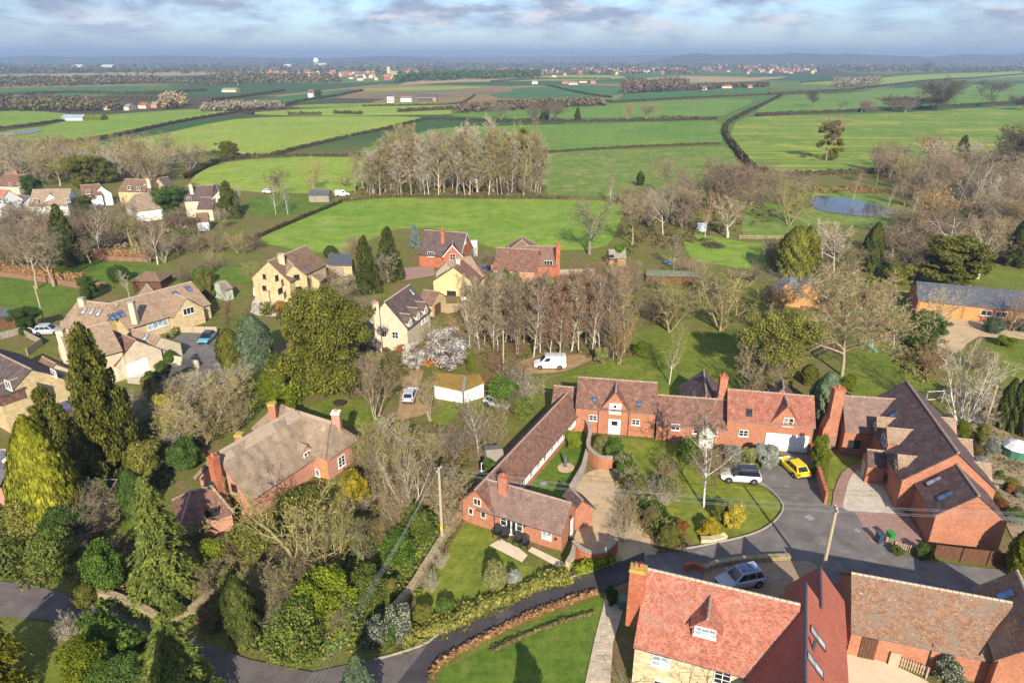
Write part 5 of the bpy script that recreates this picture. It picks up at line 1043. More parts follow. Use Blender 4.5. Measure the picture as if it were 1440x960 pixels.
# ---- pale house behind the big conifer
h = House('pale_gabled_house', 'pale stone house with front gable and white garage half hidden by the dark conifer', (90, 520))
p1 = h.wing((84, 470), (152, 454), 7.8, 3.8, 4.6, 'stone_pale', 'tile_stone', ridge='ridge_stone')
p2 = h.wing((98, 492), (92, 472), 6.6, 2.6, 4.6, 'stone_pale', 'tile_stone', ridge='ridge_stone') if False else None
p3 = h.wing((150, 462), (190, 478), 5.4, 3.4, 2.7, 'stone_pale', 'tile_purple'); dormer(p3, 'r', .62, 5.2, 4.4, .9, 'tile_purple', 'tile_purple')
p4 = h.wing((186, 463), (226, 474), 4.4, 3.0, 2.3, 'stone_pale', 'tile_stone'); h.light(p4, 'r', 205, 474, .8, 1.3, 'glass_pale')
o1, n1_, u1 = h.face(p3, 'b'); gp = hit(188, 494, o1, n1_); gp.z = 1.15; h.place('garage_door', plate_mesh(3.4, 2.1, .06, 'white_paint', name='garage_door'), gp, u1, n1_, Vector((0, 0, 1)))
p5 = h.wing((60, 502), (78, 512), 4.6, 2.4, 2.4, 'stone_pale', 'tile_brown'); h.chimney(84, 462, 8.6, 1.0, .8, 0, 'stone_pale', 0, 0, 'stone_grey'); h.win(p5, 'r', 76, 524, 1.5, 1.0, 3, 1)
h.win(p1, 'a', 96, 512, 1.2, 1.2, 2, 2)
h = House('left_edge_house', 'yellow stone house with dark roof cut by the left edge', (20, 560))
le = h.wing((-30, 484), (44, 520), 7.2, 4.2, 4.2, 'stone_yellow', 'tile_dark'); h.win(le, 'r', 12, 541, 1.4, 1.1, 2, 1); dormer(le, 'r', .93, 6.2, 5.2, 1.1, 'tile_purple', 'tile_dark', wn=True)
h = House('slate_roofed_cottage', 'small slate roofed cottage with brick chimney at the left edge', (10, 668)); sc = h.wing((-20, 632), (22, 634), 5.0, 3.0, 2.7, 'brick_pink', 'slate'); h.chimney(12, 644, 5.8, .8, .7, 3, 'brick_pink', 0, 0, 'cream_paint')
# ---- stable range with dark roof on the right
h = House('stable_range', 'long stable range with dark slate roof, timber doors and brick end', (1360, 455), 'stable')
st1 = h.wing((1290, 396), (1480, 414), 5.0, 4.6, 2.9, 'brick_orange', 'slate', ridge=None, verge=.2)
for px, w_ in ((1305, 3.6), (1335, 4.2), (1362, 3.4), (1434, 2.8)): h.door(st1, 'r', px, 445+px*.01-13, w_, 2.4, 'weatherboard', boards=int(w_*3), name='stable_door')
for px in (1387, 1408): h.win(st1, 'r', px, 440+(px-1387)*.09, 1.7, 1.0, 2, 1)
# ---- timber sheds, outbuildings
h = House('blue_roofed_shed', 'twin timber sheds with blue-grey slate roofs among bare trees', (1128, 422), 'shed')
for a, b in (((1110, 398), (1112, 388)), ((1137, 398), (1140, 388))): W = h.wing(a, b, 4.6, 2.6, 2.5, 'weatherboard', 'slate_blue', ridge=None)
h = House('summer_house', 'timber summer house with grey felt roof beside the bare thicket', (864, 367), 'shed'); W = h.wing((856, 351), (879, 351), 3.6, 2.3, 2.3, 'weatherboard', 'felt_grey', ridge=None); h.win(W, 'r', 860, 362, 1.0, 1.3, 2, 2, 'dark_frame'); h.door(W, 'r', 866, 363, .9, 2., 'dark_frame')
h = House('mossy_outbuilding', 'low white outbuilding with a mossy butterfly roof', (645, 560), 'outbuilding')
for q in ([P(609, 542, 2.0), P(651, 551, 1.8), P(656, 529, 1.8), P(618, 525, 2.1)], [P(651.5, 551, 1.8), P(681, 539, 2.1), P(674, 527, 2.1), P(656.5, 529, 1.8)]):
    c_ = sum(q, Vector())/4; w_ = [c_+(p-c_)*.94 for p in q]; wb_ = MB()
    for i in range(4): p1_, p2_ = w_[i], w_[(i+1) % 4]; wb_.face([Vector((p1_.x, p1_.y, -.1)), Vector((p2_.x, p2_.y, -.1)), Vector((p2_.x, p2_.y, p2_.z)), Vector((p1_.x, p1_.y, p1_.z))])
    h.part('wall', wb_, 'render_white'); mr_ = MB(); mr_.prism(q, (0, 0, .16)); h.part('roof', mr_, 'moss_roof')
mr_ = MB(); mr_.prism([P(649, 552, 2.0), P(653, 552, 2.0), P(656, 530, 2.0), P(652.5, 530, 2.0)], (0, 0, .06)); h.part('valley_gutter', mr_, 'lead')
pn = h.place('window', frame_mesh(1.1, .9, 3, 1, 'white_paint'), P(636, 552, 1.1)+Vector((.02, -.05, 0)), None, Vector((0, 0, 1)).cross((P(651, 549, 2.3)-P(609, 541, 2.3)).normalized())*-1, Vector((0, 0, 1))); obj('pane', plate_mesh(1.0, .8, .03, 'glass_dark', name='pane'), pn)
h = House('grey_garden_shed', 'small grey felt roofed garden room with white windows behind the long range', (690, 655), 'shed'); W = h.wing((684, 634), (706, 632), 3.1, 2.2, 2.3, 'white_paint', 'felt_grey', ridge=None); h.win(W, 'r', 684, 655, 1.2, 1.0, 3, 1, 'white_paint')
h = House('garden_shed', 'pale green garden shed with grey roof behind the long bungalow', (318, 412), 'shed'); W = h.wing((305, 397), (316, 394), 3.4, 2.2, 2.3, 'sage_paint', 'felt_grey', ridge=None)
h = House('garden_shed', 'weathered round roofed garden shed left of the long bungalow', (212, 402), 'shed'); W = h.wing((206, 382), (218, 382), 3.2, 2.6, 2.0, 'wood_dark', 'tile_brown', hipA=2, hipB=2, ridge=None)
h = House('dark_garden_shed', 'blue-black flat shed on the lawn at the left edge', (16, 448), 'shed'); W = h.wing((4, 434), (28, 434), 3.0, 2.0, 2.3, 'wood_dark', 'slate', ridge=None)
h = House('green_store', 'long low green store beyond the paddock', (945, 382), 'shed'); W = h.wing((908, 380), (985, 382), 2.5, 1.7, 2.0, 'wood_dark', 'felt_green', ridge=None)
h = House('field_stable', 'dark green field stable beside the parked van', (450, 280), 'stable'); W = h.wing((436, 267), (464, 267), 3.6, 2.5, 2.4, 'felt_grey', 'slate', ridge=None)
# ---- far left village
def cottage(name, label, base, ra, rb, zr, hw, ze, wall, roof, chim=None, cm='brick_red', cross=None, wins=(), group=None, hip=0):
    H_ = House(name, label, base, 'house', group); W = H_.wing(ra, rb, zr, hw, ze, wall, roof, gutter=False, hipA=hip, hipB=hip)
    if cross: H_.wing(*cross, wall, roof, gutter=False)
    if chim: H_.chimney(*chim, zr+1.2, 1.0, .8, zr-2, cm, 1)
    for f, x, y, w_, h_ in wins: H_.win(W, f, x, y, w_, h_, 2, 2, glass='glass_dark')
    return H_
cottage('village_house', 'stone house with brown roof among trees at the far left', (22, 264), (6, 245), (38, 246), 8, 4.5, 5, 'stone_pale', 'tile_purple', (22, 240), wins=(('r', 15, 260, 1.2, 1.2), ('r', 27, 260, 1.2, 1.2)))
cottage('village_house', 'white cottage with red roof at the left edge', (6, 288), (-14, 266), (12, 268), 8, 3.5, 5, 'render_white', 'tile_red', wins=(('r', 2, 280, 1.2, 1.2), ('r', 10, 281, 1, 1.2)))
cottage('village_house', 'white cottage with low grey wall beside the red roofed cottage', (34, 286), (20, 274), (42, 276), 5.5, 3, 3.4, 'render_white', 'slate', wins=(('r', 28, 283, 1.4, 1.),))
cottage('village_house', 'half-timbered thatched cottage with front gable at far left', (72, 290), (46, 267), (100, 266), 7.5, 4.2, 3.6, 'render_white', 'thatch', cross=((70, 273), (72, 266), 6.6, 2.8, 3.6), wins=(('r', 50, 282, 1.2, 1.), ('r', 96, 282, 1.2, 1.)))
cottage('village_house', 'white house with brown roof between far left trees', (128, 273), (113, 261), (140, 259), 6.5, 4, 3.8, 'render_white', 'tile_purple', cross=((142, 262), (138, 258), 6.2, 2.4, 3.8), wins=(('r', 124, 270, 1.2, 1.2),))
cottage('village_house', 'yellow stone house with long brown roof behind the thatched house', (203, 272), (176, 252), (214, 253), 8, 4.4, 5, 'stone_yellow', 'tile_brown', (208, 250), 'stone_pale', ((204, 258), (206, 252), 7.2, 2.6, 5), (('r', 182, 264, 1.2, 1.2), ('r', 195, 265, 1.2, 1.2)))
cottage('village_house', 'yellow stone house with gable facing the field at far left', (230, 272), (222, 251), (236, 249), 8, 4.2, 5, 'stone_yellow', 'tile_dark', wins=(('r', 228, 264, 1.2, 1.2),))
cottage('village_house', 'low house under a wide brown thatch in the far village', (205, 296), (190, 274), (225, 270), 7, 5, 3.2, 'render_white', 'thatch', hip=2)
cottage('village_house', 'stone house with dark roof and two gables near the field edge', (275, 288), (262, 262), (300, 261), 8.5, 4.4, 5, 'stone_pale', 'tile_dark', (268, 258), 'stone_pale', ((308, 268), (303, 258), 8, 3.2, 5), (('r', 266, 280, 1.2, 1.2), ('a', 263, 272, 1, 1)))
cottage('village_house', 'small dark roofed stone wing before the two gabled house', (290, 294), (282, 278), (303, 278), 6, 3.4, 3.4, 'stone_pale', 'tile_dark')
cottage('village_house', 'small brown roofed outhouse beside the far drive', (285, 310), (276, 300), (292, 299), 4.4, 2.8, 2.6, 'render_white', 'tile_brown')
cottage('village_house', 'long thatched cottage half hidden by bare trees at left', (40, 326), (10, 306), (70, 303), 6.6, 4, 3.2, 'stone_pale', 'thatch', (70, 300), hip=1.5)
# ---- far farms and town
def far_building(name, label, bx, by, wpx, dep, z, rz_, wall, roof, cat, group=None):
    b = P(bx, by); w_ = wpx*pxm(bx, by); H_ = House(name, label, (bx, by), cat, group); d = w_/2
    H_.wing((b.x-d, b.y+dep/2, 0), (b.x+d, b.y+dep/2, 0), z+rz_, dep/2, z, wall, roof, world=True, ridge=None, gutter=False); return H_, b, w_
H_, b, w_ = far_building('farmhouse', 'white farmhouse standing alone in far green fields', 549, 144.5, 9, 9, 6, 3, 'render_white', 'slate', 'house')
for i in range(3):
    for zz_ in (1.6, 4.4): wd = H_.place('window', frame_mesh(1.4, 1.5, 2, 2, 'grey_paint'), Vector((b.x-w_*.3+i*w_*.3, b.y-.03, zz_)), Vector((1, 0, 0)), Vector((0, -1, 0)), Vector((0, 0, 1))); obj('pane', plate_mesh(1.3, 1.4, .05, 'glass_dark', name='pane'), wd)
far_building('farm_shed', 'low white farm shed beside the white farmhouse', 571, 143.5, 15, 10, 3.5, 1.5, 'render_white', 'felt_grey', 'barn')
H_, b, w_ = far_building('open_barn', 'long open barn with pale end right of the white farmhouse', 600, 143, 27, 16, 4.5, 2.5, 'felt_grey', 'slate', 'barn')
for i in range(6): H_.place('bay_opening', plate_mesh(w_/8.2, 3.4, .06, 'dark_frame', name='bay_opening'), Vector((b.x-w_*.42+i*w_*.135, b.y-.03, 1.9)), Vector((1, 0, 0)), Vector((0, -1, 0)), Vector((0, 0, 1)))
far_building('farmhouse', 'lone white house by a dark tree on the far lane', 437, 139, 7, 10, 6, 4, 'render_white', 'tile_purple', 'house')
far_building('farm_barn', 'grey barn in dark fields on the far left', 322, 130, 20, 16, 3.2, 2.2, 'stone_pale', 'felt_grey', 'barn')
far_building('farm_barn', 'large white barn in the far middle farm', 752, 118.5, 8, 18, 4, 3, 'render_white', 'felt_grey', 'barn')
for i, (x, y, w_) in enumerate(((795, 118, 12), (806, 119.5, 16), (820, 117, 14), (834, 118, 9), (1022, 124.5, 18), (1043, 123, 10), (1055, 124, 8), (990, 127, 10), (200, 153, 14), (216, 152, 12), (150, 155, 10), (178, 155.5, 9))):
    far_building('far_barn', 'pale roofed barn of the middle distance farms', x, y, w_*.8, 14, 3, 2.2, 'stone_pale' if i % 3 else 'brick_pink', 'felt_grey' if i % 2 else 'tile_brick', 'barn', 'pale farm barns in the middle distance')
b = P(118, 169); H_ = House('polytunnel', 'pale blue and green farm tunnel in the far left field', (118, 171), 'greenhouse'); H_.wing((b.x-14, b.y, 0), (b.x+2, b.y, 0), 4, 5, 2, 'tarp_white', 'glass_pale', world=True, ridge=None, gutter=False); H_.wing((b.x+3, b.y, 0), (b.x+16, b.y, 0), 4, 5, 2, 'leaf_bright', 'leaf_bright', world=True, ridge=None, gutter=False)
b = P(445, 92.5); wt = thing('water_tower', 'white domed tower on the far plain', 'tower', b); mb = MB(); mb.tube((0, 0, 0), (0, 0, 18), 9, 9, 12); obj('stem', mb.mesh('stem', MAT['render_white']), wt)
bm = bmesh.new(); bmesh.ops.create_uvsphere(bm, u_segments=16, v_segments=10, radius=17); me = bpy.data.meshes.new('dome'); bm.to_mesh(me); bm.free(); dmo = obj('dome', me, wt, MAT['white_paint']); dmo.location = (0, 0, 26)
b = P(547, 107); ct = House('church_tower', 'buff stone church tower rising from the far village', (547, 107), 'church'); ct.box('tower', b+Vector((-4, -4, 0)), b+Vector((4, -4, 0)), b+Vector((4, 4, 0)), 0, 22, 'stone_yellow'); ct.wing((b.x+5, b.y, 0), (b.x+26, b.y, 0), 12, 6, 7, 'stone_yellow', 'lead', world=True, ridge=None, gutter=False)
for i, (x, y, w_) in enumerate(((108, 95, 14), (151, 95, 17), (404, 94, 9), (452, 92, 14))): far_building('warehouse', 'white industrial shed on the far left plain', x, y, w_, 50, 8, 4, 'stone_pale', 'white_paint', 'warehouse', 'white sheds on the far left plain')
TOWN = [(380, 104, 560, 112, 46), (480, 106, 620, 100, 30), (690, 103, 900, 101, 60), (860, 104, 960, 98, 30), (960, 97, 1240, 90, 74), (1050, 103, 1150, 100, 26), (1330, 88, 1440, 86, 12)]
tw_m = {}
for wl, rf in (('brick_pink', 'tile_brick'), ('stone_pale', 'slate'), ('stone_yellow', 'tile_brown'), ('brick_red', 'tile_stone'), ('stone_pale', 'tile_dark')):
    mb = MB(); mb.box((-6, -4.5, -.5), (6, 4.5, 5.5)); mb.face([(-6, -4.5, 5.5), (-6, 4.5, 5.5), (-6, 0, 9)]); mb.face([(6, 4.5, 5.5), (6, -4.5, 5.5), (6, 0, 9)]); mw_ = mb.mesh('wall', MAT[wl])
    mb = MB(); mb.prism([(-6.3, -5, 5.2), (6.3, -5, 5.2), (6.3, 0, 9), (-6.3, 0, 9)], (0, -.1, .25)); mb.prism([(6.3, 5, 5.2), (-6.3, 5, 5.2), (-6.3, 0, 9), (6.3, 0, 9)], (0, .1, .25)); tw_m[wl] = (mw_, mb.mesh('roof', MAT[rf]))
keys = list(tw_m)
TN = ('far left town', 'church village', 'middle town', 'wood edge hamlet', 'right hand town', 'near right hamlet', 'far right skyline')
WN_ = {'brick_pink': 'pink brick', 'stone_pale': 'pale stone', 'stone_yellow': 'yellow stone', 'brick_red': 'dark red'}
for ti, (x0, y0, x1, y1, n) in enumerate(TOWN):
    for i in range(n):
        x = R.uniform(x0, x1); y = y0+(y1-y0)*(x-x0)/(x1-x0)+R.gauss(0, 2.2); y = max(y, 87.5); kk = R.choice(keys); b = P(x, y); s_ = R.uniform(.6, 1.0)*(1+b.y/8000)
        t = thing('town_house', ('large ' if s_ > 1.2 else 'small ')+WN_.get(kk, 'pale stone')+' house in the '+('left', 'middle', 'right')[min(2, int(3*(x-x0)/(x1-x0)))]+' of the '+TN[ti]+' on the plain', 'house', b, R.choice((0, 1.57))+R.gauss(.2, .3), 'houses of the far towns'); t.scale = (s_, s_, s_); obj('wall', tw_m[kk][0], t); obj('roof', tw_m[kk][1], t)

# ---------------------------------------------------------------- vehicles
_wh = {}
def wheel_meshes(r):
    if r not in _wh:
        n = 20; mb = MB(); prof = [(-.11, r*.62), (-.11, r*.95), (-.08, r), (.08, r), (.11, r*.95), (.11, r*.62)]
        for k in range(n):
            a0, a1 = 2*math.pi*k/n, 2*math.pi*(k+1)/n
            for (y0, r0), (y1, r1) in zip(prof, prof[1:]): mb.face([(r0*math.cos(a0), y0, r0*math.sin(a0)), (r0*math.cos(a1), y0, r0*math.sin(a1)), (r1*math.cos(a1), y1, r1*math.sin(a1)), (r1*math.cos(a0), y1, r1*math.sin(a0))])
        ty = mb.mesh('tyre', MAT['rubber']); mb = MB()
        for sg in (-1, 1): mb.tube((0, sg*.07, 0), (0, sg*.1, 0), r*.2, r*.2, 8)
        for k in range(5):
            a = 2*math.pi*k/5; M_ = Matrix.Rotation(a, 4, 'Y')
            for sg in (-1, 1): mb.box((.04, sg*.09-.012, -.045), (r*.63, sg*.09+.012, .045), M_)
        mb.tube((0, -.05, 0), (0, .05, 0), r*.62, r*.62, 14); _wh[r] = (ty, mb.mesh('rim', MAT['steel']))
    return _wh[r]
def loft(mb, secs):                      # secs: list of rings with equal point count
    for A, B in zip(secs, secs[1:]):
        n = len(A)
        for i in range(n): j = (i+1) % n; mb.face([A[i], A[j], B[j], B[i]])
    mb.face(secs[0][::-1]); mb.face(secs[-1])
def car(name, label, px, ang, paint, kind='suv', roof=None, pano=False, cat='car', group=None):
    """front points along +x"""
    L_, W_, H_, r = {'suv': (4.45, 1.86, 1.66, .35), 'hatch': (4.15, 1.78, 1.46, .32), 'van': (4.95, 1.98, 1.97, .34)}[kind]
    t = thing(name, label, cat, P(*px)+Vector((0, 0, .135)), ang, group); a = L_/2; w_ = W_/2; zb = .22
    belt = {'suv': .98, 'hatch': .88, 'van': 1.08}[kind]; hood = belt-.06
    st = [(-a, .55, .62, .80), (-a+.10, .34, belt-.06, .93), (-a+.55, zb, belt, 1), (-.3, zb, belt, 1), (a*.42, zb, belt-.01, 1), (a*.72, zb, hood-.07, .97), (a-.14, .32, hood-.24, .88), (a, .48, .66, .74)]
    if kind == 'van': st[0] = (-a, .45, 1.0, .95); st[1] = (-a+.06, .30, belt, .98)
    mb = MB(); secs = []
    for x, z0, z1, k in st:
        q = w_*k; zm = z0+(z1-z0)*.45
        secs.append([(x, -q*.9, z0), (x, -q, zm), (x, -q*.97, z1-.10), (x, -q*.86, z1), (x, q*.86, z1), (x, q*.97, z1-.10), (x, q, zm), (x, q*.9, z0)])
    loft(mb, secs); me = mb.mesh('body', MAT['car_'+paint])
    bo = obj('body', me, t); bv = bo.modifiers.new('round', 'BEVEL'); bv.width = .05; bv.segments = 2; bv.limit_method = 'ANGLE'; bv.angle_limit = .35
    for p in me.polygons: p.use_smooth = True
    # cabin
    if kind == 'van': xs = (-a+.03, -a+.10, a*.30, a*.60)
    elif kind == 'suv': xs = (-a+.16, -a+.62, a*.12, a*.50)
    else: xs = (-a+.20, -a+.78, a*.06, a*.48)
    q0, q1 = w_*.88, w_*.70 if kind != 'van' else w_*.82; zt = H_-.05; zl = belt-.02
    lo = [(xs[0], -q0, zl), (xs[3], -q0, zl), (xs[3], q0, zl), (xs[0], q0, zl)]; hi = [(xs[1], -q1, zt), (xs[2], -q1, zt), (xs[2], q1, zt), (xs[1], q1, zt)]
    mb = MB(); loft(mb, [lo, hi]); cab = obj('cabin', mb.mesh('cabin', MAT['car_'+(paint if kind == 'van' else 'black' if roof else paint)]), t)
    def lerp(p, q, f): return tuple(a_+(b_-a_)*f for a_, b_ in zip(p, q))
    def pane(i, j, f0, f1, g0, g1, nm):  # glass set 1 cm proud of the cabin side between corners i and j
        A = [lerp(lerp(lo[i], lo[j], f0), lerp(hi[i], hi[j], f0), g0), lerp(lerp(lo[i], lo[j], f1), lerp(hi[i], hi[j], f1), g0), lerp(lerp(lo[i], lo[j], f1), lerp(hi[i], hi[j], f1), g1), lerp(lerp(lo[i], lo[j], f0), lerp(hi[i], hi[j], f0), g1)]
        A = [Vector(p) for p in A]; n = (A[1]-A[0]).cross(A[3]-A[0]).normalized(); m_ = MB(); m_.prism([p-n*.005 for p in A], n*.02); obj(nm, m_.mesh(nm, MAT['glass_car']), cab)
    pane(1, 2, .07, .93, .10, .93, 'windscreen')
    if kind != 'van':
        pane(3, 0, .10, .90, .18, .90, 'rear_window')
        for i, j, rev in ((0, 1, 0), (2, 3, 1)):
            for f0, f1 in ((.06, .30), (.33, .62), (.65, .93)): f0, f1 = (f0, f1) if not rev else (1-f1, 1-f0); pane(i, j, f0, f1, .14, .88, 'side_window')
    else:
        for i, j, f0, f1 in ((0, 1, .70, .92), (2, 3, .08, .30)): pane(i, j, f0, f1, .25, .88, 'side_window')
    mb = MB(); e = .03; mb.prism([(xs[1]-e, -q1-e, zt), (xs[2]+e, -q1-e, zt), (xs[2]+e, q1+e, zt), (xs[1]-e, q1+e, zt)], (0, 0, .05)); rf = obj('roof', mb.mesh('roof', MAT['car_'+(roof or paint)]), t); bv = rf.modifiers.new('round', 'BEVEL'); bv.width = .025; bv.segments = 2
    if pano: mb = MB(); mb.prism([(xs[1]+.25, -q1*.75, zt+.05), (xs[2]-.08, -q1*.75, zt+.05), (xs[2]-.08, q1*.75, zt+.05), (xs[1]+.25, q1*.75, zt+.05)], (0, 0, .012)); obj('glass_roof', mb.mesh('glass_roof', MAT['glass_sky']), rf)
    if kind == 'suv':
        for sg in (-1, 1): mb = MB(); mb.tube((xs[1]+.1, sg*q1*.96, zt+.09), (xs[2]-.1, sg*q1*.96, zt+.09), .025, .025, 5); obj('roof_rail', mb.mesh('roof_rail', MAT['steel']), rf)
    ty, ri = wheel_meshes(r)
    for x in (-a*.60, a*.62):
        for sg in (-1, 1):
            mb = MB(); mb.tube((x, sg*(w_-.30), r), (x, sg*(w_+.012), r), r*1.17, r*1.17, 18); obj('wheel_arch', mb.mesh('wheel_arch', MAT['rubber']), t)
            whl = link(bpy.data.objects.new('wheel', None)); whl.parent = t; whl.location = (x, sg*(w_-.075), r); obj('tyre', ty, whl); obj('rim', ri, whl)
    for sg in (-1, 1):
        mb = MB(); mb.box((a-.17, sg*w_*.60-.17, .55), (a-.012, sg*w_*.60+.12, .66)); obj('headlight', mb.mesh('headlight', MAT['lamp_clear']), t)
        mb = MB(); mb.box((-a-.005, sg*w_*.76-.12, .70 if kind != 'van' else .9), (-a+.15, sg*w_*.76+.12, .86 if kind != 'van' else 1.25)); obj('tail_light', mb.mesh('tail_light', MAT['lamp_red']), t)
        mb = MB(); mb.box((a*.36, sg*(w_+.08)-.09, belt), (a*.36+.16, sg*(w_+.08)+.09, belt+.15)); obj('wing_mirror', mb.mesh('wing_mirror', MAT['car_'+(roof or paint)]), t)
    mb = MB(); mb.box((a-.06, -.55, .40), (a+.015, .55, .56)); obj('grille', mb.mesh('grille', MAT['black_plastic']), t)
    mb = MB(); mb.box((-a-.02, -.26, .60), (-a+.03, .26, .71)); obj('number_plate', mb.mesh('number_plate', MAT['white_paint']), t)
    for z in (.36,):
        mb = MB(); mb.box((-a+.02, -w_*.8, .26), (-a+.2, w_*.8, .44)); obj('rear_bumper', mb.mesh('rear_bumper', MAT['black_plastic']), t)
    return t
car('parked_car', 'white crossover car with black roof beside the birch', (1040, 675), math.pi-.12, 'white', 'suv', 'black')
car('parked_car', 'bright yellow hatchback on the drive before the garage', (1115, 663), math.pi*.5+.22, 'yellow', 'hatch')
car('parked_car', 'silver estate car with glass roof in the gravel yard', (1040, 822), math.pi-.02+.28, 'lilac', 'suv', None, True)
car('parked_car', 'small silver car on the earth drive by the mossy roofed outbuilding', (577, 561), math.pi*.5-.05, 'silver', 'hatch')
car('parked_car', 'turquoise car in the tarmac court below the long bungalow', (292, 480), -.9-math.pi*.22, 'skyblue', 'hatch', 'black')
car('parked_car', 'bright blue car half hidden behind the dark conifer', (199, 516), .3, 'blue', 'hatch')
car('parked_car', 'dark purple car under the conifers at left', (96, 578), .35, 'purple', 'hatch')
car('parked_car', 'silver blue car on the lane behind the pale gabled house', (70, 470), .15, 'silver', 'suv')
car('parked_car', 'pale car half hidden by shrubs near the long range', (700, 572), -.6, 'silver', 'hatch')
car('parked_car', 'dark blue car beside the pink brick bungalow', (682, 382), 1.2, 'purple', 'hatch')
car('parked_van', 'white panel van parked before the yellow stone house', (374, 420), -.55, 'white', 'van', cat='van')
lv = car('parked_van', 'white panel van with a roof rack on the muddy track', (773, 517), math.pi, 'white', 'van', cat='van')
for x in (-1.8, -.9, 0., .7): mb = MB(); mb.tube((x, -.8, 2.12), (x, .8, 2.12), .03, .03, 5); mb.tube((x, -.75, 1.95), (x, -.75, 2.12), .02, .02, 4); mb.tube((x, .75, 1.95), (x, .75, 2.12), .02, .02, 4); obj('roof_bar', mb.mesh('roof_bar', MAT['steel']), lv)
for k in range(4): y = -.55+k*.37; mb = MB(); mb.tube((-2.2, y, 2.17), (.9, y, 2.17), .025, .025, 5); obj('ladder_rail', mb.mesh('ladder_rail', MAT['steel']), lv)
car('parked_car', 'far white car parked beside the field stable', (378, 272), .1, 'white', 'hatch'); car('parked_van', 'far white van right of the field stable', (482, 276), .1, 'white', 'van', cat='van')
# ---------------------------------------------------------------- poles and wires
def pole(top_px, ht, label, ang):
    t = P(top_px[0], top_px[1], ht); r = thing('utility_pole', label, 'pole', (t.x, t.y, 0)); mb = MB(); mb.tube((0, 0, -.2), (0, 0, ht), .17, .12, 10); obj('post', mb.mesh('post', MAT['wood_pale']), r)
    mb = MB(); M_ = Matrix.Rotation(ang, 4, 'Z'); mb.box((-.5, -.05, ht-.35), (.5, .05, ht-.25), M_); obj('crossarm', mb.mesh('crossarm', MAT['wood_grey']), r)
    for x in (-.42, 0, .42): mb = MB(); q = M_ @ Vector((x, 0, ht-.25)); mb.tube(q, q+Vector((0, 0, .16)), .05, .03, 6); obj('insulator', mb.mesh('insulator', MAT['lamp_clear']), r)
    mb = MB(); mb.box((-.12, -.20, 1.6), (.12, -.15, 2.0)); obj('warning_plate', mb.mesh('warning_plate', MAT['car_yellow']), r)
    return Vector((t.x, t.y, ht))
p_r = pole((1177, 712), 8.8, 'tall wooden pole standing at the road junction', 1.4); p_l = pole((617, 657), 8.6, 'wooden pole standing in rough ground left of the brick cottage', 1.2)
def wire(a, b, sag, label, r=.010, mat='wire'):
    mb = MB(); n = 24; pts = [a+(b-a)*(i/n)-Vector((0, 0, 4*sag*(i/n)*(1-i/n))) for i in range(n+1)]
    for p, q in zip(pts, pts[1:]): mb.tube(p, q, r, r, 4, False)
    tag(obj('overhead_wire', mb.mesh('overhead_wire', MAT[mat], a), loc=a), label, 'wire', 'wires strung between the poles')
e_ = Vector((62, 46, 9.5)); s_ = P(425, 985, 7.5)
for k in range(4):
    o = Vector((0, (k-1.5)*.4, -.1-.12*(k % 2))); wire(p_r+o, p_l+o, .6, 'thin overhead wire between the junction pole and the left pole'); wire(p_r+o, e_+o, .4, 'thin overhead wire running from the junction pole to the right edge'); wire(p_l+o*.8, s_+Vector(((k-1.5)*.3, 0, 0)), .5, 'thin overhead wire running from the left pole to the lower edge')
def small_pole(px, ht, label):
    b = P(*px); t = thing('utility_pole', label, 'pole', b); mb = MB(); mb.tube((0, 0, -.1), (0, 0, ht), .13, .1, 8); obj('post', mb.mesh('post', MAT['wood_pale']), t); mb = MB(); mb.box((-.3, -.04, ht-.3), (.3, .04, ht-.22)); obj('crossarm', mb.mesh('crossarm', MAT['wood_grey']), t)
small_pole((64, 458), 7.5, 'thin wooden pole behind the pale gabled house'); small_pole((708, 520), 6.5, 'wooden pole in front of the poplar row'); small_pole((370, 441), 6.0, 'wooden pole before the yellow stone house'); small_pole((105, 520), 8., 'wooden pole in front of the pale gabled house'); small_pole((1385, 600), 6, 'bare leaning pole by the dark conifer screen'); small_pole((140, 318), 8, 'dark pole among the far left cottages')
# ---------------------------------------------------------------- walls and fences
def wall(px, wid, hei, mat, label, cop=None, name='garden_wall', smooth=4):
    b = P(*px[0]); t = thing(name, label, 'wall', b); pts = [(P(x, y)-b) for x, y in px]
    w_ = strip('wall_face', pts, wid, mat, -.1, hei+.1, parent=t, world=True, smooth=smooth)
    if cop:
        pp_ = crom(pts, smooth, False) if smooth > 1 else pts; c = MB()
        for p, q in zip(pp_, pp_[1:]):
            n = max(1, int((q-p).length/.28)); dd = (q-p)/n
            for i in range(n): a_ = p+dd*i; z = Vector((0, 0, hei)); nn = Vector((-dd.y, dd.x, 0)).normalized()*(wid/2+.05); c.prism([a_+dd*.03-nn+z, a_+dd*.97-nn+z, a_+dd*.97+nn+z, a_+dd*.03+nn+z], (0, 0, .11))
        obj('coping', c.mesh('coping', MAT[cop]), t)
    return t
wall([(806, 778), (818, 790), (836, 795), (852, 790), (866, 776)], .34, 1.5, 'brick_red', 'curved red brick wall where the gravel drive meets the lane', 'stone_grey')
wall([(797, 805), (804, 793), (808, 778)], .3, 1.2, 'stone_cream', 'short pale wall at the corner of the cottage', 'stone_grey')
wall([(806, 606), (822, 606), (829, 622), (826, 642), (832, 652), (846, 660), (860, 660)], .34, 1.7, 'brick_orange', 'serpentine brick wall round the courtyard lawn', 'stone_grey')
wall([(826, 642), (820, 665), (812, 680), (803, 695)], .4, 1.1, 'stone_grey', 'low grey stone wall between courtyard and gravel drive', 'stone_grey')
wall([(1139, 640), (1147, 668), (1154, 692), (1160, 710)], .26, 1.5, 'brick_orange', 'brick wall between the yellow car and the pale drive', 'brick_red', smooth=1)
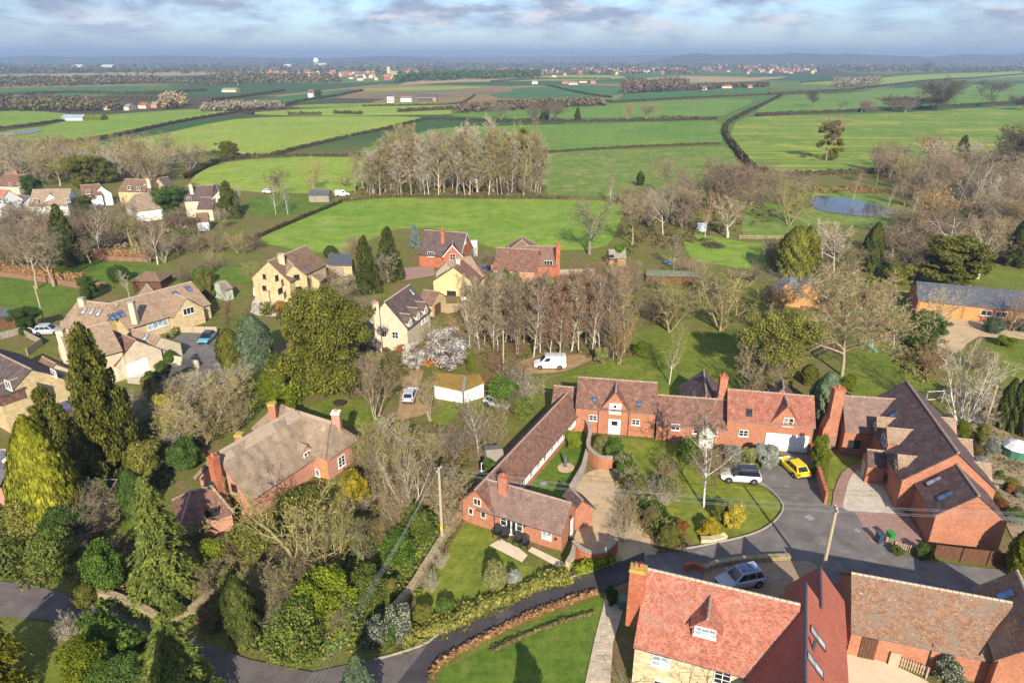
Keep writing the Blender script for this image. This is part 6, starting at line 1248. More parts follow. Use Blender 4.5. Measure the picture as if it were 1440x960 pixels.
wall([(645, 729), (625, 760), (600, 800), (578, 835), (555, 862)], .5, .8, 'stone_rubble', 'long dry stone wall left of the front lawn', 'stone_rubble')
wall([(125, 842), (150, 842), (175, 850), (205, 864), (235, 880), (258, 872), (285, 852), (300, 838)], .45, .75, 'stone_rubble', 'cream dry stone wall along the lower left lane', 'stone_rubble')
wall([(962, 803), (975, 800), (990, 806)], .3, .8, 'brick_red', 'low red brick wall behind the farmhouse ridge')
wall([(988, 804), (1010, 796), (1060, 789), (1110, 787)], .4, .5, 'stone_rubble', 'low stone edging of the gravel yard', 'stone_rubble')
wall([(985, 762), (1000, 762), (1020, 757)], .5, .45, 'stone_cream', 'short stone edging of the yellow shrub bed', 'stone_cream')
wall([(178, 494), (220, 500), (236, 508), (280, 518)], .25, 1.3, 'stone_pale', 'pale garden wall beside the white garage door')
wall([(0, 388), (60, 396), (110, 404), (150, 404)], .4, 1.1, 'brick_old', 'old red brick wall across the orchard lawns'); wall([(110, 362), (160, 366), (214, 368)], .4, 1.0, 'brick_old', 'old red brick wall below the tall dark cypress')
def fence(px, hei, step, pw, mat, label, kind='picket', name='picket_fence'):
    pts = [P(x, y) for x, y in px]; t = thing(name, label, 'fence', pts[0]); o = pts[0]
    mb = MB(); mb.box((-pw/2, -.02, 0), (pw/2, .02, hei)); me = mb.mesh('picket' if kind == 'picket' else 'panel', MAT[mat]); pm_ = MB(); pm_.box((-.06, -.06, 0), (.06, .06, hei+.1)); post = pm_.mesh('post', MAT[mat])
    for a, b in zip(pts, pts[1:]):
        L_ = (b-a).length; d = (b-a).normalized(); ang = math.atan2(d.y, d.x); n = max(1, int(L_/step))
        for i in range(n):
            q = a+(b-a)*((i+.5)/n); ob = obj('picket' if kind == 'picket' else 'fence_panel', me, t); ob.location = (q-o)+Vector((0, 0, .06)); ob.rotation_euler = (0, 0, ang); 
            if kind != 'picket': ob.scale = (L_/n/step, 1, 1)
        for i in range(n+1 if kind != 'picket' else int(L_/2.2)+1):
            q = a+(b-a)*(i/(n if kind != 'picket' else max(1, int(L_/2.2)))); ob = obj('post', post, t); ob.location = q-o+Vector((d.y*.08, -d.x*.08, 0)); ob.rotation_euler = (0, 0, ang)
        if kind == 'picket':
            for z in (.3, hei*.8): rm = MB(); rm.box((0, .02, z-.04), (L_, .05, z+.04)); ob = obj('rail', rm.mesh('rail', MAT[mat]), t); ob.location = a-o; ob.rotation_euler = (0, 0, ang)
    return t
fence([(1194, 912), (1250, 932), (1302, 952)], 1.0, .17, .09, 'wood_pale', 'pale picket fence below the brown barn door')
fence([(1246, 764), (1258, 770), (1278, 776), (1300, 778)], .75, .2, .1, 'wood_pale', 'low picket fence by the wheelie bins')
fence([(1312, 784), (1350, 789), (1388, 793), (1418, 798)], 1.5, 1.9, 1.9, 'wood_dark', 'brown panel fence along the lane below the brick gable', 'panel', 'panel_fence')
fence([(700, 389), (760, 388), (838, 386)], 1.3, 2.0, 2.0, 'wood_grey', 'weathered panel fence below the pink brick bungalow', 'panel', 'panel_fence')
fence([(255, 468), (306, 469)], 1.2, 1.8, 1.8, 'wood_pale', 'straw coloured reed fence behind the turquoise car', 'panel', 'panel_fence')
fence([(640, 540), (700, 540)], 1.5, 1.8, 1.8, 'wood_dark', 'dark fence behind the mossy roofed outbuilding', 'panel', 'panel_fence')
fence([(0, 478), (30, 470), (60, 486), (40, 500)], 1.2, 1.8, 1.8, 'wood_grey', 'weathered garden fence behind the left edge house', 'panel', 'panel_fence')
fence([(1040, 336), (1105, 337)], 1.0, .5, .12, 'wood_pale', 'pale paddock fence below the pond bank')
# ---------------------------------------------------------------- garden things
def adirondack(label, px, ang):
    t = thing('garden_chair', label, 'chair', P(*px)+Vector((0, 0, .172)), ang, 'black garden chairs on the cream patio')
    def pt(nm, f): mb = MB(); f(mb); obj(nm, mb.mesh(nm, MAT['black_plastic']), t)
    for k in range(5): pt('seat_slat', lambda m, k=k: m.prism([(-.28, -.28+.12*k, .38-.03*k), (.28, -.28+.12*k, .38-.03*k), (.28, -.18+.12*k, .355-.03*k), (-.28, -.18+.12*k, .355-.03*k)], (0, 0, .03)))
    for k in range(5): x = -.26+.13*k; hh = .95+.06*(2-abs(k-2)); pt('back_slat', lambda m, x=x, hh=hh: m.prism([(x-.055, .24, .28), (x+.055, .24, .28), (x+.055+.02*x, .55, hh+.08), (x-.055+.02*x, .55, hh+.08)], (0, .03, 0)))
    for sg in (-1, 1):
        pt('armrest', lambda m: m.box((sg*.36-.07, -.34, .58), (sg*.36+.07, .42, .61))); pt('leg', lambda m: m.box((sg*.33-.03, -.32, 0), (sg*.33+.03, -.24, .58))); pt('leg', lambda m: m.prism([(sg*.33-.03, .36, 0), (sg*.33+.03, .36, 0), (sg*.33+.03, .44, 0), (sg*.33-.03, .44, 0)], (0, -.1, .58)))
for (x, y), lb in zip(((699, 756), (709, 760.5), (728, 767), (738, 771)), ('leftmost of four black garden chairs on the patio', 'second black garden chair from the left, left of the french doors', 'third black garden chair, right of the french doors', 'rightmost of four black garden chairs on the patio')): adirondack(lb, (x, y), -.3)
def wheelie(label, px, mat, ang):
    t = thing('wheelie_bin', label, 'bin', P(*px)+Vector((0, 0, .14)), ang); mb = MB(); loft(mb, [[(-.24, -.26, .05), (.24, -.26, .05), (.24, .26, .05), (-.24, .26, .05)], [(-.29, -.34, .98), (.29, -.34, .98), (.29, .34, .98), (-.29, .34, .98)]]); obj('body', mb.mesh('body', MAT[mat]), t)
    mb = MB(); mb.prism([(-.31, -.37, .98), (.31, -.37, .98), (.31, .38, 1.03), (-.31, .38, 1.03)], (0, 0, .06)); obj('lid', mb.mesh('lid', MAT[mat]), t)
    for sg in (-1, 1): mb = MB(); mb.tube((sg*.2, .3, .11), (sg*.28, .3, .11), .11, .11, 10); obj('wheel', mb.mesh('wheel', MAT['rubber']), t)
    mb = MB(); mb.tube((-.25, .4, .95), (.25, .4, .95), .02, .02, 5); obj('handle', mb.mesh('handle', MAT[mat]), t)
wheelie('dark blue wheelie bin beside the low picket fence', (1235, 764), 'blue_plastic', .2); wheelie('green wheelie bin behind the low picket fence', (1250, 762), 'green_plastic', .3); wheelie('dark green bin by the left wall of the farmhouse', (874, 856), 'tarp_green', 0); wheelie('black bin against the dark roofed house', (1249, 672), 'black_plastic', .5); wheelie('black bin beside the shrub border on the gravel drive', (866, 676), 'black_plastic', 0); wheelie('grey bin beside the tiled annexe', (319, 730), 'grey_paint', 0); wheelie('dark blue water butt among shrubs near the long range', (728, 576), 'blue_plastic', 0)
b = P(795, 658)+Vector((0, 0, .13)); t = thing('slate_sculpture', 'dark upright slate sculpture on the round gravel bed', 'sculpture', b); mb = MB(); loft(mb, [[(-.16, -.08, 0), (.16, -.08, 0), (.16, .08, 0), (-.16, .08, 0)], [(-.19, -.08, .9), (.14, -.08, .9), (.14, .08, .9), (-.19, .08, .9)], [(-.12, -.06, 1.75), (.06, -.06, 1.75), (.06, .06, 1.75), (-.12, .06, 1.75)]]); obj('slab', mb.mesh('slab', MAT['slate']), t); mb = MB(); mb.tube((0, 0, 0), (0, 0, .08), .3, .28, 10); obj('base', mb.mesh('base', MAT['stone_grey']), t)
def goal(label, px, w_, hh, dp, ang, mat='white_paint'):
    t = thing('goal_frame', label, 'goal', P(*px), ang)
    for nm, p, q in (('post', (0, 0, 0), (0, 0, hh)), ('post', (w_, 0, 0), (w_, 0, hh)), ('crossbar', (0, 0, hh), (w_, 0, hh)), ('base_bar', (0, dp, 0), (w_, dp, 0)), ('stay', (0, 0, hh), (0, dp, 0)), ('stay', (w_, 0, hh), (w_, dp, 0))): mb = MB(); mb.tube(p, q, .06, .06, 6); obj(nm, mb.mesh(nm, MAT[mat]), t)
goal('white goal frame on the lawn behind the dark roofed house', (1301, 567), 2.4, 1.8, 1., .1); goal('white football goal in the far left garden', (36, 470), 2.2, 1.4, .9, -.4)
t = thing('covered_trampoline', 'round frame under green and white covers at the right edge', 'trampoline', P(1426, 640)); bm_ = MB(); n = 10
rings = [[(1.9*k*math.cos(6.283*i/n), 1.9*k*math.sin(6.283*i/n), z) for i in range(n)] for k, z in ((.7, 0), (.74, 1.2))]; loft(bm_, rings); obj('netting', bm_.mesh('netting', MAT['tarp_green']), t); bm_ = MB(); loft(bm_, [[(1.9*k*math.cos(6.283*i/n), 1.9*k*math.sin(6.283*i/n), z) for i in range(n)] for k, z in ((.8, 1.18), (.5, 1.8), (.1, 2.1))]); obj('cover', bm_.mesh('cover', MAT['tarp_white']), t)
def table(label, px, r, chairs, mat='wood_grey'):
    t = thing('garden_table', label, 'table', P(*px)); mb = MB(); mb.tube((0, 0, .70), (0, 0, .74), r, r, 14); obj('top', mb.mesh('top', MAT[mat]), t)
    for k in range(4): a = .8+1.57*k; mb = MB(); mb.tube((r*.6*math.cos(a), r*.6*math.sin(a), 0), (r*.5*math.cos(a), r*.5*math.sin(a), .7), .035, .035, 5); obj('leg', mb.mesh('leg', MAT[mat]), t)
    for k in range(chairs):
        a = 6.283*k/chairs+.4; c = thing('garden_chair', 'weathered garden chair round the '+label.split(' by ')[0].split(' in ')[0].replace('round ', ''), 'chair', P(*px)+Vector(((r+.5)*math.cos(a), (r+.5)*math.sin(a), 0)), a-1.57, 'chairs at the '+label)
        for nm, lo_, hi_ in (('seat', (-.22, -.22, .42), (.22, .22, .46)), ('backrest', (-.22, .20, .46), (.22, .24, .92)), ('leg', (-.22, -.22, 0), (-.18, -.18, .42)), ('leg', (.18, -.22, 0), (.22, -.18, .42)), ('leg', (-.22, .2, 0), (-.18, .24, .46)), ('leg', (.18, .2, 0), (.22, .24, .46))): mb = MB(); mb.box(lo_, hi_); obj(nm, mb.mesh(nm, MAT[mat]), c)
table('round grey garden table by the brick house at right', (1398, 682), .8, 5); table('round garden table in the gravel garden under the birch', (1372, 598), .7, 4, 'steel'); table('dark garden table on the lawn behind the thatched cottage', (478, 572), .9, 0, 'dark_frame')
t = thing('play_frame', 'green and pink climbing frame half hidden under the spreading tree', 'play frame', P(1215, 492))
for nm, p, q, m in (('slide', (0, 0, 1.4), (1.6, -1.2, .1), 'teal_plastic'), ('beam', (1.5, 1, 2.0), (5.2, 1.3, 2.0), 'pink_plastic'), ('leg', (1.5, .4, 0), (1.5, 1, 2.0), 'white_paint'), ('leg', (5.2, .7, 0), (5.2, 1.3, 2.0), 'white_paint'), ('leg', (1.5, 1.6, 0), (1.5, 1, 2.0), 'white_paint'), ('leg', (5.2, 1.9, 0), (5.2, 1.3, 2.0), 'white_paint')): mb = MB(); mb.tube(p, q, .22 if nm == 'slide' else .05, None, 6); obj(nm, mb.mesh(nm, MAT[m]), t)
t = thing('brush_heap', 'dark heap of cut branches on the bright paddock', 'heap', P(1002, 346)); sg = []
for i in range(260): a = R.random()*6.28; rr = R.random()**.6*2.6; z = max(.1, 1.5*(1-rr/2.7)*R.random()+.1); b_ = R.random()*6.28; sg.append((rr*math.cos(a), rr*math.sin(a), z, rr*math.cos(a)+1.1*math.cos(b_), rr*math.sin(a)+1.1*math.sin(b_), max(.05, z+R.gauss(0, .25)), .05, .03))
V, Q = tubes(sg, 4); obj('branches', np_mesh('branches', V, Q, mat=MAT['bark_dark']), t)
t = thing('greenhouse_frame', 'ruined timber frame in the shade left of the tall spruce', 'frame', P(165, 700)); 
for i in range(5): mb = MB(); mb.tube((-2+i, -1.2, 0), (-1.6+i, 1.6, 1.3), .05, .05, 4); obj('rafter', mb.mesh('rafter', MAT['wood_grey']), t)
for y, z in ((-1.2, .1), (1.6, 1.3)): mb = MB(); mb.tube((-2.1, y, z), (2.6, y+.1, z), .06, .06, 4); obj('rail', mb.mesh('rail', MAT['wood_grey']), t)
t = thing('glasshouse', 'small white glasshouse under the bare trees', 'greenhouse', P(985, 325)); mb = MB(); mb.box((-1.2, -1, 0), (1.2, 1, 1.5)); mb.prism([(-1.25, -1.05, 1.5), (1.25, -1.05, 1.5), (1.25, 0, 2.3), (-1.25, 0, 2.3)], (0, 0, .04)); mb.prism([(-1.25, 0, 2.3), (1.25, 0, 2.3), (1.25, 1.05, 1.5), (-1.25, 1.05, 1.5)], (0, 0, .04)); obj('glazing', mb.mesh('glazing', MAT['glass_pale']), t)
for x in (-1.2, -.4, .4, 1.2): mb = MB(); mb.box((x-.04, -1.07, 0), (x+.04, -1.0, 1.5)); obj('glazing_bar', mb.mesh('glazing_bar', MAT['white_paint']), t)
for (x, y), (w_, d_), lb in (((698, 384), (3.2, 1.6), 'blue tarpaulin by the pink brick bungalow'), ((940, 372), (2.2, 1.2), 'blue tarpaulin on the store beyond the bare thicket')):
    t = thing('tarpaulin', lb, 'tarpaulin', P(x, y)); V = [(w_*(i/6-.5), d_*(j/5-.5), .5+.35*math.sin(i*1.3+j)*math.cos(j*.9)) for j in range(6) for i in range(7)]; Q = [(j*7+i, j*7+i+1, (j+1)*7+i+1, (j+1)*7+i) for j in range(5) for i in range(6)]; ob = obj('sheet', np_mesh('sheet', V, Q, mat=MAT['blue_tarp'], smooth=True), t); ob.modifiers.new('thick', 'SOLIDIFY').thickness = .05
for px, lb, w_ in (((1138, 729), 'square metal drain cover in the road junction', .8), ((764, 681), 'grey drain cover on the golden gravel drive', .7), ((1089, 813), 'dark drain cover in the brown gravel yard', .6), ((1205, 747), 'round drain cover near the wheelie bins', .5)):
    mb = MB(); mb.box((-w_/2, -w_/2, 0), (w_/2, w_/2, .012)); mb.box((-w_*.42, -w_*.42, .012), (w_*.42, w_*.42, .02)); o = obj('drain_cover', mb.mesh('drain_cover', MAT['lead']), loc=P(*px)+Vector((0, 0, .142))); tag(o, lb, 'drain cover'); o.rotation_euler = (0, 0, .4)
tr_ = thing('garden_trellis', 'weathered square trellis on the wall left of the dark window', 'trellis', P(1162, 632)); 
for i in range(7): mb = MB(); mb.box((-.9+i*.3, 0, .1), (-.86+i*.3, .04, 1.9)); obj('upright', mb.mesh('upright', MAT['wood_grey']), tr_); mb = MB(); mb.box((-.92, .04, .2+i*.28), (.94, .07, .24+i*.28)); obj('batten', mb.mesh('batten', MAT['wood_grey']), tr_)

# ---------------------------------------------------------------- trees and shrubs where the photograph shows them
# individual leafless trees: style, foot x, foot y, top y, crown width px, twig tone, bark, label
BT = [
 ('oak', 1184, 528, 372, 190, 'tan', 'tan', 'great spreading bare tree over the play frame'),
 ('birch', 990, 713, 572, 92, 'pink', 'birch', 'white stemmed birch on the oval lawn'),
 ('multi', 1352, 606, 486, 100, 'pale', 'birch', 'many stemmed white birch right of the dark roofed house'),
 ('open', 942, 466, 378, 98, 'olive', 'olive', 'left of two olive bare trees behind the back lawn'),
 ('open', 1012, 466, 376, 100, 'olive', 'olive', 'right of two olive bare trees behind the back lawn'),
 ('birch', 941, 540, 458, 46, 'olive', 'pale', 'slim pale bare tree behind the barn house roof'),
 ('ash', 1172, 388, 306, 74, 'pale', 'pale', 'pale bare tree right of the golden cypress pair'),
 ('ash', 829, 358, 276, 74, 'grey', 'grey', 'round pale bare tree at the corner of the paddock'),
 ('ash', 888, 346, 270, 66, 'tan', 'olive', 'bare tree with many rising limbs beside the summer house'),
 ('ash', 932, 334, 262, 50, 'pale', 'pale', 'pale trunked bare tree behind the small glasshouse'),
 ('birch', 947, 380, 322, 34, 'pink', 'birch', 'young pink birch beside the long low store'),
 ('birch', 858, 286, 236, 18, 'red', 'birch', 'slender birch on the far edge of the paddock'),
 ('birch', 991, 334, 268, 26, 'orange', 'pale', 'slim tree beside the small glasshouse'),
 ('ash', 1023, 334, 276, 60, 'tan', 'pale', 'bare tree at the right of the bright paddock'),
 ('multi', 1110, 318, 250, 62, 'olive', 'olive', 'olive tree between pond and bright paddock'),
 ('ash', 1162, 226, 160, 46, 'pink', 'olive', 'lone tree full of mistletoe beside the striped field'),
 ('open', 430, 800, 655, 175, 'olive', 'olive', 'wide olive bare tree before the thatched cottage'),
 ('open', 474, 812, 682, 78, 'olive', 'olive', 'upright bare tree right of the wide olive tree'),
 ('birch', 513, 806, 716, 52, 'grey', 'tan', 'thin grey bare tree near the overhead wires'),
 ('open', 573, 734, 622, 76, 'tan', 'pale', 'pale bare tree in the thicket left of the pole'),
 ('birch', 674, 646, 556, 64, 'grey', 'pale', 'tall pale bare tree behind the grey garden room'),
 ('open', 606, 592, 508, 58, 'tan', 'tan', 'bare tree beside the small silver car'),
 ('open', 530, 590, 486, 72, 'pink', 'tan', 'pinkish bare tree behind the thatched cottage lawn'),
 ('multi', 560, 648, 590, 90, 'pale', 'grey', 'pale grey shrubby tree right of the thatched cottage'),
 ('open', 640, 650, 600, 70, 'grey', 'grey', 'tangled grey bare tree left of the long range'),
 ('ash', 328, 566, 512, 66, 'pale', 'pale', 'pale branching tree above the green hedge'),
 ('multi', 290, 625, 548, 110, 'tan', 'tan', 'tan bare tree behind the thatched roof'),
 ('multi', 250, 620, 556, 70, 'olive', 'tan', 'leaning tan tree right of the great conifer'),
 ('birch', 326, 478, 400, 34, 'red', 'dark', 'dark red upright tree behind the turquoise car'),
 ('ash', 546, 396, 352, 36, 'pale', 'pale', 'grey lichen covered tree beside the dark cypresses'),
 ('ash', 486, 408, 388, 36, 'pale', 'pale', 'small silver tree beside the flat roofed garage'),
 ('birch', 182, 418, 378, 20, 'pale', 'birch', 'little white birch behind the long bungalow'),
 ('birch', 140, 357, 288, 46, 'tan', 'birch', 'white trunked birch beside the tall dark cypress'),
 ('ash', 222, 372, 302, 62, 'pink', 'pale', 'bare tree with pale leaning trunk before the cottages'),
 ('ash', 186, 346, 300, 50, 'olive', 'olive', 'olive bare tree in the left orchard'),
 ('ash', 256, 340, 302, 56, 'dark', 'dark', 'round dark bare tree behind the beech hedge'),
 ('ash', 52, 406, 318, 84, 'pink', 'tan', 'left of two leaning bare trees in the orchard'),
 ('ash', 76, 402, 322, 60, 'grey', 'tan', 'right of two leaning bare trees in the orchard'),
 ('ash', 14, 340, 290, 50, 'pink', 'pale', 'pink bare tree at the left edge before the thatch'),
 ('birch', 335, 298, 258, 20, 'pale', 'birch', 'white birch in front of the dark far conifer'),
 ('ash', 312, 322, 290, 40, 'pale', 'grey', 'small pale bare tree by the near paddock corner'),
 ('birch', 388, 302, 246, 18, 'grey', 'birch', 'left slim birch on the small far lawn'),
 ('birch', 405, 302, 250, 18, 'grey', 'birch', 'right slim birch on the small far lawn'),
 ('multi', 362, 402, 366, 40, 'olive', 'olive', 'low olive fruit tree left of the yellow stone house'),
 ('ash', 358, 352, 328, 36, 'dark', 'dark', 'dark bare tree at the near corner of the paddock'),
 ('ash', 395, 276, 240, 40, 'dark', 'grey', 'bare tree above the far white car'),
 ('multi', 442, 266, 220, 50, 'olive', 'olive', 'wide olive bare tree before the lime field'),
 ('birch', 500, 272, 214, 22, 'tan', 'tan', 'leaning bare tree at the left end of the poplar grove'),
 ('multi', 485, 262, 244, 24, 'tan', 'dark', 'small dark bare tree beside the far van'),
 ('ash', 1316, 470, 396, 74, 'pale', 'grey', 'bare tree before the left end of the stable range'),
 ('multi', 1422, 466, 416, 56, 'pink', 'grey', 'low bare tree before the stable windows'),
 ('ash', 1374, 392, 300, 60, 'tan', 'pale', 'bare tree with pale trunk right of the dark yew'),
 ('birch', 1345, 302, 218, 44, 'pale', 'birch', 'left white birch in the right hand wood'),
 ('birch', 1362, 306, 212, 48, 'pink', 'birch', 'middle white birch in the right hand wood'),
 ('birch', 1396, 300, 236, 46, 'pink', 'birch', 'leaning white birch in the right hand wood'),
 ('birch', 1283, 306, 262, 22, 'pink', 'birch', 'small birch at the end of the pond'),
 ('birch', 1200, 280, 236, 18, 'orange', 'pale', 'slim orange tree on the far bank of the pond'),
 ('birch', 1248, 292, 256, 18, 'pink', 'pale', 'thin tree on the far bank at the pond end'),
 ('weep', 1330, 356, 296, 100, 'pink', 'pale', 'left weeping pink tree below the white birches'),
 ('weep', 1405, 352, 292, 100, 'pink', 'pale', 'right weeping pink tree below the white birches'),
 ('oak', 1425, 236, 166, 90, 'dark', 'dark', 'dark oak on the edge of the striped field'),
 ('oak', 1318, 156, 110, 62, 'dark', 'dark', 'large dark oak on the far right hedge'),
 ('oak', 1142, 150, 124, 26, 'dark', 'dark', 'round dark tree on the far hedge beside the lane'),
 ('oak', 1305, 99, 86, 20, 'dark', 'dark', 'dark tree alone on the right skyline field'),
 ('weep', 1420, 960, 888, 120, 'pink', 'pale', 'weeping bare tree over the barn roof at lower right'),
 ('bush', 97, 898, 862, 44, 'pale', 'pale', 'pale bare shrub on the lower left lane verge'),
 ('bush', 1068, 566, 480, 84, 'tan', 'tan', 'tan arching shrub behind the garage house'),
 ('bush', 1310, 520, 480, 50, 'red', 'tan', 'russet bare shrub beside the pale stable yard'),
 ('bush', 1375, 520, 478, 50, 'pink', 'tan', 'brown bare shrub on the edge of the stable yard'),
 ('bush', 1440, 590, 560, 40, 'pale', 'pale', 'pale shrub right of the dark conifer screen'),
 ('multi', 870, 512, 440, 44, 'orange', 'tan', 'small orange tinted tree right of the poplar row'),
 ('birch', 862, 506, 436, 26, 'grey', 'pale', 'thin pale tree at the right end of the poplar row'),
 ('multi', 870, 420, 366, 60, 'red', 'tan', 'reddish bare thicket tree left of the summer house'),
 ('ash', 1098, 446, 384, 80, 'grey', 'dark', 'dark tangled tree before the blue roofed sheds'),
 ('bush', 380, 868, 806, 80, 'grey', 'tan', 'grey brown shrub right of the dark cypress'),
 ('bush', 720, 548, 512, 70, 'grey', 'grey', 'grey shrub left of the barn house roof'),
 ('bush', 740, 560, 520, 60, 'pale', 'grey', 'pale arching shrub beside the long range end'),
 ('bush', 1003, 670, 636, 60, 'tan', 'tan', 'dry border shrub between birch and porch'),
 ('bush', 608, 832, 800, 20, 'pale', 'pale', 'little pale shrub at the left of the front lawn'),
 ('bush', 620, 800, 770, 24, 'pale', 'pale', 'thin bare shrub near the dry stone wall'),
]
for a in BT: btree(*a)
# poplar row behind the white van
for i in range(46):
    x = 662+i*4.7+R.gauss(0, 3); y = 497-(i % 3)*13+R.gauss(0, 3); btree('poplar', x, y, 388+R.gauss(0, 10)-(i > 28)*6, R.uniform(34, 52), 'red' if i > 22 and R.random() < .5 else R.choice(('grey', 'tan', 'pink')), R.choice(('pale', 'tan')), ('left', 'middle', 'right')[min(2, i*3//46)]+' part of the bare row behind the white van, '+('front', 'middle', 'back')[i % 3]+' rank tree', 'bare trees of the row behind the van', nv=4)
# big pale grove beyond the paddock
for i in range(84):
    x = 510+i*2.95+R.gauss(0, 3); y = 274-R.choice((0, 0, 3, 6, 9, 13)); ed = min(1, (x-500)/70)*min(1, (772-x)/40+.35); btree('poplar', x, y, 230-42*ed+R.gauss(0, 8), R.uniform(24, 40), R.choice(('tan', 'pale', 'tan', 'pale', 'olive')), R.choice(('tan', 'pale')), 'pale bare tree in the '+('left end', 'left half', 'right half', 'right end')[min(3, i*4//84)]+' of the grove beyond the paddock', 'bare trees of the pale grove', nv=4)
btree('poplar', 757, 272, 166, 16, 'tan', 'tan', 'narrow tall poplar at the right end of the grove'); tm = btree('ash', 737, 270, 168, 30, 'olive', 'olive', 'tall grove tree carrying green mistletoe')
def mistletoe(px, ty, by, w, n, label, zone):
    b = P(*px)
    for i in range(n):
        yy = ty+(by-ty)*R.random()**.8; xx = px[0]+w*R.uniform(-.5, .5)*(.5+.5*(yy-ty)/(by-ty)); z = hgt(px[0], px[1], yy); s_ = R.uniform(.5, 1.0)*pxm(*px)/.25
        o = objm('mistletoe', leafy_meshes('ball', 0), None, 'leaf_mistletoe', loc=(b.x+(xx-px[0])*pxm(*px), b.y+R.uniform(-2, 2), z)); o.scale = (s_, s_, s_*.9); tag(o, label, 'mistletoe', zone)
mistletoe((1162, 226), 174, 224, 44, 60, 'green mistletoe ball in the lone tree beside the striped field', 'mistletoe of the lone tree'); mistletoe((737, 270), 178, 206, 18, 12, 'green mistletoe ball in the tall tree of the pale grove', 'mistletoe of the grove')
# groups of look-alike leafless trees
def clump(n, box, tone, h, w, label, group, styles=('ash', 'multi'), bark=('tan', 'grey')):
    x0, y0, x1, y1 = box
    for _ in range(n):
        x, y = R.uniform(x0, x1), R.uniform(y0, y1); hm = R.uniform(*h); b = P(x, y); ty = proj((b.x, b.y, hm))[1]
        tn = R.choice(tone); fx, fy = (x-x0)/(x1-x0), (y-y0)/max(1e-6, y1-y0); tall = hm > (h[0]+h[1])/2
        lb = ('tall ' if tall else 'short ')+label+', '+('left' if fx < .2 else 'centre left' if fx < .4 else 'middle' if fx < .6 else 'centre right' if fx < .8 else 'right')+(' back' if fy < .5 else ' front')
        btree(R.choice(styles), x, y, ty, w*R.uniform(.7, 1.3), tn, R.choice(bark), lb, group)
clump(26, (10, 236, 265, 262), ('tan', 'tan', 'olive', 'pale'), (11, 17), 56, 'tan bare tree of the belt behind the far left cottages', 'tan trees behind the far left cottages')
clump(8, (0, 222, 40, 262), ('tan', 'pale'), (10, 15), 60, 'tan bare tree at the left edge behind the cottages', 'tan trees at the far left edge')
clump(20, (20, 318, 280, 345), ('pink', 'dark', 'grey'), (5, 9), 50, 'brown bare tree of the thicket before the far left cottages', 'brown thicket trees before the left cottages')
clump(12, (0, 345, 110, 385), ('pink', 'grey'), (7, 11), 56, 'pinkish bare tree of the orchard thicket at left', 'pinkish orchard thicket trees')
clump(14, (940, 268, 1045, 300), ('pink', 'dark', 'pink'), (9, 14), 52, 'brown bare tree of the thicket below the field corner', 'brown thicket trees below the field corner')
clump(10, (900, 300, 1000, 325), ('grey', 'pink', 'tan'), (7, 11), 46, 'bare tree of the thicket behind the summer house', 'thicket trees behind the summer house')
clump(14, (1230, 236, 1300, 268), ('pink', 'tan', 'grey', 'olive'), (9, 14), 40, 'bare tree of the wood beyond the pond', 'bare trees beyond the pond')
clump(30, (1290, 232, 1460, 330), ('pink', 'tan', 'pink', 'orange', 'pale'), (9, 15), 54, 'pinkish bare tree of the right hand wood', 'bare trees of the right hand wood')
clump(12, (1250, 330, 1440, 372), ('pink', 'tan', 'grey'), (6, 9), 60, 'low bare tree above the stable range', 'low bare trees above the stable range')
clump(8, (1060, 250, 1140, 290), ('olive', 'tan', 'pink'), (5, 8), 40, 'low bare tree of the scrub left of the pond', 'scrub trees left of the pond')
clump(9, (1215, 150, 1440, 156), ('dark',), (9, 14), 44, 'dark bare tree on the far right hedge', 'dark trees of the far right hedge', ('oak', 'ash'), ('dark',))
clump(10, (1310, 128, 1440, 136), ('dark',), (10, 16), 36, 'dark bare tree of the rise at far right', 'dark trees of the far right rise', ('ash',), ('dark',))
clump(7, (1180, 156, 1300, 160), ('tan', 'grey'), (9, 13), 34, 'pale brown tree on the hedge above the striped field', 'pale trees above the striped field')
clump(8, (700, 168, 790, 171), ('grey', 'dark'), (11, 16), 34, 'grey bare tree of the clump beyond the grove', 'grey trees of the clump beyond the grove')
clump(5, (880, 168, 915, 170), ('tan',), (11, 14), 24, 'brown tree of the small clump on the middle hedge', 'brown trees on the middle hedge')
clump(9, (480, 640, 600, 700), ('tan', 'grey', 'olive'), (4, 7), 62, 'brown bare tree of the thicket right of the thatched cottage', 'thicket trees right of the thatched cottage', ('multi', 'birch', 'bush'))
clump(10, (545, 690, 640, 760), ('tan', 'pink', 'grey'), (3, 6), 58, 'brown bare shrub of the thicket left of the brick cottage', 'thicket shrubs left of the brick cottage', ('bush', 'multi'))
clump(6, (620, 600, 720, 650), ('tan', 'grey'), (2.5, 4), 50, 'tan bare shrub between mossy outbuilding and long range', 'shrubs behind the long range', ('bush', 'multi'))
clump(7, (600, 460, 660, 512), ('tan', 'red', 'orange'), (3, 6), 44, 'tan shrub in front of the cream house', 'shrubs before the cream house', ('bush', 'multi'))
clump(7, (470, 470, 520, 560), ('tan', 'grey', 'pink'), (4, 7), 50, 'tan bare tree under the great evergreen', 'bare trees under the great evergreen', ('multi', 'ash'))
clump(8, (40, 700, 140, 800), ('tan', 'grey'), (2.5, 4.5), 60, 'dry bare shrub in the lower left garden', 'dry shrubs of the lower left garden', ('bush',))
clump(6, (200, 800, 320, 850), ('dark', 'red', 'tan'), (1.6, 3), 44, 'dry bush above the cream dry stone wall', 'dry bushes above the stone wall', ('bush',))
clump(7, (350, 830, 470, 900), ('dark', 'grey'), (2.5, 5), 60, 'brown bush in the lower thicket', 'brown bushes of the lower thicket', ('bush',))
clump(12, (250, 560, 330, 610), ('tan', 'olive', 'pale'), (3, 6), 60, 'dry shrub on the bank behind the thatched cottage', 'shrubs on the bank behind the thatched cottage', ('bush', 'multi'))
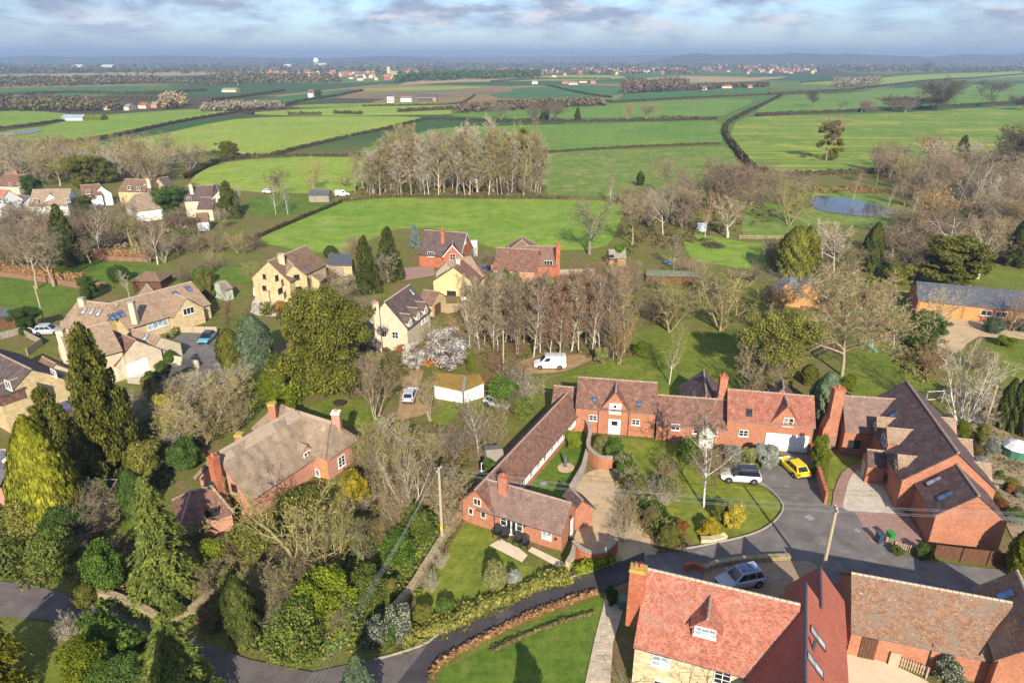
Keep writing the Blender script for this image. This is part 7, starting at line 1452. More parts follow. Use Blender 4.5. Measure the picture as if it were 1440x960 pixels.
clump(9, (1060, 480, 1110, 540), ('tan', 'dark'), (3, 5), 50, 'brown shrub left of the great spreading tree', 'brown shrubs left of the great tree', ('bush',))
clump(8, (880, 650, 960, 740), ('pale', 'tan', 'olive'), (1.6, 2.8), 40, 'dry grey shrub in the border beside the gravel drive', 'dry border shrubs beside the gravel drive', ('bush',))
clump(8, (860, 380, 1100, 420), ('grey', 'tan', 'pink'), (4, 7), 50, 'bare shrub of the hedge beyond the olive trees', 'shrubs beyond the olive trees', ('bush', 'multi'))
clump(6, (470, 340, 540, 400), ('tan', 'grey'), (3, 5), 30, 'dry shrub below the dark cypress pair', 'dry shrubs below the cypress pair', ('bush',))
clump(8, (1100, 346, 1300, 372), ('dark', 'grey'), (4, 8), 46, 'dark bare shrub behind the blue roofed sheds', 'dark shrubs behind the blue roofed sheds', ('multi', 'bush'))

clump(18, (490, 620, 640, 740), ('tan', 'tan', 'grey', 'olive', 'pale'), (2, 4.2), 46, 'twiggy shrub in the wild strip left of the long range', 'twiggy shrubs of the wild strip', ('bush', 'multi', 'bush'))
clump(14, (190, 545, 345, 640), ('tan', 'olive', 'pale', 'tan'), (2.5, 5), 54, 'twiggy bush on the slope above the thatched roof', 'twiggy bushes above the thatched roof', ('bush', 'multi'))
clump(5, (690, 520, 735, 590), ('tan', 'grey', 'red'), (2.5, 4), 40, 'twiggy bush round the mossy roofed outbuilding', 'twiggy bushes round the mossy outbuilding', ('bush', 'multi'))
clump(16, (860, 385, 1095, 455), ('dark', 'grey', 'tan', 'olive'), (3, 6.5), 54, 'grey bare tree of the belt behind the olive trees', 'belt trees behind the olive trees', ('multi', 'bush', 'ash'))
clump(14, (1080, 345, 1300, 400), ('dark', 'grey', 'pink', 'tan'), (4, 7.5), 50, 'brown bare tree of the belt above the blue roofed sheds', 'belt trees above the blue roofed sheds', ('multi', 'ash'))
clump(30, (1260, 240, 1460, 340), ('pink', 'tan', 'grey', 'pink', 'orange'), (6, 12), 54, 'brown bare tree deep in the right hand wood', 'brown trees deep in the right hand wood', ('ash', 'multi', 'birch'))
clump(16, (0, 330, 260, 372), ('pink', 'grey', 'tan'), (4, 8), 50, 'grey brown tree of the left orchard belt', 'grey brown trees of the left orchard belt', ('multi', 'ash'))
clump(14, (10, 226, 270, 250), ('tan', 'tan', 'pale'), (9, 14), 56, 'pale tan tree at the back of the far left belt', 'pale tan trees of the far left belt', ('ash', 'multi'))
clump(10, (260, 330, 360, 400), ('dark', 'tan', 'olive'), (3, 6), 36, 'small bare garden tree left of the yellow stone house', 'small garden trees left of the yellow house', ('multi', 'bush'))
clump(8, (640, 352, 700, 420), ('tan', 'grey'), (2, 4), 30, 'dry garden shrub round the yellow bungalow', 'dry shrubs round the yellow bungalow', ('bush',))
clump(9, (430, 400, 530, 470), ('tan', 'grey', 'pink'), (3, 6), 44, 'dry shrub above the great evergreen', 'dry shrubs above the great evergreen', ('bush', 'multi'))
clump(8, (1330, 560, 1440, 600), ('tan', 'pale'), (2, 4), 40, 'dry shrub round the white birch at right', 'dry shrubs round the right birch', ('bush',))
clump(12, (1040, 250, 1130, 300), ('tan', 'pink', 'grey'), (4, 8), 44, 'pinkish scrub tree beside the winding hedge', 'scrub trees beside the winding hedge', ('multi', 'bush'))
clump(12, (870, 285, 960, 320), ('pink', 'tan', 'grey'), (6, 10), 46, 'brown tree at the back of the summer house thicket', 'brown trees of the summer house thicket', ('multi', 'ash'))
clump(9, (868, 650, 955, 765), ('pale', 'tan', 'pale'), (1.8, 2.8), 36, 'pale twiggy shrub in the hedge beside the gravel drive', 'pale twiggy shrubs beside the gravel drive', ('bush',))
clump(8, (345, 770, 470, 850), ('tan', 'olive', 'grey'), (2.5, 5), 60, 'tangled bush under the wide olive tree', 'tangled bushes under the wide olive tree', ('bush',))
clump(9, (505, 268, 765, 275), ('tan', 'dark'), (3, 6), 30, 'low shrub at the foot of the pale grove', 'low shrubs at the foot of the grove', ('bush', 'multi'))
clump(8, (660, 490, 880, 505), ('red', 'tan', 'grey'), (2, 4), 34, 'low russet shrub at the foot of the bare row', 'low shrubs at the foot of the bare row', ('bush',))
# evergreens: kind, foot, top, width, leaf, label
LT = [
 ('cone', 158, 652, 448, 104, 'cypress', 'huge dark olive conifer before the pale gabled house'),
 ('weepcone', 74, 726, 588, 98, 'golden_cypress', 'golden weeping cypress in the left garden'),
 ('cone', 82, 640, 540, 80, 'cypress', 'ragged olive conifer above the golden cypress'),
 ('spruce', 238, 834, 664, 128, 'spruce', 'tall yellow green spruce before the tiled annexe'),
 ('spruce', 262, 1010, 858, 158, 'spruce', 'big spruce crown at the lower edge over the lane'),
 ('spruce', -6, 985, 760, 130, 'golden_cypress', 'golden green conifer at the lower left corner'),
 ('spruce', 508, 1000, 918, 92, 'bluegreen', 'fresh green conifer top at the bottom edge'),
 ('column', 194, 724, 660, 44, 'dark', 'small dark pointed evergreen left of the tall spruce'),
 ('column', 345, 902, 812, 52, 'yew', 'dark upright cypress in the lower thicket'),
 ('column', 362, 516, 444, 56, 'bluegreen', 'dense blue green egg shaped conifer'),
 ('column', 328, 518, 462, 42, 'cypress', 'olive conifer beside the blue green conifer'),
 ('big', 466, 548, 402, 122, 'cypress', 'great billowing olive evergreen left of the cream house'),
 ('cone', 517, 412, 328, 44, 'yew', 'left of two dark cypresses behind the cream house'),
 ('cone', 548, 392, 316, 46, 'yew', 'right of two dark cypresses behind the cream house'),
 ('cone', 584, 348, 313, 19, 'blue', 'small blue spruce left of the red brick house'),
 ('cone', 98, 372, 284, 48, 'yew', 'tall dark cypress in the left orchard'),
 ('cone', 324, 306, 252, 40, 'yew', 'dark conifer right of the two gabled far house'),
 ('big', 246, 306, 262, 44, 'dark', 'dark round evergreen before the far thatched house'),
 ('big', 50, 282, 246, 36, 'dark', 'dark evergreen beside the half timbered cottage'),
 ('big', 120, 262, 218, 44, 'cypress', 'left pine in the belt behind the far cottages'),
 ('big', 150, 258, 220, 36, 'cypress', 'right pine in the belt behind the far cottages'),
 ('big', 120, 300, 276, 34, 'yew', 'low dark evergreen before the white far house'),
 ('column', 1112, 392, 318, 50, 'cypress', 'left golden green cypress of the close pair'),
 ('column', 1130, 388, 318, 34, 'cypress', 'right golden green cypress of the close pair'),
 ('column', 1222, 382, 313, 30, 'yew', 'narrow dark conifer right of the pale bare tree'),
 ('tier', 1335, 402, 326, 100, 'cypress', 'broad layered olive yew above the stable range'),
 ('cone', 1428, 372, 304, 48, 'yew', 'dark spruce at the right edge above the stables'),
 ('cone', 1345, 246, 188, 32, 'yew', 'dark pointed spruce in the right hand wood'),
 ('column', 1156, 596, 524, 50, 'bluegreen', 'grey green conifer between the two brick houses'),
 ('column', 1136, 540, 512, 26, 'cypress', 'small yellow green bush behind the grey green conifer'),
 ('column', 1408, 602, 532, 24, 'yew', 'left dark conifer of the screen at right edge'), ('column', 1422, 606, 530, 26, 'yew', 'middle dark conifer of the screen at right edge'), ('column', 1438, 612, 534, 26, 'yew', 'right dark conifer of the screen at right edge'),
 ('column', 1432, 812, 742, 44, 'golden_cypress', 'golden clipped conifer at the right end of the panel fence'),
 ('cone', 766, 168, 138, 14, 'yew', 'dark spruce rising from the far middle hedge'), ('cone', 812, 170, 150, 12, 'yew', 'smaller dark spruce on the far middle hedge'),
 ('big', 324, 224, 198, 30, 'cypress', 'round olive tree on the far left hedge'), ('big', 448, 140, 126, 14, 'dark', 'dark round tree beside the lone white house'),
 ('big', 576, 272, 250, 16, 'cypress', 'yellow green holly at the foot of the pale grove'), ('column', 900, 262, 240, 12, 'yew', 'small dark pine in the brown thicket'),
 ('big', 1085, 545, 440, 96, 'olive', 'olive evergreen clump left of the great spreading tree'), ('big', 1298, 492, 436, 50, 'laurel', 'glossy green evergreen beside the stable range'), ('big', 714, 410, 382, 40, 'laurel', 'green evergreen among the bare poplars'),
 ('big', 128, 420, 388, 30, 'dark', 'dark evergreen at the end of the orchard wall'), ('big', 40, 470, 432, 36, 'dark', 'dark green bush behind the left edge house')]
for kd, bx, by, ty, w, mt, lb in LT: ltree(kd, bx, by, ty, w, mt, lb, name={'big': 'evergreen_tree', 'tier': 'yew_tree'}.get(kd, 'conifer_tree'))
for bx, by, ty, w, lb in ((632, 522, 458, 72, 'white blossom tree in front of the cream house'), (584, 522, 482, 36, 'smaller white blossom tree left of the big blossom tree')):
    t = btree('multi', bx, by, ty, w, 'grey', 'dark', lb, name='blossom_tree'); o = objm('blossom', leafy_meshes('bloss', 1), t, 'blossom'); mt, mc, top, rad = bare_meshes('multi', 0); o.scale = (rad*.95, rad*.95, top/2*.95); o.location = (0, 0, .6)
SH = [  # shrubs: x, foot y, top y, width, leaf, label, kind
 (697, 828, 789, 32, 'variegated', 'round variegated bush on the front lawn', 'ball'), (723, 822, 800, 20, 'grey', 'small silver grey bush on the front lawn', 'ball'),
 (626, 862, 842, 26, 'laurel', 'low clipped bush at the front of the lawn', 'ball'), (596, 874, 848, 30, 'olive', 'dark shrub at the lower left of the lawn', 'shrub'),
 (562, 894, 850, 44, 'flower_white', 'white flowering evergreen shrub by the lane', 'shrub'), (530, 905, 866, 46, 'flower_white', 'dark evergreen shrub with white flowers by the lane', 'shrub'),
 (1030, 742, 706, 32, 'forsythia', 'yellow flowering shrub on the birch lawn', 'shrub'), (996, 752, 728, 34, 'gold', 'low bright yellow shrub in the stone edged bed', 'shrub'), (1012, 732, 702, 26, 'olive', 'olive shrub behind the yellow shrubs', 'loose'),
 (965, 648, 614, 30, 'laurel', 'round clipped shrub before the porch', 'ball'), (1076, 652, 626, 40, 'grey', 'wide grey lavender bush before the garage wall', 'shrub'), (1052, 650, 626, 22, 'variegated', 'variegated shrub beside the grey bush', 'shrub'), (1030, 650, 624, 30, 'grey', 'grey green shrub under the brick wall', 'loose'),
 (1148, 668, 610, 28, 'bright', 'tall green shrub at the corner of the garage', 'shrub'), (805, 630, 604, 24, 'bright', 'yellow green bush at the courtyard corner', 'shrub'),
 (878, 672, 650, 30, 'laurel', 'green shrub at the top of the drive border', 'shrub'), (900, 700, 676, 28, 'olive', 'olive shrub in the drive border', 'loose'), (915, 738, 712, 30, 'bramble', 'dry shrub in the middle of the drive border', 'loose'), (940, 766, 738, 34, 'olive', 'dusty green shrub near the lane', 'loose'), (958, 748, 730, 22, 'russet', 'russet shrub near the lane', 'shrub'), (936, 700, 668, 36, 'variegated', 'pale olive shrub left of the birch', 'loose'), (862, 640, 616, 30, 'laurel', 'shrub below the barn house window', 'shrub'), (846, 632, 612, 26, 'variegated', 'variegated shrub at the barn house corner', 'loose'),
 (152, 824, 764, 66, 'laurel', 'big round laurel bush in the lower left garden', 'shrub'), (100, 752, 712, 66, 'dark', 'dark rhododendron below the golden cypress', 'shrub'), (45, 742, 690, 70, 'olive', 'dusty shrub left of the golden cypress', 'loose'), (80, 800, 745, 80, 'ivy', 'overgrown shrub above the lane at left', 'loose'),
 (205, 665, 618, 50, 'olive', 'bush left of the thatched cottage', 'loose'), (262, 655, 618, 54, 'dark', 'dark bush below the tan trees', 'shrub'), (238, 600, 552, 44, 'forsythia', 'yellow flowering bush behind the thatched cottage', 'loose'),
 (370, 710, 676, 26, 'gold', 'yellow shrub against the thatched cottage', 'shrub'), (500, 704, 664, 50, 'gold', 'yellow mahonia bush right of the thatched cottage', 'shrub'), (420, 740, 690, 90, 'olive', 'olive bush beneath the wide olive tree', 'loose'),
 (460, 880, 810, 100, 'bright', 'bright green bush in the lower thicket', 'shrub'), (420, 930, 850, 90, 'ivy', 'ivy covered mound in the lower thicket', 'loose'), (370, 780, 730, 90, 'olive', 'olive shrub under the wide bare tree', 'loose'), (500, 770, 726, 50, 'bright', 'fresh green bush behind the upright bare tree', 'loose'), (590, 760, 712, 60, 'ivy', 'ivy mound at the foot of the left pole', 'loose'), (560, 790, 742, 60, 'laurel', 'green scrub left of the dry stone wall', 'loose'), (520, 850, 800, 60, 'ivy', 'scrub under the overhead wires', 'loose'),
 (385, 560, 520, 40, 'bright', 'bright conifer hedge end near the thatched cottage', 'shrub'), (440, 545, 500, 40, 'bright', 'yellow green shrub at the foot of the great evergreen', 'shrub'), (420, 520, 486, 50, 'laurel', 'green shrub below the blue green conifer', 'shrub'), (395, 440, 422, 20, 'orange_', 'orange clipped shrub by the gravel forecourt', 'ball'),
 (230, 532, 508, 26, 'dark', 'dark round shrub on the pale paved drive', 'shrub'), (215, 545, 520, 34, 'dark', 'dark bush beside the narrow lane', 'shrub'), (240, 510, 492, 18, 'laurel', 'clipped shrub by the pale garden wall', 'ball'),
 (466, 362, 345, 20, 'dark', 'dark round bush at the paddock edge', 'ball'), (293, 420, 380, 26, 'olive', 'olive bush behind the long bungalow', 'shrub'), (288, 398, 376, 28, 'laurel', 'green bush left of the pale garden shed', 'ball'), (305, 352, 344, 20, 'laurel', 'low green shrub by the left thicket', 'ball'), (168, 396, 372, 28, 'dark', 'dark bush by the orchard wall', 'ball'),
 (700, 420, 380, 30, 'grey', 'grey shrub at the fence below the bungalow', 'loose'), (661, 524, 484, 14, 'bright', 'bright ivy column beside the blossom tree', 'shrub'), (710, 570, 532, 60, 'laurel', 'green shrub behind the mossy outbuilding', 'loose'), (735, 585, 556, 40, 'ivy', 'ivy bush near the long range', 'loose'), (845, 510, 486, 24, 'variegated', 'pale green bush at the lawn edge', 'shrub'), (900, 500, 478, 26, 'bright', 'green bush beside the thin pale tree', 'loose'), (690, 690, 640, 26, 'laurel', 'shrub against the back of the long range', 'loose'), (668, 705, 676, 26, 'dark', 'dark shrub at the back corner of the brick cottage', 'loose'),
 (1380, 620, 596, 24, 'olive', 'shrub in the dry gravel garden', 'shrub'), (1392, 640, 612, 24, 'grey', 'silvery shrub by the brick house', 'loose'), (1296, 784, 764, 22, 'dark', 'round dark shrub by the low picket fence', 'ball'), (1262, 780, 768, 20, 'ivy', 'low shrub at the picket fence', 'shrub'), (1330, 958, 922, 44, 'flower_white', 'white flowering bush behind the tiled barn', 'shrub'), (1308, 936, 912, 26, 'olive', 'bush at the foot of the barn wall', 'loose'), (1395, 468, 446, 26, 'bluegreen', 'blue green shrub before the stables', 'ball'), (1436, 466, 448, 20, 'bluegreen', 'blue green shrub at the right end of the stables', 'ball'), (1415, 486, 472, 30, 'bright', 'low green border shrub by the stables', 'shrub'), (1350, 618, 590, 30, 'bright', 'yellow green shrub under the white birch', 'loose'), (1192, 548, 524, 22, 'bright', 'green shrub at the foot of the great tree', 'shrub'), (872, 372, 342, 24, 'laurel', 'green bush right of the summer house', 'shrub'), (1264, 396, 366, 40, 'olive', 'olive bush left of the broad yew', 'shrub'),
 (120, 955, 905, 70, 'bright', 'clipped green bush on the lower left verge', 'shrub'), (150, 965, 930, 60, 'laurel', 'clipped hedge end on the lower left verge', 'shrub'), (860, 850, 822, 20, 'dark', 'dark shrub at the corner of the farmhouse path', 'shrub')]
leafm('leaf_orange_', [(0, (.28, .12, .03)), (.5, (.38, .18, .05)), (1, (.45, .25, .08))])
for bx, by, ty, w, mt, lb, kd in SH: shrub(bx, by, ty, w, mt if mt != 'flower_white' else 'flower_white', lb, kd)
for k in range(16):
    x = R.uniform(1372, 1440); y = 640+(x-1372)*1.15+R.uniform(-26, 46)
    shrub(x, min(y, 790), min(y, 790)-R.uniform(6, 16), R.uniform(12, 24), R.choice(('olive', 'bramble', 'laurel', 'grey', 'ivy', 'russet')), 'low garden plant in the gravel garden at the right edge', R.choice(('shrub', 'loose', 'ball')), 'low plants of the right hand gravel garden', 'garden_plant')
WORD = [a+' '+b for b in ('low', 'tall', 'wide', 'spindly', 'round', 'spreading', 'upright', 'tangled') for a in ('pale', 'dull', 'bright', 'mottled', 'scrubby', 'loose')]
for k in range(30):
    x, y = R.choice(((R.uniform(100, 340), R.uniform(690, 800)), (R.uniform(330, 560), R.uniform(760, 900)), (R.uniform(180, 420), R.uniform(530, 620)), (R.uniform(440, 560), R.uniform(460, 560))))
    shrub(x, y, y-R.uniform(14, 34), R.uniform(22, 46), R.choice(('olive', 'bright', 'ivy', 'laurel', 'bramble', 'variegated')), WORD[k]+' self-sown bush '+('below the tiled annexe' if y > 680 and x < 341 else 'in the lower thicket' if y > 740 else 'behind the thatched cottage' if x < 430 else 'under the great evergreen'), 'loose', 'self-sown bushes of the overgrown gardens', 'leafy_bush')
for x, y, h_, w_, m_, kd, lb in ((180, 962, 40, 60, 'dark', 'loose', 'dark bush left of the big lower spruce'), (250, 870, 20, 34, 'ivy', 'loose', 'ivy clump on the stone wall corner'), (120, 850, 26, 40, 'olive', 'loose', 'olive bush at the left end of the stone wall'), (300, 880, 34, 50, 'bramble', 'loose', 'dry mound right of the stone wall')): shrub(x, y, y-h_, w_, m_, lb, kd)
# hedges
leafm('twig_hedge', [(0, (.045, .036, .022)), (.5, (.08, .062, .038)), (.7, (.07, .075, .03)), (1, (.13, .105, .06))], trans=0, vary=.2)
hedge([(606, 958), (612, 940), (632, 924), (665, 906), (726, 876), (780, 854), (838, 834)], .5, .5, 'beech', 'low russet beech hedge along the dark lane', 40, .16)
hedge([(690, 916), (740, 893), (790, 874), (836, 862)], .5, .3, 'bramble', 'low dry edging across the deep green lawn', 40, .14)
hedge([(800, 812), (760, 822), (700, 846), (650, 868), (610, 886), (566, 902)], 1.9, .8, 'olive', 'low green hedge on the bank below the front lawn', 34, .2)
hedge([(856, 785), (838, 796), (808, 806)], 1.4, 1.0, 'bright', 'green hedge at the foot of the curved brick wall', 40, .2)
hedge([(798, 800), (776, 808), (766, 814)], .6, .7, 'bramble', 'brown clipped hedge at the end of the front lawn', 44, .14)
hedge([(872, 652), (890, 680), (910, 712), (930, 745), (945, 768)], 2.2, 1.5, 'ivy', 'mixed evergreen hedge beside the gravel drive', 30, .24)
hedge([(128, 884), (152, 896), (180, 908), (200, 922)], 2.2, 1.8, 'laurel', 'clipped green hedge along the lower left lane', 40, .2)
hedge([(398, 578), (420, 558), (440, 540)], 2.6, 2.6, 'bright', 'clipped bright conifer hedge behind the thatched cottage', 34, .24)
hedge([(560, 500), (600, 512), (640, 508)], 2., 1.6, 'russet', 'russet hedge below the cream house', 22, .25)
hedge([(110, 360), (165, 362), (215, 362)], 1.4, 1.9, 'beech', 'russet beech hedge across the left orchard', 26, .3); hedge([(0, 380), (60, 388), (120, 396)], 1.2, 1.7, 'beech', 'russet beech hedge at the left edge of the orchard', 24, .3)
hedge([(238, 478), (246, 472), (250, 464)], 1.2, 1.1, 'variegated', 'clipped hedge between bungalow and court', 26, .25)
FH = [([(28, 210), (90, 203), (150, 195), (200, 184), (250, 173), (300, 164), (345, 157), (400, 149)], 3, 2.4, 'dark long hedge along the far left road'), ([(60, 219), (80, 217), (100, 218)], 4, 3, 'short dark hedge behind the tan trees'), ([(0, 181), (40, 177), (95, 169)], 4, 1.8, 'brown hedge beside the flood water'),
 ([(270, 219), (300, 217), (350, 222), (385, 219), (420, 210), (455, 202), (488, 194)], 2.6, 2.2, 'dark hedge below the lime field'), ([(496, 192), (540, 183), (580, 173), (602, 168)], 2.6, 2.2, 'dark hedge climbing to the white farmhouse fields'), ([(262, 252), (275, 244), (290, 236), (310, 228), (352, 222)], 3, 2.6, 'dark hedge beside the lime field gate'),
 ([(385, 220), (450, 220), (520, 219), (620, 218), (765, 215), (850, 210), (930, 206), (1012, 203)], 1.6, 1.4, 'brown hedge behind the pale grove'), ([(602, 168), (660, 170), (720, 172), (800, 172), (860, 171), (940, 170), (1008, 168)], 2.4, 2.2, 'dark hedge across the middle fields'),
 ([(1102, 132), (1085, 142), (1065, 152), (1045, 162), (1030, 170), (1020, 178), (1021, 192), (1032, 208), (1046, 226), (1062, 241), (1085, 247)], 4, 2.6, 'thick brown hedge winding beside the green lane'), ([(1085, 248), (1130, 247), (1180, 245), (1230, 243), (1262, 242)], 3, 2.4, 'brown hedge below the striped crop field'),
 ([(1064, 164), (1120, 161), (1200, 158), (1300, 153), (1440, 146)], 4, 3.2, 'dark hedge above the striped crop field'), ([(1080, 134), (1140, 131), (1200, 127), (1250, 121), (1310, 114), (1380, 110), (1440, 105)], 5, 3.5, 'dark hedge rising to the right skyline'),
 ([(1125, 117), (1200, 112), (1290, 104), (1390, 101), (1440, 98)], 4, 3, 'thin hedge on the right skyline fields'), ([(860, 145), (930, 141), (1010, 137), (1098, 133)], 4, 2.5, 'thin dark hedge below the long white barn'), ([(1000, 170), (960, 168), (930, 168)], 3, 3, 'scrubby hedge near the lane bend'),
 ([(560, 158), (620, 155), (700, 152), (780, 148), (860, 144)], 7, 3.5, 'scrubby hedge line in the middle distance'), ([(510, 150), (570, 149), (640, 147), (660, 140), (668, 134)], 3, 2, 'thin hedge round the white farmhouse'), ([(770, 121), (800, 128), (830, 134), (860, 138)], 4, 2.5, 'diagonal hedge left of the square wood'), ([(400, 149), (430, 142), (470, 136), (510, 128)], 5, 3, 'hedge beside the far lane'),
 ([(470, 160), (500, 161), (510, 161)], 5, 3, 'isolated bush row on the lime field'), ([(405, 162), (440, 162), (452, 162)], 4, 3, 'second bush row on the lime field'), ([(345, 160), (356, 161)], 5, 3, 'lone bush beside the far road'), ([(300, 142), (360, 134), (400, 128)], 5, 3, 'dark hedge in the far left fields'),
 ([(0, 136), (100, 131), (200, 133), (290, 128)], 8, 4, 'dark far hedge on the left plain'), ([(0, 144), (120, 141), (230, 140)], 8, 4, 'second dark far hedge on the left plain'), ([(60, 121), (200, 118), (320, 119)], 10, 5, 'third dark far hedge on the left plain'), ([(360, 336), (410, 314), (480, 285)], 1.6, 1.4, 'low hedge along the near paddock'), ([(480, 284), (560, 278), (660, 279), (800, 280)], 1.2, 1.2, 'brown hedge at the foot of the pale grove'), ([(690, 116), (760, 112), (860, 112)], 8, 4, 'thin far hedge before the town')]
for i, (px, wid, hei, lb) in enumerate(FH):
    d0 = P(*px[0]).y; sz = min(2.6, max(.28, d0/650)); hedge(px, wid*.62, hei*.75, 'twig_hedge', lb, max(.3, min(18, 2.2/(sz*sz))), sz*.8, wob=.35)
# far woods
leafm('far_wood', [(0, (.045, .05, .022)), (.4, (.09, .085, .04)), (.7, (.15, .12, .065)), (1, (.20, .16, .09))], trans=0, vary=.15)
wood([(876, 133), (960, 128), (966, 122), (880, 126)], 9000, 15, 2.2, 'twig_dark', 'square bare wood in the middle distance')
wood([(556, 117), (640, 113), (760, 110), (758, 106), (640, 109), (556, 113)], 7000, 16, 4, 'leaf_dark', 'dark conifer plantation before the far town')
wood([(0, 157), (120, 156), (130, 146), (60, 140), (0, 142)], 4200, 7, 2.2, 'far_wood', 'dark thicket on the far left plain')
wood([(80, 158), (130, 157), (175, 156), (170, 150), (90, 150)], 2600, 8, 1.5, 'far_wood', 'reddish far copse left of the pale barns')
wood([(230, 154), (260, 153), (262, 146), (235, 146)], 2000, 13, 1.8, 'twig_tan', 'tan far copse above the pale barns')
wood([(280, 158), (400, 153), (390, 148), (290, 152)], 4000, 6, 1.8, 'twig_grey', 'grey scrub along the far road')
wood([(260, 122), (400, 118), (480, 117), (470, 108), (300, 108)], 5000, 10, 4, 'far_wood', 'dark far wood before the left town')
wood([(0, 124), (200, 118), (260, 114), (200, 110), (0, 112)], 4200, 9, 4, 'far_wood', 'dark far wood on the left plain')
wood([(1170, 124), (1240, 121), (1236, 113), (1176, 116)], 3500, 10, 2.6, 'twig_grey', 'grey copse below the skyline field')
wood([(960, 128), (990, 127), (1020, 124), (1080, 123), (1080, 121), (985, 123)], 2600, 7, 3, 'twig_dark', 'dark trees behind the long white barn')
wood([(640, 160), (720, 156), (850, 149), (845, 145), (720, 150), (650, 155)], 4200, 7, 1.9, 'twig_dark', 'scrub belt across the middle fields')
for i, (x0, y0, x1, y1, n, h_, s_, m, lb) in enumerate(((0, 104, 300, 98, 2600, 10, 7, 'far_wood', 'pinkish woods on the far left plain'), (300, 104, 620, 98, 2600, 10, 7, 'far_wood', 'brown woods round the far left town'), (600, 106, 980, 98, 3200, 9, 6, 'far_wood', 'woods mixed through the far middle town'), (950, 102, 1300, 92, 3200, 9, 6, 'far_wood', 'woods mixed through the far right town'), (0, 97, 700, 90, 3400, 12, 11, 'far_wood', 'dark band of woods near the left skyline'), (700, 97, 1440, 89, 3400, 12, 11, 'far_wood', 'brown band of woods near the right skyline'), (1150, 103, 1440, 96, 2200, 10, 6, 'far_wood', 'dark woods behind the skyline field'))):
    wood([(x0, y0), (x1, y0), (x1, y1), (x0, y1)], n, h_, s_, m, lb)
# the country goes on past both sides of the view
wood([(-500, 300), (-20, 262), (-20, 300), (-500, 380)], 9000, 9, 1.0, 'twig_tan', 'bare wood past the left edge of the village')
wood([(-700, 232), (-20, 222), (-20, 240), (-700, 262)], 6000, 10, 1.4, 'twig_grey', 'grey bare belt past the left edge')
wood([(-600, 470), (-60, 430), (-60, 520), (-600, 640)], 9000, 7, .6, 'leaf_ivy', 'evergreen thicket past the left edge')
wood([(1470, 240), (2000, 250), (2000, 360), (1470, 340)], 9000, 10, 1.0, 'twig_pink', 'bare wood past the right edge')
wood([(1500, 480), (1900, 500), (1900, 700), (1520, 640)], 8000, 6, .5, 'leaf_ivy', 'evergreen thicket past the right edge')
for px, lb in (([(-900, 215), (-400, 213), (30, 210)], 'hedge running out of the left edge'), ([(-900, 180), (-400, 180), (0, 181)], 'far hedge running out of the left edge'), ([(1440, 146), (1800, 140), (2300, 136)], 'hedge running out of the right edge')): hedge(px, 2, 2, 'twig_hedge', lb, 3, .7)
# undergrowth
cover([(120, 836), (150, 834), (205, 856), (236, 870), (262, 862), (300, 828), (306, 838), (262, 878), (236, 886), (205, 872), (150, 850)], 3500, .1, .7, 'ivy', 'ivy and dead stems hanging over the cream stone wall', .16)
cover([(300, 800), (350, 760), (460, 800), (560, 760), (600, 700), (645, 725), (560, 860), (520, 900), (440, 930), (330, 900)], 26000, .2, .9, 'ivy', 'ivy and bramble under the lower thicket trees', .22)
cover([(480, 720), (500, 640), (560, 600), (640, 600), (660, 640), (640, 700), (560, 720)], 15000, .2, .9, 'bramble', 'bramble under the thicket right of the thatched cottage', .24)
cover([(100, 790), (150, 750), (200, 770), (260, 800), (310, 830), (240, 870), (130, 835)], 11000, .1, .5, 'bramble', 'dry bracken and leaves above the stone wall', .22)
cover([(0, 680), (40, 660), (140, 720), (130, 790), (60, 820), (0, 810)], 11000, .2, .8, 'ivy', 'overgrown bank in the lower left garden', .24)
cover([(170, 560), (240, 560), (330, 540), (420, 530), (380, 570), (300, 610), (250, 650), (200, 650)], 12000, .2, .8, 'ivy', 'rough bank behind the thatched cottage', .26)
cover([(120, 640), (200, 620), (240, 680), (180, 710), (130, 700)], 6000, .2, .7, 'yew', 'shaded scrub below the huge conifer', .26)
cover([(640, 440), (880, 430), (890, 500), (740, 510), (650, 500)], 9000, .1, .6, 'bramble', 'dead growth under the bare poplar row', .3)
cover([(500, 262), (765, 262), (765, 275), (505, 275)], 5000, .3, 1.3, 'bramble', 'brambles under the pale grove', .5)
cover([(1250, 240), (1440, 210), (1440, 370), (1280, 360), (1240, 330), (1290, 300)], 11000, .4, 2.0, 'twig_pink', 'brown scrub under the right hand wood', .55)
cover([(1060, 255), (1140, 258), (1140, 300), (1050, 320)], 3500, .2, .7, 'bramble', 'tussocky growth left of the pond', .45)
cover([(1130, 262), (1240, 262), (1240, 272), (1140, 272)], 2500, .3, .8, 'beech', 'pale reeds on the far bank of the pond', .4, 'reeds')
cover([(0, 300), (270, 300), (280, 350), (0, 360)], 9000, .3, 1.4, 'twig_pink', 'scrub between the far left cottages', .5)
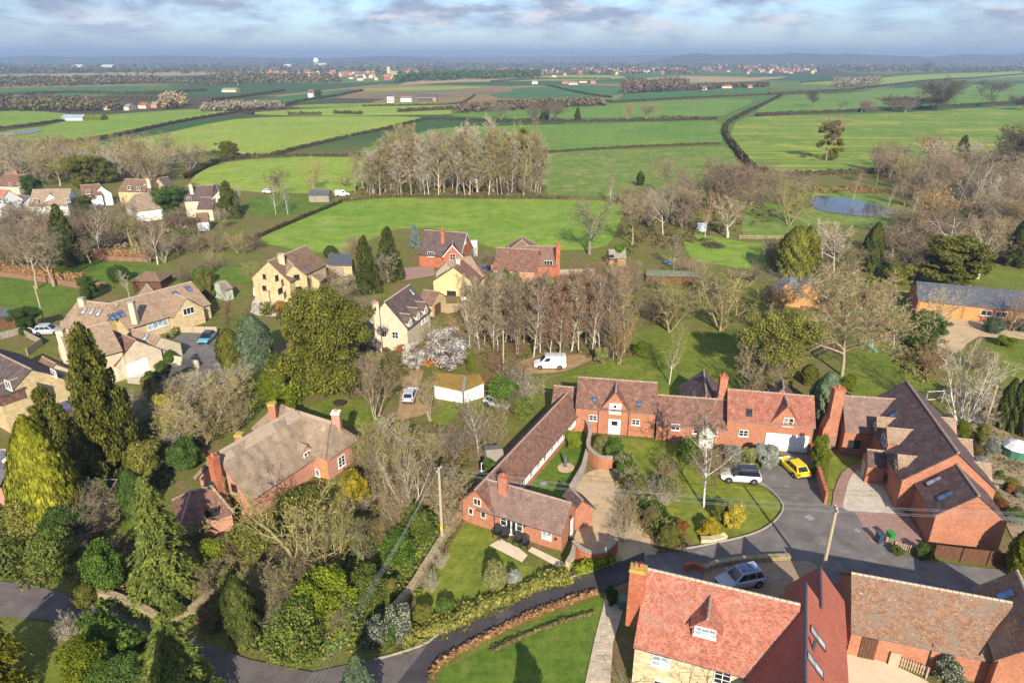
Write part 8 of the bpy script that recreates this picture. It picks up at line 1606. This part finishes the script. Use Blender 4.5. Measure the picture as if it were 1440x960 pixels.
cover([(880, 300), (1040, 290), (1040, 330), (960, 345), (880, 360)], 6000, .3, 1.2, 'bramble', 'scrub below the brown thicket', .42)
cover([(560, 888), (620, 868), (720, 838), (800, 808), (850, 790), (866, 790), (764, 822), (616, 892), (560, 916)], 9000, .1, .35, 'olive', 'green groundcover on the bank by the dark lane', .14, 'groundcover')
cover([(1240, 500), (1310, 440), (1330, 500), (1300, 540)], 3000, .2, .8, 'bramble', 'scrub between great tree and stable yard', .3)
cover([(1330, 590), (1400, 600), (1445, 640), (1445, 760), (1420, 750), (1400, 700), (1350, 620)], 3500, .05, .3, 'bramble', 'dead stems and leaves over the right hand gravel garden', .14)
cover([(866, 660), (880, 668), (940, 748), (960, 772), (930, 772), (900, 736)], 4500, .1, .5, 'bramble', 'dry leaves and stems in the drive border', .16)
cover([(1100, 355), (1320, 360), (1300, 400), (1120, 396)], 4000, .3, 1.2, 'ivy', 'scrub behind the blue roofed sheds', .42)
cover([(460, 440), (600, 490), (560, 560), (470, 560), (440, 500)], 7000, .2, .9, 'bramble', 'rough growth under the great evergreen', .3)
# trees standing behind the camera whose shadows fall into the lower lawn and lane
for x, y, hh, w, lb in ((2.5, 27, 8.5, 5.5, 'broad conifer below the frame shading the deep green lawn'), (-22, 24, 15, 6, 'conifer below the frame shading the worn lane')):
    t = thing('conifer_tree', lb, 'tree', (x, y, 0)); t.scale = (w/2, w/2, hh/2); obj('trunk', trunk_mesh('dark', 'cone'), t); objm('crown', leafy_meshes('cone', 0), t, 'leaf_cypress')
# ---------------------------------------------------------------- the hazy air
m, N, L = nodes('haze'); o_ = N('ShaderNodeOutputMaterial'); v_ = N('ShaderNodeVolumePrincipled'); v_.inputs['Color'].default_value = (.52, .71, 1, 1); v_.inputs['Density'].default_value = HAZE; v_.inputs['Anisotropy'].default_value = .2; L(v_.outputs[0], o_.inputs['Volume'])
if HAZE:
    mb = MB(); mb.box((-15900, -390, -3), (15900, 15900, 150)); tag(obj('haze', mb.mesh('haze', m)), 'thin blue haze in the air over the plain', kind='stuff')
